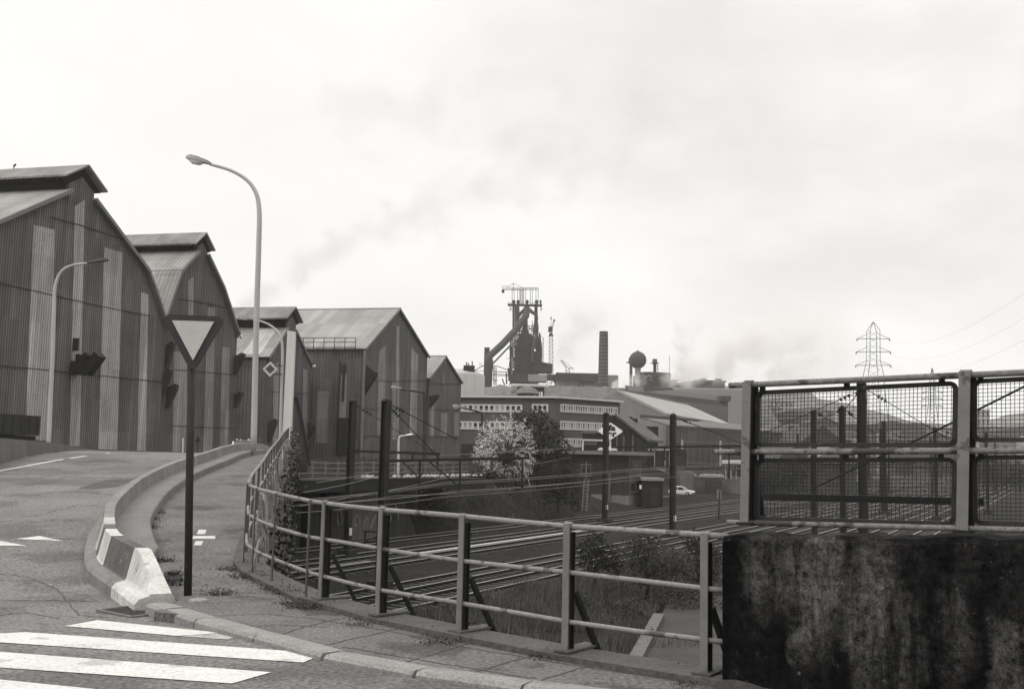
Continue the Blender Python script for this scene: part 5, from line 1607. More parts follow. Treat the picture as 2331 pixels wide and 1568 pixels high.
# ------------------------------------------------------------------ dark gabled shed with diamond sign
YG = 142
gd = thing('gabled_shed', 'black timber gabled shed with long tiled slope carrying the diamond sign', 'shed', P(1400, 1060, YG))
gp = [P(1326, 1062, YG), P(1326, 985, YG), P(1375, 985, YG), P(1375, 951, YG), P(1399, 949, YG), P(1470, 1004, YG), P(1470, 1062, YG)]
MB().prism(gp, Vector((3, 9, 0))).build('gable_wall', mat('black_timber', .018, var=.3, sc=.4, streak=.4, corr=(.8, .25, 0)), gd)
ra, rb = P(1399, 946, YG - .4), P(1476, 1006, YG - .4)
rec = P(1424, 945, YG + 10) - P(1399, 946, YG)
m = MB(); m.prism([ra, rb, rb + UP * .35, ra + UP * .35], Vector((3.6, 9.5, 0))); m.build('roof', mat('old_tiles', .075, var=.4, sc=.5, fine=.3, fsc=3, rows=(.9, 2, .3)), gd)
m = MB(); m.prism([P(1322, 985, YG - .3), P(1374, 985, YG - .3), P(1374, 983, YG - .3), P(1322, 983, YG - .3)], Vector((1.5, 6, 0))); m.build('flat_roof', M_TRIM, gd)
m = MB(); m.prism([P(1373, 951, YG - .3), P(1400, 949, YG - .3), P(1400, 947, YG - .3), P(1373, 948.5, YG - .3)], Vector((3.6, 9.5, 0))); m.build('ridge_capping', M_DUCT, gd)
m = MB()
for px in (1420, 1432): m.span(P(px, 960, YG + 6), P(px + 14, 950 + (px - 1420) * .3, YG + 9))
m.build('ridge_box', mat('ridge_black', .016), gd)
m = MB()
for px in (1404, 1420, 1440): c = P(px, 1020, YG - .06); m.box(c, (.16, .05, 3.6))
m.build('white_battens', mat('batten_pale', .12), gd)
MB().box(P(1342, 984, YG - .06), (1.7, .08, .6)).build('vent_hatch', mat('hatch_grey', .12), gd)
# side annexe with white posts
an = thing('annexe', 'dark flat annexe with white posts between the gabled shed and the pale shed', 'annexe', P(1500, 1060, YG + 3))
MB().span(P(1473, 1062, YG + 2), P(1545, 1022, YG + 9)).build('wall', mat('annexe_dark', .028, var=.3, streak=.4), an)
m = MB()
for px in (1474, 1490, 1514, 1524): m.bar(P(px, 1060, YG + 1.8), P(px, 1026, YG + 1.8), .14)
m.build('posts', mat('white_posts', .3), an)
m = MB()
for px in (1474, 1490, 1502, 1512, 1522): c = P(px, 1022, YG + 1.7); m.box(c, (.7, .2, .35))
m.build('post_caps', M_BOWL, an)
MB().bar(P(1470, 1018, YG + 1.6), P(1550, 1019, YG + 1.6), .3, .3).build('roof_edge', mat('annexe_edge', .06), an)
# diamond sign
Ys = 140
c = P(1389.5, 981, Ys); hw_, hh_ = 29.5 / 2266 * Ys, 20 / 2266 * Ys
dsn = thing('diamond_sign', 'big white rounded diamond sign with black letters fa and er on the gabled shed', 'sign', c)
loop = rounded(c + Vector((0, 0, hh_)), c + Vector((hw_, 0, 0)), c - Vector((0, 0, hh_)), c - Vector((hw_, 0, 0)), .32)
MB().prism(loop, Vector((0, .12, 0))).build('board', mat('sign_white', .80, var=.05), dsn)
def txt(s, loc, size, mt, parent, bold=.02, sx=1.0):
    cu = bpy.data.curves.new('lettering', 'FONT')
    cu.body = s; cu.size = size; cu.extrude = .01; cu.offset = bold; cu.align_x = 'CENTER'
    o = bpy.data.objects.new('lettering', cu)
    COL.objects.link(o)
    me = bpy.data.meshes.new_from_object(o)
    bpy.data.objects.remove(o)
    o = bpy.data.objects.new('lettering', me)
    COL.objects.link(o)
    me.materials.clear(); me.materials.append(mt)
    for v in me.vertices:
        v.co = (v.co.x * sx, -v.co.z, v.co.y)
    o.parent = parent
    o.location = WM[parent].inverted() @ Vector(loc)
    WM[o] = WM[parent].copy()
    return o
M_INK = mat('sign_black', .008)
txt('fa', c + Vector((.22, -.03, .10)), 1.12, M_INK, dsn, .045, 1.25)
txt('er', c + Vector((.22, -.03, -.72)), 1.12, M_INK, dsn, .045, 1.2)
m = MB(); m.box(c + Vector((-.50, -.02, .10)), (.14, .03, .13)); m.box(c + Vector((-.55, -.02, -.44)), (.16, .03, .12)); m.build('letter_ends', M_INK, dsn)
# framed board
Yb2 = 126
bb = thing('framed_board', 'black notice board with white frame and two faint lines of lettering', 'board', P(1357, 1012, Yb2))
ba, bbb = P(1327, 1001, Yb2), P(1389, 1026, Yb2)
MB().span((ba.x, Yb2, bbb.z), (bbb.x, Yb2 + .12, ba.z)).build('panel', mat('board_black', .012), bb)
m = MB()
m.bar((ba.x - .1, Yb2 - .05, ba.z), (bbb.x + .1, Yb2 - .05, ba.z), .16, .2); m.bar((ba.x, Yb2 - .05, ba.z), (ba.x, Yb2 - .05, bbb.z), .2, .16); m.bar((bbb.x, Yb2 - .05, ba.z), (bbb.x, Yb2 - .05, bbb.z), .2, .16); m.build('frame', M_ROOFEDGE, bb)
m = MB()
for j, (py, x0, x1) in enumerate(((1006.3, 1330, 1360), (1010.3, 1330, 1358))):
    x = x0
    while x < x1:
        w = random.uniform(1.2, 3.2); p, q_ = P(x, py, Yb2 - .02), P(min(x + w, x1), py, Yb2 - .02); m.bar(p, q_, .02, .09); x += w + .7
m.build('faint_lettering', mat('faint_letters', .22), bb)

# ------------------------------------------------------------------ pale shed with long roof
YL = 190
M_PSH = mat('pale_cladding', .34, var=.14, sc=.1, fine=.08, fsc=2, streak=.1, ssc=.2)
M_PROOF = mat('pale_roof', .24, var=.14, sc=.1, fine=.1, fsc=2)
ls = thing('pale_shed', 'large pale grey steel shed with broad low gable behind the diamond sign', 'warehouse', P(1465, 1060, YL))
ap = P(1403, 890, 205); lf = P(1300, 955, 222); rc = P(1519, 946, YL)
rr_ = P(1565, 905.5, 262) - ap
sw = [Vector((lf.x, lf.y, -6)), lf, ap, rc, Vector((rc.x, rc.y, -6))]
nrm_ = (rc - lf).cross(UP).normalized()
MB().poly(sw).prism(sw, Vector((rr_.x, rr_.y, 0)).normalized() * .3).build('gable_wall', M_PSH, ls)
RV = Vector((rr_.x, rr_.y, rr_.z * .0))
ro = MB(); ro.prism([ap + UP * .02, rc + UP * .02, rc + UP * .4, ap + UP * .4], RV); ro.build('roof', M_PROOF, ls)
MB().prism([lf + UP * .02, ap + UP * .02, ap + UP * .4, lf + UP * .4], RV).build('roof', M_PROOF, ls)
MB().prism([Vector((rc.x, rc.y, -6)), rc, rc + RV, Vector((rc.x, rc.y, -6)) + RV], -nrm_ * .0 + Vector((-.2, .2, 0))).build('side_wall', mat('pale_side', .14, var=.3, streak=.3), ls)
MB().bar(ap + UP * .45, ap + RV + UP * .45, .8, .3).build('ridge_cap', M_TRIM, ls)
MB().bar(ap + UP * .2 - RV.normalized() * .05, rc + UP * .2 - RV.normalized() * .05, .2, .55).build('verge_trim', mat('verge_pale', .26), ls)
c = P(1550, 1000, YL - 2)
MB().box(P(1552, 1003, 186), (0.1, .1, .1)).build('lamp_bracket', M_TRIM, ls)
q0 = onplane(1529, 675 + 340, rc, nrm_)
MB().box(P(1447 + 30, 991, 186), (3.5, .3, 3.4)).build('dark_door', mat('door_dark', .05), ls)
# glazed lean-to
gl = thing('glazed_lean_to', 'dark lean-to hall with tall glazed steel-framed wall along the pale shed', 'hall', P(1600, 1060, 178))
ga, gb_ = P(1521, 947, 178), P(1668, 957, 196)
gdn = Vector((gb_.x - ga.x, gb_.y - ga.y, 0)); gl_len = gdn.length; gdn.normalize(); gn = Vector((gdn.y, -gdn.x, 0))
ez = lerp(ga.z, gb_.z, .5) - 1.9
G0 = Vector((ga.x, ga.y, 0))
MB().prism([G0 + UP * -5, G0 + gdn * gl_len * 1.9 + UP * -5, G0 + gdn * gl_len * 1.9 + UP * ez, G0 + UP * ez], -gn * .3).build('wall', mat('hall_dark_glass', .055, var=.45, sc=.25, streak=.3, rough=.4), gl)
m = MB()
for k in range(24): m.bar(G0 + gdn * (k * gl_len / 11) + gn * .06 + UP * -1, G0 + gdn * (k * gl_len / 11) + gn * .06 + UP * ez, .13)
for z in (ez, ez - 2.6, ez - 6.4): m.bar(G0 + gn * .07 + UP * z, G0 + gdn * gl_len * 1.9 + gn * .07 + UP * z, .14, .22)
m.build('glazing_bars', mat('steel_bars', .13), gl)
m = MB(); m.prism([G0 + gn * .3 + UP * (ez + .05), G0 - gn * 6 + UP * (ez + 1.5), G0 - gn * 6 + UP * (ez + 1.75), G0 + gn * .3 + UP * (ez + .3)], gdn * gl_len * 1.9); m.build('roof', mat('lean_roof', .10, var=.3, sc=.2), gl)
MB().bar(G0 - gn * 5.8 + UP * (ez + 1.9), G0 - gn * 5.8 + gdn * gl_len * .86 + UP * (ez + 1.8), .5, .45).build('gantry_beam', mat('beam_grey', .05), gl)
MB().box(G0 + gdn * 4 + gn * .2 + UP * -2, (.1, .1, .1)).build('hook', M_TRIM, gl)
for px, py0, py1, lb in ((1553, 1060, 1000, 'thin pale post standing before the glazed hall, beside the second mast'), (1640, 1060, 1002, 'thin pale post standing before the glazed hall, near the fence')):
    p, q_ = P(px, py0, 172), P(px, py1, 172); t_ = tag(MB().tube([p, q_], .17, 8).build('pale_post', mat('post_pale', .3), loc=p), lb, 'post')
# yard clutter: sheds, wall, platform canopy
yd = P(1600, 1095, 170)
yw = thing('yard_wall', 'low rubble-grey yard wall and store behind the parked cars', 'wall', yd)
m = MB(); m.span((P(1548, 1120, 172).x, 172, -4.9), (P(1580, 1120, 172).x, 176, -1.2)); m.span((P(1580, 1120, 172).x, 173, -4.9), (P(1690, 1120, 172).x, 176, -2.0)); m.build('wall_face', mat('yard_wall_grey', .10, var=.5, sc=.3, streak=.4), yw)
m = MB(); m.span((P(1612, 1120, 171).x, 171.5, -4.9), (P(1645, 1120, 171).x, 173, -2.6)); m.build('dark_bay', mat('bay_dark', .03), yw)
hp = MB()
for k in range(60):
    c = P(random.uniform(1575, 1640), 1072, 174) ; s_ = random.uniform(.2, .7); hp.lathe(Vector((c.x, 173 + random.random() * 2, -2.2)), [(s_, 0), (s_ * .8, s_ * .6), (s_ * .1, s_)], 6)
tag(hp.build('scrap_heap', mat('scrap', .16, var=.7, sc=1.5, fine=.3), loc=P(1610, 1075, 174)), 'pale heap of scrap along the top of the yard wall', 'scrap', kind='stuff')
cn = thing('canopy', 'white canopy frame with posts by the tracks at the fence end', 'canopy', P(1670, 1090, 150))
m = MB()
for px in (1652, 1664, 1676, 1692): m.bar(P(px, 1090, 150), P(px, 1052, 150), .16)
m.build('posts', M_BLIND, cn); MB().bar(P(1648, 1051, 150), P(1700, 1051, 150), 3, .5).build('roof', M_WHITEF, cn)
struct(MB().poly([Gz(1470, 1135, -4.88), Gz(1700, 1112, -4.88), Gz(1720, 1082, -4.88), Gz(1540, 1078, -4.88), Gz(1470, 1100, -4.88)]).build('yard', mat('yard_concrete', .20, var=.2, sc=.15, fine=.1)))
cp_ = Gz(1552, 1127, -4.86)
car('white hatchback parked in the yard beside the black catenary mast', cp_, R(-28), M_CARW, 4.0)
cp2 = Gz(1572, 1110, -4.86); car('dark parked car with pale rear window by the yard wall', cp2, R(155), M_CARD, 4.0)
cp3 = Gz(1523, 1117, -4.86); car('grey car mostly hidden behind the black shed and mast', cp3, R(150), M_CARG, 4.0)
sg_ = thing('track_signal', 'thin dark signal post with cross arm between the sidings left of the fence', 'signal post', P(1636, 1180, 88))
MB().tube([P(1636, 1182, 88), P(1638, 1116, 88)], .07, 8).build('post', M_MAST, sg_)
MB().box(P(1637, 1125, 88), (.4, .1, .8)).build('marker', mat('marker_grey', .14), sg_)

# ------------------------------------------------------------------ far works: slag bank, tank, furnace, chimneys
m = MB()
rows = []
for i in range(61):
    px = 1030 + i * 12
    top = interp([(1030, 880), (1100, 884), (1130, 876), (1200, 881), (1245, 877), (1330, 879), (1380, 880), (1400, 884), (1500, 892), (1560, 898), (1620, 906), (1700, 915), (1760, 925)], px) + 1.2 * math.sin(i * 1.9) + .8 * math.sin(i * 4.1)
    p = P(px, top, 330)
    rows.append([Vector((p.x, 300, -5)), Vector((p.x, 318, p.z * .7)), p, Vector((p.x, 350, p.z - .5)), Vector((p.x, 420, -5))])
struct(MB().grid(rows).build('slag_bank', M_BANK, smooth='all'))
tk = thing('gas_tank', 'pale squat storage tank with domed roof at the end of the sheds', 'tank', P(1065, 900, 230))
cx = P(1040, 880, 240); rad = P(1103, 880, 240).x - cx.x
prof = [(rad, -6), (rad, P(1040, 855, 240).z), (rad * .96, P(1040, 851, 240).z), (rad * .6, P(1040, 842, 240).z), (rad * .1, P(1040, 839, 240).z)]
MB().lathe((cx.x, 240, 0), prof, 40).build('shell', mat('tank_pale', .36, var=.1, sc=.05, streak=.15, ssc=.2), tk, smooth=True)
m = MB()
for px, h in ((1062, 824), (1066, 826), (1075, 822)): p = P(px, 840, 236); m.bar(p, P(px, h, 236), .25)
m.bar(P(1055, 840, 236), P(1064, 832, 236), .3); m.box(P(1068, 838, 236), (2.6, 2, 1.2)); m.build('roof_gear', M_DUCT, tk)

M_FUR = mat('furnace_iron', .035, var=.4, sc=.08, fine=.2, fsc=.9, streak=.3, ssc=.12, rough=.9, spec=.1)
M_FUR2 = mat('furnace_pipe', .055, var=.35, sc=.1, fine=.15, streak=.2, ssc=.15, rough=.85, spec=.15)
M_FURL = mat('cast_house_pale', .20, var=.25, sc=.1, streak=.2, ssc=.15)
YF = 420.0
U = YF / 2266 * .185
def B(cx, cy, dy=0.0):
    return P(1015.6 + .1850 * cx, 626.7 + .1850 * cy, YF + dy)
bf_ = thing('blast_furnace', 'tall blast furnace tower with slanting downcomer pipe, platforms and open top frame', 'blast furnace', B(960, 1450))
# shaft: body of revolution
c = B(960, 1330)
prof = [(h_ * U, B(960, cy).z - c.z) for h_, cy in ((135, 1330), (130, 1180), (128, 1080), (126, 980), (118, 880), (100, 780), (52, 690), (34, 640), (28, 560), (26, 470))]
MB().lathe(c + Vector((0, 6, 0)), prof, 24).build('shaft', M_FUR, bf_, smooth=True)
# frame tower: columns, floors, braces
m = MB()
cols = [(800, 700, 1340), (850, 380, 1340), (905, 700, 1340), (1000, 720, 1340), (1075, 640, 1340), (1128, 640, 1340)]
for cx_, t_, b_ in cols:
    for dy in (-6, 8): m.bar(B(cx_, b_, dy), B(cx_, t_, dy), 14 * U)
lv_ = [720, 800, 880, 950, 1020, 1090, 1160, 1230, 1300]
for i, cy in enumerate(lv_):
    for dy in (-6.4, 8.4): m.bar(B(790 - (i % 3) * 4, cy, dy), B(1135 + (i % 2) * 10, cy, dy), 7 * U, 9 * U)
for i in range(len(lv_) - 1):
    a_, b_ = lv_[i], lv_[i + 1]
    for x0, x1 in ((800, 850), (905, 1000), (1000, 1075), (1075, 1128)):
        if random.random() < .75: m.bar(B(x0, a_, -6.5), B(x1, b_, -6.5), 5 * U)
        if random.random() < .6: m.bar(B(x1, a_, -6.5), B(x0, b_, -6.5), 5 * U)
for k in range(40):
    cx_, cy = random.uniform(790, 1120), random.uniform(760, 1310); m.box(B(cx_, cy, -6.5), (random.uniform(14, 46) * U, 2, random.uniform(12, 46) * U))
for ix in range(14):
    for iy in range(26):
        if random.random() < .13 + (.25 if ix in (0, 13) else 0): continue
        cx_, cy = 797 + ix * 25, 728 + iy * 24
        m.box(B(cx_, cy, 4 + random.uniform(-3, 3)), (24 * U * random.uniform(.7, 1.05), 1.0, 23 * U * random.uniform(.7, 1.05)))
for k in range(150):
    cx_, cy = random.uniform(788, 1128), random.uniform(735, 1320); q = random.random(); dy = random.uniform(-8, -5)
    if q < .4: m.box(B(cx_, cy, dy), (random.uniform(8, 40) * U, 1.5, random.uniform(6, 30) * U))
    elif q < .7: m.bar(B(cx_, cy, dy), B(cx_ + random.uniform(-70, 70), cy, dy), random.uniform(4, 9) * U)
    else: m.bar(B(cx_, cy, dy), B(cx_ + random.uniform(-25, 25), cy + random.uniform(30, 110), dy), random.uniform(4, 9) * U)
for cx_, t_, b_, w in ((1112, 640, 1330, 16), (1150, 900, 1200, 8), (790, 720, 1340, 12), (940, 720, 1340, 10), (1040, 720, 1340, 10)): m.bar(B(cx_, b_, -6), B(cx_, t_, -6), w * U)
m.build('frame_tower', M_FUR, bf_)
m = MB()
for (x0, y0, x1, y1) in ((905, 620, 1075, 620), (905, 690, 1075, 690), (910, 620, 1000, 690), (1000, 620, 910, 690), (1000, 690, 1070, 620), (1000, 620, 1070, 690), (920, 560, 920, 700), (1060, 560, 1060, 700), (1000, 560, 1000, 700), (905, 655, 1075, 655)):
    m.bar(B(x0, y0, -4), B(x1, y1, -4), 8 * U)
m.build('bracing', M_FUR, bf_)
# uptakes, dust pipes
m = MB()
m.tube([B(828, 360, 0), B(828, 720, 0)], 14 * U, 10); m.build('uptake', M_FUR2, bf_, smooth=True)
MB().tube([B(880, 370, -3), B(880, 560, -3), B(890, 700, -2)], 23 * U, 12).build('uptake', M_FUR2, bf_, smooth=True)
MB().tube([B(1106, 350, 0), B(1106, 560, 0), B(1106, 640, 0), B(1106, 720, 0)], [20 * U, 22 * U, 34 * U, 28 * U], 12).build('uptake', M_FUR2, bf_, smooth=True)
MB().tube([B(985, 390, -2), B(1010, 410, -2), B(1060, 455, -2), B(1108, 485, -2), B(1112, 540, -2)], 22 * U, 12).build('cross_duct', M_FUR2, bf_, smooth=True)
MB().tube([B(992, 392, -1), B(960, 425, -1), B(915, 470, -1), B(880, 520, -1)], 20 * U, 12).build('cross_duct', M_FUR2, bf_, smooth=True)
MB().tube([B(990, 388, -4), B(992, 440, -4), B(980, 500, -5), B(940, 555, -6), B(840, 690, -8), B(690, 850, -10), B(570, 960, -12), B(520, 1010, -12), B(515, 1060, -12)], [36 * U, 40 * U, 44 * U, 42 * U, 42 * U, 42 * U, 42 * U, 42 * U, 42 * U], 16).build('downcomer', M_FUR2, bf_, smooth=True)
MB().tube([B(800, 850, -7), B(580, 1080, -10)], 10 * U, 8).build('thin_pipe', M_FUR2, bf_, smooth=True)
MB().lathe(B(515, 1480, -12), [(44 * U, 0), (46 * U, 300 * U), (56 * U, 330 * U), (56 * U, 400 * U), (42 * U, 450 * U), (42 * U, 470 * U)], 20).build('dust_catcher', M_FUR, bf_, smooth=True)
# bottom right stove and pipe
MB().lathe(B(1142, 1200, 3), [(30 * U, 0), (30 * U, 120 * U), (38 * U, 200 * U), (34 * U, 320 * U), (16 * U, 430 * U), (8 * U, 500 * U)], 14).build('stove', M_FUR, bf_, smooth=True)
MB().tube([B(1115, 720, -7), B(1090, 800, -8), B(1060, 900, -8), B(1062, 1060, -8)], 17 * U, 10).build('blast_main', M_FUR2, bf_, smooth=True)
# top platform, bleeders
m = MB(); m.box((B(755, 368) + B(1182, 368)) / 2, (427 * U, 5, 9 * U)); m.build('top_platform', M_FUR, bf_)
m = MB()
for k in range(20): m.bar(B(760 + k * 22, 362, -7), B(760 + k * 22, 332, -7), 3 * U)
m.bar(B(755, 334, -7), B(1182, 334, -7), 3 * U)
for x0 in (775, 1150):
    m.bar(B(x0, 375, -5), B(x0 + 25, 430, -5), 6 * U); m.bar(B(x0 + 25, 375, -5), B(x0 + 25, 430, -5), 6 * U); m.bar(B(x0, 430, -5), B(x0 + 30, 430, -5), 6 * U)
m.build('platform_rail', M_FUR, bf_)
for cx_ in (832, 885, 995, 1112, 1160):
    w = 18 if cx_ != 1160 else 11
    MB().lathe(B(cx_, 365, -2), [(w * U * .8, 0), (w * U * .8, 26 * U), (w * U * 1.15, 30 * U), (w * U * 1.15, 52 * U), (w * U * .6, 62 * U)], 12).build('bleeder_valve', M_FUR, bf_, smooth=True)
m = MB()
for cx_ in (812, 836, 880, 905, 955, 980, 1035, 1060, 1105, 1132): m.bar(B(cx_, 362, -3 if cx_ % 2 else 5), B(cx_, 165, -3 if cx_ % 2 else 5), 6 * U)
for y_ in (160, 180): m.bar(B(690, y_, -3), B(1134, y_ - 6, -3), 6 * U); m.bar(B(812, y_, 5), B(1134, y_ - 6, 5), 6 * U)
for k in range(18): m.bar(B(695 + k * 25, 160, -3), B(707 + k * 25, 180, -3), 4 * U)
for k in range(8): m.bar(B(915, 180 + k * 22, 1), B(945, 202 + k * 22, 1), 4 * U); m.bar(B(945, 180 + k * 22, 1), B(915, 202 + k * 22, 1), 4 * U)
m.bar(B(915, 165, 1), B(915, 362, 1), 5 * U); m.bar(B(945, 165, 1), B(945, 362, 1), 5 * U)
m.bar(B(826, 180, -3), B(826, 95, -3), 7 * U); m.bar(B(826, 97, -3), B(740, 160, -3), 4 * U); m.bar(B(826, 97, -3), B(945, 152, -3), 4 * U)
m.bar(B(693, 130, -3), B(693, 160, -3), 4 * U); m.bar(B(693, 133, -3), B(800, 133, -3), 4 * U)
m.build('top_frame', M_FUR, bf_)
m = MB(); m.box(B(700, 196, -3), (34 * U, 3, 28 * U)); m.bar(B(690, 180, -3), B(690, 200, -3), 5 * U); m.build('crane_cab', M_FUR, bf_)
m = MB(); m.bar(B(1193, 1060, 0), B(1193, 765, 0), 9 * U); m.bar(B(1193, 770, 0), B(1130, 710, 0), 5 * U); m.bar(B(1193, 830, 0), B(1150, 870, 0), 4 * U); m.build('side_mast', M_FUR, bf_)
# cast house and conveyor
m = MB(); m.span(B(1085, 1080, -9), B(1290, 1215, 5)); m.span(B(1080, 1060, -7), B(1180, 1085, 5)); m.build('cast_house', M_FUR, bf_)
m = MB(); m.prism([B(1080, 1050, -10), B(1255, 1078, -10), B(1255, 1086, -10), B(1080, 1058, -10)], Vector((0, 14, 0))); m.build('cast_house_roof', M_FUR2, bf_)
m = MB(); m.span(B(1010, 1215, -14), B(1228, 1325, -4)); m.build('pale_house', M_FURL, bf_)
m = MB(); m.span(B(1240, 1216, -10), B(1480, 1300, -5)); m.build('conveyor_house', M_FUR, bf_)
m = MB()
for x0 in (1250, 1300, 1350): m.bar(B(x0, 1300, -8), B(x0 - 20, 1370, -8), 7 * U)
m.bar(B(1250, 1330, -8), B(1400, 1300, -8), 7 * U)
m.span(B(790, 1215, -9), B(1010, 1345, 8)); m.build('conveyor_legs', M_FUR, bf_)
m = MB()
for (x0, y0, x1, y1, w) in ((350, 1172, 440, 1118, 9), (440, 1118, 480, 1105, 10), (350, 1172, 470, 1178, 6), (560, 1112, 640, 1120, 9), (640, 1120, 765, 1165, 9), (560, 1182, 770, 1190, 9), (560, 1215, 770, 1222, 9), (560, 1232, 770, 1236, 6), (585, 1130, 585, 1350, 8), (615, 1130, 615, 1350, 10), (598, 1110, 600, 1350, 8), (560, 1290, 640, 1290, 6), (690, 1270, 720, 1350, 14), (740, 1200, 745, 1340, 18), (415, 1120, 415, 1065, 4), (434, 1120, 434, 1068, 4), (560, 1250, 615, 1310, 5), (785, 870, 785, 1150, 9), (800, 870, 800, 1150, 9), (770, 1140, 780, 1300, 30)):
    m.bar(B(x0, y0, -6), B(x1, y1, -6), w * U)
for k in range(12): m.bar(B(785, 870 + k * 24, -6), B(800, 894 + k * 24, -6), 4 * U)
m.build('pipe_bridge', M_FUR, bf_)
tag(MB().lathe(B(488, 1480, 12), [(36 * U, 0), (34 * U, 600 * U), (37 * U, 604 * U), (37 * U, 612 * U)], 18).build('works_stack', M_FUR2, smooth=True, loc=B(488, 1480, 12)), 'short dark round stack behind the furnace downcomer foot', 'chimney')
# tower crane by the furnace
tc_ = thing('tower_crane', 'slender lattice tower crane with raised jib right of the blast furnace', 'crane', B(1290, 1300, 30))
m = MB()
for dx in (-26, 26):
    for dy in (0, 3): m.bar(B(1290 + dx, 1300, 28 + dy), B(1290 + dx * .85, 745, 28 + dy), 6 * U)
for k in range(22):
    y0 = 1300 - k * 25; s_ = 26 if k % 2 else -26
    m.bar(B(1290 - s_, y0, 28), B(1290 + s_, y0 - 25, 28), 3.5 * U); m.bar(B(1264, y0, 28), B(1316, y0, 28), 3.5 * U)
m.build('mast', M_FUR2, tc_)
m = MB(); m.prism([B(1262, 742, 28), B(1318, 742, 28), B(1306, 705, 28), B(1274, 705, 28)], Vector((0, 3, 0))); m.span(B(1258, 690, 28), B(1308, 640, 31)); m.build('slewing_head', M_FUR, tc_)
m = MB()
m.bar(B(1292, 650, 29), B(1322, 548, 29), 5 * U); m.bar(B(1304, 668, 29), B(1338, 545, 29), 5 * U)
for k in range(6): m.bar(B(1293 + k * 5, 645 - k * 17, 29), B(1310 + k * 5, 650 - k * 18, 29), 4 * U)
m.box(B(1330, 555, 29), (20 * U, 2, 22 * U)); m.bar(B(1288, 690, 29), B(1292, 495, 29), 5 * U); m.box(B(1290, 530, 29), (24 * U, 1.5, 8 * U)); m.build('jib', M_FUR2, tc_)
# harbour crane
hc = thing('slewing_crane', 'small slewing jib crane on tall legs beside the conveyor house', 'crane', B(1495, 1370, -20))
m = MB()
for (x0, y0, x1, y1) in ((1478, 1370, 1492, 1210), (1502, 1370, 1512, 1210), (1475, 1270, 1540, 1275), (1478, 1210, 1470, 1150), (1522, 1210, 1515, 1150)): m.bar(B(x0, y0, -20), B(x1, y1, -20), 6 * U)
for k in range(4): m.bar(B(1478, 1210 - k * 15, -20), B(1520, 1195 - k * 15, -20), 4 * U)
m.build('portal', M_FUR2, hc)
m = MB()
m.bar(B(1480, 1150, -20), B(1410, 1050, -20), 5 * U); m.bar(B(1500, 1140, -20), B(1425, 1045, -20), 5 * U); m.bar(B(1410, 1050, -20), B(1425, 1045, -20), 8 * U)
for k in range(6): m.bar(B(1478 - k * 12, 1147 - k * 17, -20), B(1484 - k * 12, 1120 - k * 14, -20), 4 * U)
m.bar(B(1500, 1136, -20), B(1565, 1146, -20), 8 * U); m.bar(B(1430, 1048, -20), B(1560, 1140, -20), 3 * U); m.bar(B(1565, 1140, -20), B(1570, 1270, -20), 2 * U); m.build('jib', M_FUR2, hc)
# long low works sheds left of chimney
ws_ = thing('works_shed', 'long low hazy works shed between crane and banded chimney', 'shed', P(1330, 870, 400))
m = MB(); m.span(P(1268, 890, 400), P(1396, 862, 420)); m.build('wall', mat('hazy_wall', .16, var=.2, sc=.05), ws_); MB().span(P(1266, 862.5, 398), P(1362, 860, 422)).build('roof_edge', M_FUR, ws_)
m = MB()
for px in (1318, 1328): m.bar(P(px, 880, 396), P(px, 853 if px == 1328 else 862, 396), .5)
m.box(P(1337, 864, 396), (9 * .18, 2, 8 * .18)); m.bar(P(1318, 871, 396), P(1352, 871, 396), .7); m.build('roof_gear', M_FUR, ws_)
# banded chimney
def C(cx, cy, Y): return P(1305.7 + .2035 * cx, 696.3 + .2035 * cy, Y)
YK = 340
ck = C(328, 990, YK); us = .2035 * YK / 2266
ch = thing('brick_chimney', 'square-shouldered dark brick chimney with pale bands', 'chimney', ck)
hz = lambda cy: C(328, cy, YK).z - ck.z
MB().lathe(ck, [(57 * us, 0), (54 * us, hz(700)), (51 * us, hz(450)), (48 * us, hz(300)), (49 * us, hz(290)), (46 * us, hz(286))], 24).build('shaft', mat('chimney_brick', .05, var=.25, sc=.2, fine=.2, fsc=2, streak=.2), ch, smooth=True)
mband = mat('chimney_band', .14, var=.3, sc=.4)
for k in range(15):
    cy = 322 + k * 38; r_ = interp([(286, 48.6), (450, 52), (700, 55), (990, 58)], cy)
    MB().lathe(ck + UP * hz(cy), [(r_ * us * 1.0, -1.5 * us), (r_ * us * 1.015, 0), (r_ * us * 1.015, 7 * us), (r_ * us, 8 * us)], 24).build('band', mband, ch)
# water tower
YW = 380
wt = thing('water_tower', 'dark spherical water tower on a pale round column', 'water tower', C(716, 940, YW)); uw = .2035 * YW / 2266
cw = C(718, 605, YW); n = 14
MB().lathe(cw, [(max(.05, 97 * uw * math.sin(PI * k / n)), -97 * uw * math.cos(PI * k / n)) for k in range(n + 1)], 28).build('sphere', mat('tank_dark', .05, var=.25, sc=.1, streak=.1), wt, smooth='all')
MB().lathe(C(716, 960, YW), [(30 * uw, 0), (30 * uw, C(716, 760, YW).z - C(716, 960, YW).z), (33 * uw, C(716, 715, YW).z - C(716, 960, YW).z), (36 * uw, C(716, 690, YW).z - C(716, 960, YW).z)], 20).build('column', mat('column_pale', .22, var=.15, sc=.1), wt, smooth=True)
MB().lathe(C(718, 515, YW), [(30 * uw, -4 * uw), (26 * uw, 6 * uw), (8 * uw, 8 * uw), (5 * uw, 22 * uw)], 12).build('top_hatch', M_FUR, wt)
st_ = thing('steel_stack', 'thin grey steel stack with collar half hidden by the water tower', 'chimney', C(638, 900, 400)); ut = .2035 * 400 / 2266
MB().lathe(C(640, 920, 400), [(17 * ut, 0), (17 * ut, 270 * ut), (28 * ut, 275 * ut), (28 * ut, 330 * ut), (22 * ut, 345 * ut)], 14).build('shaft', M_FUR2, st_, smooth=True)
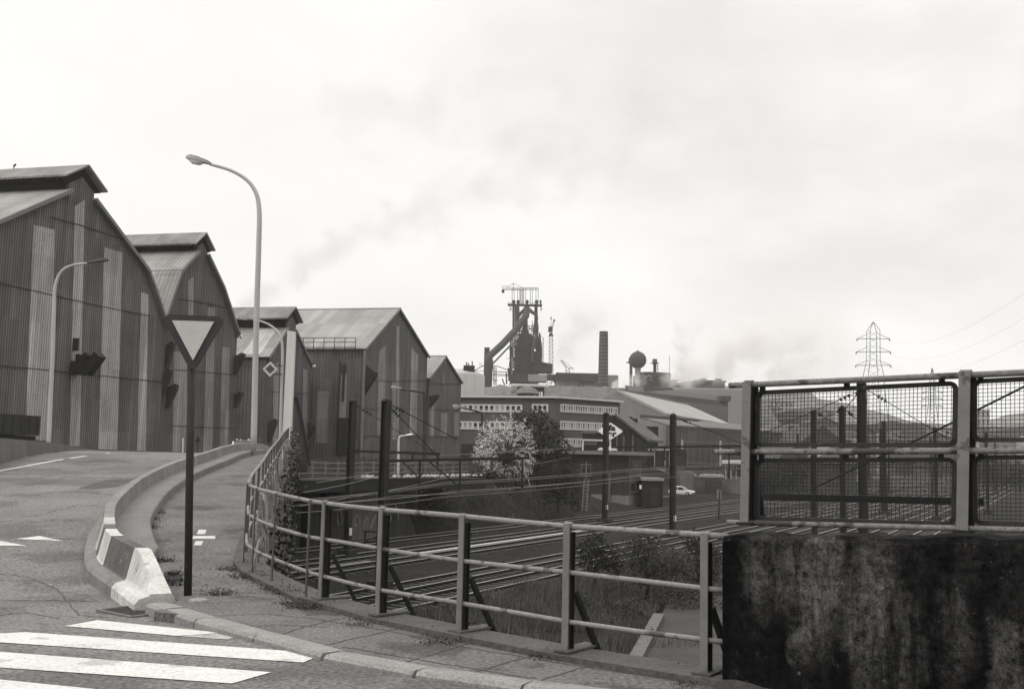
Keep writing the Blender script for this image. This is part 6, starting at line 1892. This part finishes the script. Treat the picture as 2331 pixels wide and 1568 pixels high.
MB().box(C(612, 630, 400), (44 * ut, 3, 6 * ut)).build('platform', M_FUR, st_)
mv = thing('vent_stack', 'mushroom-headed vent stack with platform on the plant building roof', 'chimney', C(908, 745, 420)); ut = .2035 * 420 / 2266
MB().lathe(C(908, 760, 420), [(18 * ut, 0), (18 * ut, 105 * ut), (27 * ut, 118 * ut), (27 * ut, 160 * ut), (22 * ut, 168 * ut)], 16).build('shaft', M_FUR2, mv, smooth=True)
m = MB(); m.box(C(908, 641, 418), (88 * ut, 3, 5 * ut)); m.bar(C(940, 641, 418), C(940, 740, 418), 5 * ut)
for y_ in (670, 690, 712): m.bar(C(930, y_, 418), C(952, y_, 418), 4 * ut)
m.build('platform', M_FUR, mv)
pb_ = thing('plant_building', 'dark hazy sinter plant building with curved roof and broken pale windows', 'building', C(920, 890, 425))
rf = [C(745, 740, 425), C(830, 736, 425), C(930, 738, 425), C(1040, 744, 425), C(1085, 748, 425)]
MB().prism([C(745, 905, 425)] + rf + [C(1085, 905, 425)], Vector((0, 25, 0))).build('wall', M_FUR, pb_)
M_PATCH = mat('pale_patch', .28, var=.4)
for k in range(26):
    cx_ = random.uniform(755, 1060); cy = random.choice((775, 790, 812, 830)) + random.uniform(-4, 4); MB().box(C(cx_, cy, 424.9), (random.uniform(8, 26) * ut, .3, random.uniform(4, 11) * ut)).build('window', M_PATCH, pb_)
MB().bar(C(1071, 745, 424), C(1071, 552, 424), 4 * ut).build('antenna', M_FUR, pb_)
m = MB()
for i in range(2): m.prism([C(1088, 762 + 10 * i, 424), C(1092, 780 + 10 * i, 424), C(1082, 790, 424), C(1080, 762, 424)], Vector((0, 4, 0)))
m.build('roof_edge', M_FUR, pb_)
for (x0, y0, x1, y1, Y, v_, lb) in ((1075, 900, 1157, 843, 430, .06, 'low dark block right of the plant building, half in steam'), (1160, 905, 1240, 880, 440, .09, 'low hazy block under the white steam'), (1370, 905, 1692, 852, 450, .075, 'long low dark works hall at the right end of the steam'), (1240, 905, 1360, 862, 445, .10, 'hazy steep-roofed hall inside the white steam')):
    a, b = C(x0, y0, Y), C(x1, y1, Y)
    wk = thing('works_hall', lb, 'works hall', a)
    mm = mat('hall_grey', v_, var=.25, sc=.06, streak=.2)
    MB().span(Vector((a.x, Y, a.z - 3)), Vector((b.x, Y + 20, b.z))).build('wall', mm, wk)
    m = MB(); m.span(Vector((a.x - .6, Y - .6, b.z)), Vector((b.x + .6, Y + 20.6, b.z + .7)))
    k = 0
    while a.x + 3 + k * 7 < b.x - 2: m.span(Vector((a.x + 3 + k * 7, Y + 4, b.z + .7)), Vector((a.x + 5.5 + k * 7, Y + 8, b.z + .7 + random.uniform(.8, 2.6)))); k += 1
    m.build('roof', M_FUR, wk)
ll = thing('long_shed', 'very long hazy low shed stretching right behind the pale shed roof', 'shed', C(1200, 940, 300))
a, b, c2, d2 = C(640, 925, 330), C(1900, 940, 300), C(1900, 1090, 300), C(640, 990, 330)
MB().prism([a, b, Vector((b.x, b.y, -5)), Vector((a.x, a.y, -5))], Vector((0, 12, 0))).build('wall', mat('long_wall', .19, var=.15, sc=.05), ll)
MB().prism([C(760, 908, 332), C(1900, 925, 302), b + UP * .05, a + UP * .05], Vector((0, 12, .0))).build('roof', mat('long_roof', .12, var=.2, sc=.05), ll)
lr = thing('dark_roof_shed', 'long dark low-pitched roof running down behind the pale shed ridge', 'shed', C(1200, 1000, 290))
p0, p1 = C(620, 945, 292), C(1728, 1068, 262)
MB().prism([p0, p1, p1 - UP * 1.4, p0 - UP * 1.4], Vector((0, 10, 2.2))).build('roof', mat('dark_shed_roof', .05, var=.3, sc=.08), lr)
MB().prism([p0 - UP * 1.4, p1 - UP * 1.4, Vector((p1.x, p1.y, -5)), Vector((p0.x, p0.y, -5))], Vector((0, 9, 0))).build('wall', mat('dark_shed_wall', .09, var=.3, sc=.08), lr)
m = MB(); m.span(C(800, 965, 288), C(1060, 935, 296)); m.span(C(1650, 1060, 262), C(1705, 1020, 268)); m.build('roof_box', mat('roof_box_dark', .05), lr)

# ------------------------------------------------------------------ hills and distant town
def ridge(name, tops, Y, depth, mt, seed):
    rows = []
    n = 90
    for i in range(n + 1):
        px = lerp(tops[0][0], tops[-1][0], i / n)
        top = interp(tops, px) + 1.5 * mnoise.noise((i * .31 + seed, 0, 0)) + .8 * mnoise.noise((i * .9 + seed, 2, 0))
        p = P(px, top, Y)
        rows.append([Vector((p.x, Y - depth, -6)), Vector((p.x, Y - depth * .4, p.z * .55)), p, Vector((p.x, Y + depth * .5, -6))])
    return struct(MB().grid(rows).build(name, mt, smooth='all'))
ridge('hill', [(250, 960), (900, 930), (1050, 890), (1250, 884), (1450, 882), (1640, 876), (1700, 884), (1770, 890), (1830, 898), (1860, 912), (1910, 926), (1960, 928), (2010, 938), (2080, 962), (2180, 985), (2300, 1000), (2600, 1005)], 900, 240, M_HILL, 1)
ridge('hill', [(1500, 900), (1700, 900), (1820, 893), (1850, 893), (1856, 906), (1940, 920), (2050, 958), (2150, 965), (2230, 962), (2290, 944), (2340, 938), (2480, 925), (2800, 905)], 1150, 120, M_HILL, 5)
ridge('hill', [(1900, 990), (2100, 995), (2200, 990), (2260, 975), (2330, 962), (2500, 950), (2800, 930)], 700, 120, M_HILL, 9)
M_TW = [mat('town_wall_pale', .28, var=.3, sc=.1), mat('town_wall_grey', .12, var=.3, sc=.1), mat('town_wall_dark', .05, var=.3, sc=.1)]
M_TR = [mat('town_roof_dark', .045, var=.3, sc=.1), mat('town_roof_grey', .14, var=.3, sc=.1)]
def house(label, px, Y, w, h, dp, wm, rm, roofh, name='town_house', rows_=2, cols_=4, ang=.15, pyb=None):
    c = P(px, 1050, Y); c.z = -4.95
    t_ = thing(name, label, 'building', c, ang, 'distant buildings behind the mesh fence' if 'behind the mesh' in label else None)
    Mx = WM[t_]
    L = lambda x, y, z: Mx @ Vector((x, y, z))
    MB().prism([L(-w / 2, 0, 0), L(w / 2, 0, 0), L(w / 2, dp, 0), L(-w / 2, dp, 0)], UP * h).build('wall', wm, t_)
    if roofh > .6: MB().prism([L(-w / 2 - .4, -.5, h), L(w / 2 + .4, -.5, h), L(w / 2 + .4, -.5, h + .12), L(0, -.5, h + roofh), L(-w / 2 - .4, -.5, h + .12)], Mx.to_3x3() @ Vector((0, dp + 1, 0))).build('roof', rm, t_)
    else: MB().prism([L(-w / 2 - .4, -.5, h), L(w / 2 + .4, -.5, h), L(w / 2 + .4, dp + .5, h), L(-w / 2 - .4, dp + .5, h)], UP * .5).build('roof', rm, t_)
    ww = w / cols_; hh2 = h / rows_
    for i in range(cols_):
        for j in range(rows_):
            x0 = -w / 2 + (i + .28) * ww; z0 = (j + .3) * hh2
            MB().prism([L(x0, -.03, z0), L(x0 + ww * .44, -.03, z0), L(x0 + ww * .44, -.03, z0 + hh2 * .45), L(x0, -.03, z0 + hh2 * .45)], Mx.to_3x3() @ Vector((0, -.05, 0))).build('window', M_PANE, t_)
    return t_
random.seed(21)
house('dark gabled shed behind the mesh, lower left of two', 1822, 185, 11, 5.2, 16, M_TW[2], M_TR[0], 4.2, rows_=1, cols_=2, ang=.1)
house('taller dark gabled shed behind the mesh, between the two left masts', 1872, 195, 13, 7.5, 16, M_TW[2], M_TR[0], 5.4, rows_=1, cols_=2, ang=.05)
house('small dark gabled shed behind the mesh, just left of the capped mast', 1900, 180, 8, 5.5, 14, M_TW[2], M_TR[1], 3.8, rows_=1, cols_=1, ang=.1)
house('long pale hall with dark roof behind the mesh at the left post', 1760, 240, 46, 9, 12, M_TW[1], M_TR[0], .4, rows_=2, cols_=12, ang=.3)
house('stepped pale works block behind the mesh below the hill end', 1790, 420, 40, 20, 20, M_TW[1], M_TR[1], .4, rows_=3, cols_=10, ang=.2)
k = 0
desc = ['pale two-storey block', 'grey flat-roofed block', 'dark narrow block', 'white low terrace', 'pale gabled house', 'grey warehouse', 'dark low shed', 'pale tall slab block', 'long grey hall', 'small white house', 'dark gabled store', 'pale office slab', 'grey terrace', 'low white shed', 'dark works hall', 'grey tower block']
for px in (1955, 1990, 2030, 2055, 2085, 2110, 2140, 2165, 2190, 2215, 2240, 2262, 2285, 2310, 2340, 2380):
    Y = random.choice((430, 470, 520, 560)); w = random.uniform(14, 34); pt = random.uniform(972, 1004)
    h = (1025 + (px - 1165) * .0227 - pt) / 2266 * Y + 6.6
    house(desc[k] + ' of the distant town behind the mesh', px, Y, w, h, 12, M_TW[k % 3 if k % 4 else 0], M_TR[k % 2], random.choice((.4, 3.0)), rows_=max(2, int(h / 3.4)), cols_=5, ang=random.uniform(-.3, .4)); k += 1
desc2 = ['pale stepped terrace', 'grey works block', 'dark long shed', 'white gabled hall', 'grey stack of flats', 'pale low depot', 'dark gabled hall', 'pale hillside block', 'white hillside house', 'grey hillside row']
k = 0
for px, pt, Y in ((1735, 960, 330), (1765, 985, 300), (1800, 945, 520), (1835, 990, 290), (1880, 965, 420), (1905, 992, 300), (1945, 980, 400), (1750, 930, 600), (1780, 915, 640), (1850, 935, 620)):
    h = (1025 + (px - 1165) * .0227 - pt) / 2266 * Y + 6.6
    house(desc2[k] + ' stacked on the slope behind the left mesh panel', px, Y, random.uniform(12, 30), h, 12, M_TW[(0, 1, 2, 0, 1, 1, 2, 1, 0, 1)[k]], M_TR[k % 2], random.choice((.4, 2.5)), rows_=max(2, int(h / 3.6)), cols_=5, ang=random.uniform(-.2, .3)); k += 1
for off, t, zt_ in ((-12.5, 120, 5.2), (-19.4, 128, 5.2), (-29, 135, 5.4), (-12.5, 165, 5.2), (-39, 170, 5.4), (-19.4, 180, 5.2), (-29, 200, 5.4), (-12.5, 230, 5.4), (-39, 240, 5.4), (-8.6, 140, 5.2), (-22.7, 260, 5.4)):
    mast('distant dark catenary mast among the sidings behind the mesh panels', TP(off, t, ZR), zt_, .34, plate=False, stays=[(TP(off, t, zt_), TP(off + 8, t + 3, zt_ - 3.2))])
for (o1_, t1_, o2_, t2_, z_) in ((-12.5, 120, -29, 135, 1.6), (-12.5, 165, -39, 170, 1.6), (-12.5, 230, -39, 240, 1.8)):
    MBp = MB(); MBp.bar(TP(o1_, t1_, z_), TP(o2_, t2_, z_), .16, .2); MBp.bar(TP(o1_, t1_, z_ - .9), TP(o2_, t2_, z_ - .9), .10)
    for q in range(8): MBp.bar(TP(lerp(o1_, o2_, q / 8), lerp(t1_, t2_, q / 8), z_ - (.9 if q % 2 else 0)), TP(lerp(o1_, o2_, (q + 1) / 8), lerp(t1_, t2_, (q + 1) / 8), z_ - (0 if q % 2 else .9)), .07)
    tag(MBp.build('portal_beam', M_MAST, loc=TP(o1_, t1_, z_)), 'lattice portal beam spanning the sidings between distant masts', 'portal beam', 'portal beams across the sidings')
for off in (-10.8, -14.2, -17.6, -21.0, -27.3):
    wire('thin overhead wire along the sidings behind the mesh fence', [TP(off, 60, .8), TP(off, 120, .9), TP(off, 180, .8), TP(off, 260, .9)], .022, M_WIRE, sag=.35, grp='overhead wires over the sidings')
house('big dark slab block behind the mesh beside the thickest mast', 1990, 520, 24, 24, 20, M_TW[2], M_TR[0], .4, rows_=5, cols_=5)
house('far pale tower block behind the mesh of the second bay', 2236, 620, 12, 38, 12, M_TW[0], M_TR[1], .4, rows_=8, cols_=4)
# trees of the valley (each a low rounded crown)
proto = None
spots = [(2235, 250), (2260, 235), (2290, 245), (2320, 230), (2350, 240), (2210, 330), (2140, 350), (2060, 360), (1735, 190), (1760, 180), (1795, 175), (1715, 185), (2185, 300), (2275, 280), (2335, 290)]
tl = ['first dark crown', 'broad crown', 'ragged crown', 'tall crown', 'end crown', 'distant crown', 'pale hazy crown', 'hazy low crown', 'dark crown by the canopy', 'bushy crown', 'wide bushy crown', 'crown at the left fence post', 'mid-distance crown', 'middle crown of the right clump', 'far crown of the right clump']
for i, (px, Y) in enumerate(spots):
    c = P(px, 1050, Y); c.z = -4.95
    if proto is None or i == 8:
        proto = tree('valley_tree', 'valley tree, ' + tl[i] + ', behind the mesh fence', c, .3, [(c + Vector((random.uniform(-2.4, 2.4), random.uniform(-1, 1), 3.2 + random.uniform(-1, 2.2))), random.uniform(1.5, 2.4)) for _ in range(7)], 1500, .32, M_LEAFD); proto['group'] = 'trees of the valley behind the mesh fence'
    else: dup(proto, c, random.uniform(0, 6), 'valley tree, ' + tl[i] + ', behind the mesh fence')

# ------------------------------------------------------------------ pylons and lines
M_PYL = mat('pylon_steel', .06, var=.2)
def pylon(label, px, Y, k, pytop, arms, foot_py):
    """k px half width at the waist"""
    us = Y / 2266
    t_ = thing('pylon', label, 'pylon', P(px, foot_py, Y))
    m = MB()
    wt_ = .16 * k / 11
    pr = [(foot_py, 34 * k / 11), (arms[2][0] + 22, 17 * k / 11), (arms[2][0] - 10, 11.5 * k / 11), (arms[0][0] - 18, 11 * k / 11), (pytop, .6)]
    for sx in (-1, 1):
        for dy in (-1, 1):
            pts = [P(px + sx * w, py, Y) + Vector((0, dy * w * us, 0)) for py, w in pr]
            for a, b in zip(pts, pts[1:]): m.bar(a, b, .95 * us)
    py = arms[0][0] - 18; alt = 1
    while py < foot_py - 8:
        w = interp([(b, a) for b, a in reversed(pr)], py) if False else interp(sorted(pr), py); st2 = max(6, w * 1.3); w2 = interp(sorted(pr), py + st2)
        m.bar(P(px - w * alt, py, Y), P(px + w2 * alt, py + st2, Y), .5 * us); m.bar(P(px + w * alt, py, Y), P(px - w2 * alt, py + st2, Y), .5 * us); py += st2; alt = -alt
    m.build('tower', M_PYL, t_)
    for (py, hw_) in arms:
        m = MB()
        for dy in (-1, 1): m.bar(P(px - hw_, py, Y), P(px + hw_, py, Y), 1.2 * us); m.bar(P(px - hw_, py, Y), P(px - 8 * k / 11, py - 13 * k / 11, Y), .8 * us); m.bar(P(px + hw_, py, Y), P(px + 8 * k / 11, py - 13 * k / 11, Y), .8 * us)
        for sx in (-1, 1): m.bar(P(px + sx * hw_, py, Y), P(px + sx * hw_, py + 5 * k / 11, Y), 1.8 * us)
        m.build('cross_arm', M_PYL, t_)
pylon('tall lattice high-voltage pylon with three cross arms above the mesh fence', 1988, 300, 11, 733, [(771, 37), (801, 39), (831.5, 40)], 1100)
pylon('distant smaller lattice pylon behind the mesh panel', 2122, 560, 5.5, 838, [(893, 22), (908, 23), (925, 24)], 1070)
for (py, sx) in ((771, 1), (801, 1), (831, 1)):
    a = P(1988 + sx * 38, py + 4, 300)
    ends = {(771, 1): (2400, 620), (801, 1): (2400, 682), (831, 1): (2400, 735), (771, -1): (2400, 560), (801, -1): (2400, 640)}[(py, sx)]
    b = P(*ends, 120)
    wire('faint high-voltage conductor running from the pylon out to the right', [a, b], .013, mat('conductor', .3) if (py, sx) == (771, 1) else bpy.data.materials['conductor'], sag=4.0, grp='conductors of the pylon line')
# ------------------------------------------------------------------ smoke, steam and haze
def smoke(name, label, a, b, r0, r1, dens, col, curve=0.0, seed=0.0, nsc=1.0, amp=1.5, thr=.0):
    """billowing plume along a -> b (world), radius r0 -> r1, bending upwards by curve"""
    a, b = Vector(a), Vector(b)
    d = b - a; ln = d.length
    X = d.normalized(); Yv = UP.cross(X).normalized(); Z = X.cross(Yv)
    m = MB(); n, k = 14, 18
    rings = []
    rows = []
    for i in range(n + 1):
        t = i / n; x = t * ln; r_ = (r0 + (r1 - r0) * t) * 1.22
        zc = curve * (t * (1 - t)) * 4
        rows.append([Vector((x, math.cos(2 * PI * j / k) * r_, math.sin(2 * PI * j / k) * r_ + zc)) for j in range(k)])
    m.grid([r_ + [r_[0]] for r_ in rows]); m.poly(rows[0]); m.poly(rows[-1][::-1])
    # close the seam so that the volume is watertight
    me = bpy.data.meshes.new(name)
    vs, fs = [], []
    for r_ in rows: vs += [tuple(p) for p in r_]
    for i in range(n):
        for j in range(k): fs.append((i * k + j, (i + 1) * k + j, (i + 1) * k + (j + 1) % k, i * k + (j + 1) % k))
    fs.append(tuple(range(k))); fs.append(tuple(n * k + j for j in range(k))[::-1])
    me.from_pydata(vs, [], fs); me.update()
    b_ = bmesh.new(); b_.from_mesh(me); bmesh.ops.recalc_face_normals(b_, faces=b_.faces); b_.to_mesh(me); b_.free()
    o = bpy.data.objects.new(name, me); COL.objects.link(o)
    Mx = Matrix((X, Yv, Z)).transposed().to_4x4(); Mx.translation = a
    o.matrix_world = Mx
    mt = bpy.data.materials.new(name + '_volume')
    t = NT(mt)
    pv_ = t.node('ShaderNodeVolumePrincipled')
    tc = t.node('ShaderNodeTexCoord'); vec = tc.outputs['Object']
    sx = t.node('ShaderNodeSeparateXYZ'); t.l.new(vec, sx.inputs[0])
    tt = t.math('DIVIDE', sx.outputs[0], ln)
    zc = t.math('MULTIPLY', t.math('MULTIPLY', tt, t.math('SUBTRACT', 1.0, tt)), 4 * curve)
    rad = t.math('MULTIPLY_ADD', tt, r1 - r0, r0)
    zz = t.math('SUBTRACT', sx.outputs[2], zc)
    dist = t.math('DIVIDE', t.math('SQRT', t.math('ADD', t.math('MULTIPLY', zz, zz), t.math('MULTIPLY', sx.outputs[1], sx.outputs[1]))), rad)
    mp = t.node('ShaderNodeMapping'); mp.inputs['Location'].default_value = (seed, seed * .7, seed * 1.3); t.l.new(vec, mp.inputs[0])
    nz = t.node('ShaderNodeTexNoise'); nz.inputs['Scale'].default_value = nsc / max(r1, r0); nz.inputs['Detail'].default_value = 4; nz.inputs['Roughness'].default_value = .58; nz.inputs['Distortion'].default_value = .5
    t.l.new(mp.outputs[0], nz.inputs['Vector'])
    body = t.math('ADD', t.math('SUBTRACT', .62 - thr, dist), t.math('MULTIPLY', t.math('SUBTRACT', nz.outputs[0], .5), amp * 2.2))
    body = t.remap(body, 0, .75, 0, 1, True)
    edge = t.remap(dist, .85, 1.15, 1, 0, True)
    fade = t.math('MULTIPLY', t.remap(tt, 0, .05, 0, 1, True), t.remap(tt, .55, .99, 1, 0, True))
    dn = t.math('MULTIPLY', t.math('MULTIPLY', t.math('MULTIPLY', body, edge), fade), dens)
    # thins out as it spreads
    dn = t.math('MULTIPLY', dn, t.math('DIVIDE', r0 * .5 + r1 * .5, rad))
    t.l.new(dn, pv_.inputs['Density'])
    pv_.inputs['Color'].default_value = (col * TINT[0], col * TINT[1], col * TINT[2], 1)
    pv_.inputs['Anisotropy'].default_value = .0
    t.l.new(pv_.outputs[0], t.out.inputs['Volume'])
    me.materials.append(mt)
    o['label'] = label; o['category'] = 'smoke'; o['kind'] = 'stuff'
    return o
YS = 560
smoke('smoke', 'long grey smoke plume drifting up to the right above the sheds', P(500, 735, YS), P(1620, 360, YS), 8, 52, .0085, .40, curve=26, seed=3.1, nsc=3.2, amp=1.15, thr=-.05)
smoke('smoke', 'grey drifting smoke bank high above the furnace', P(700, 250, 700), P(1900, 300, 700), 60, 70, .0032, .45, curve=0, seed=8.7, nsc=2.4, amp=1.3, thr=.1)
smoke('smoke', 'pale grey smoke rising behind the furnace and tower crane', P(1255, 850, 470), P(1385, 660, 470), 7, 26, .022, .55, curve=0, seed=1.9, nsc=2.8, amp=1.1, thr=.0)
smoke('steam', 'thick white steam cloud blowing right from the plant halls', P(1500, 868, 415), P(1990, 745, 415), 9, 36, .095, .91, curve=4, seed=5.5, nsc=3.6, amp=1.25, thr=-.05)
smoke('steam', 'small dark-edged steam column rising beside the antenna', P(1535, 870, 412), P(1580, 700, 412), 4, 15, .05, .55, curve=0, seed=2.2, nsc=3.0, amp=1.2, thr=.05)
smoke('steam', 'white steam puff at the foot of the water tower', P(1388, 884, 338), P(1480, 868, 338), 2.6, 5.5, .30, .985, curve=1, seed=6.1, nsc=2.4, amp=1.3, thr=.0)
hz_ = MB()
hz_.span((-1340, -24, -7.5), (1340, 1330, 118))
hm = bpy.data.materials.new('haze_volume')
t = NT(hm)
v_ = t.node('ShaderNodeVolumePrincipled')
v_.inputs['Color'].default_value = (.96, .935, .905, 1)
v_.inputs['Density'].default_value = .00024
v_.inputs['Anisotropy'].default_value = .1
t.l.new(v_.outputs[0], t.out.inputs['Volume'])
hh = hz_.build('haze', hm)
hh['kind'] = 'stuff'; hh['label'] = 'pale industrial haze lying over the whole valley'; hh['category'] = 'haze'
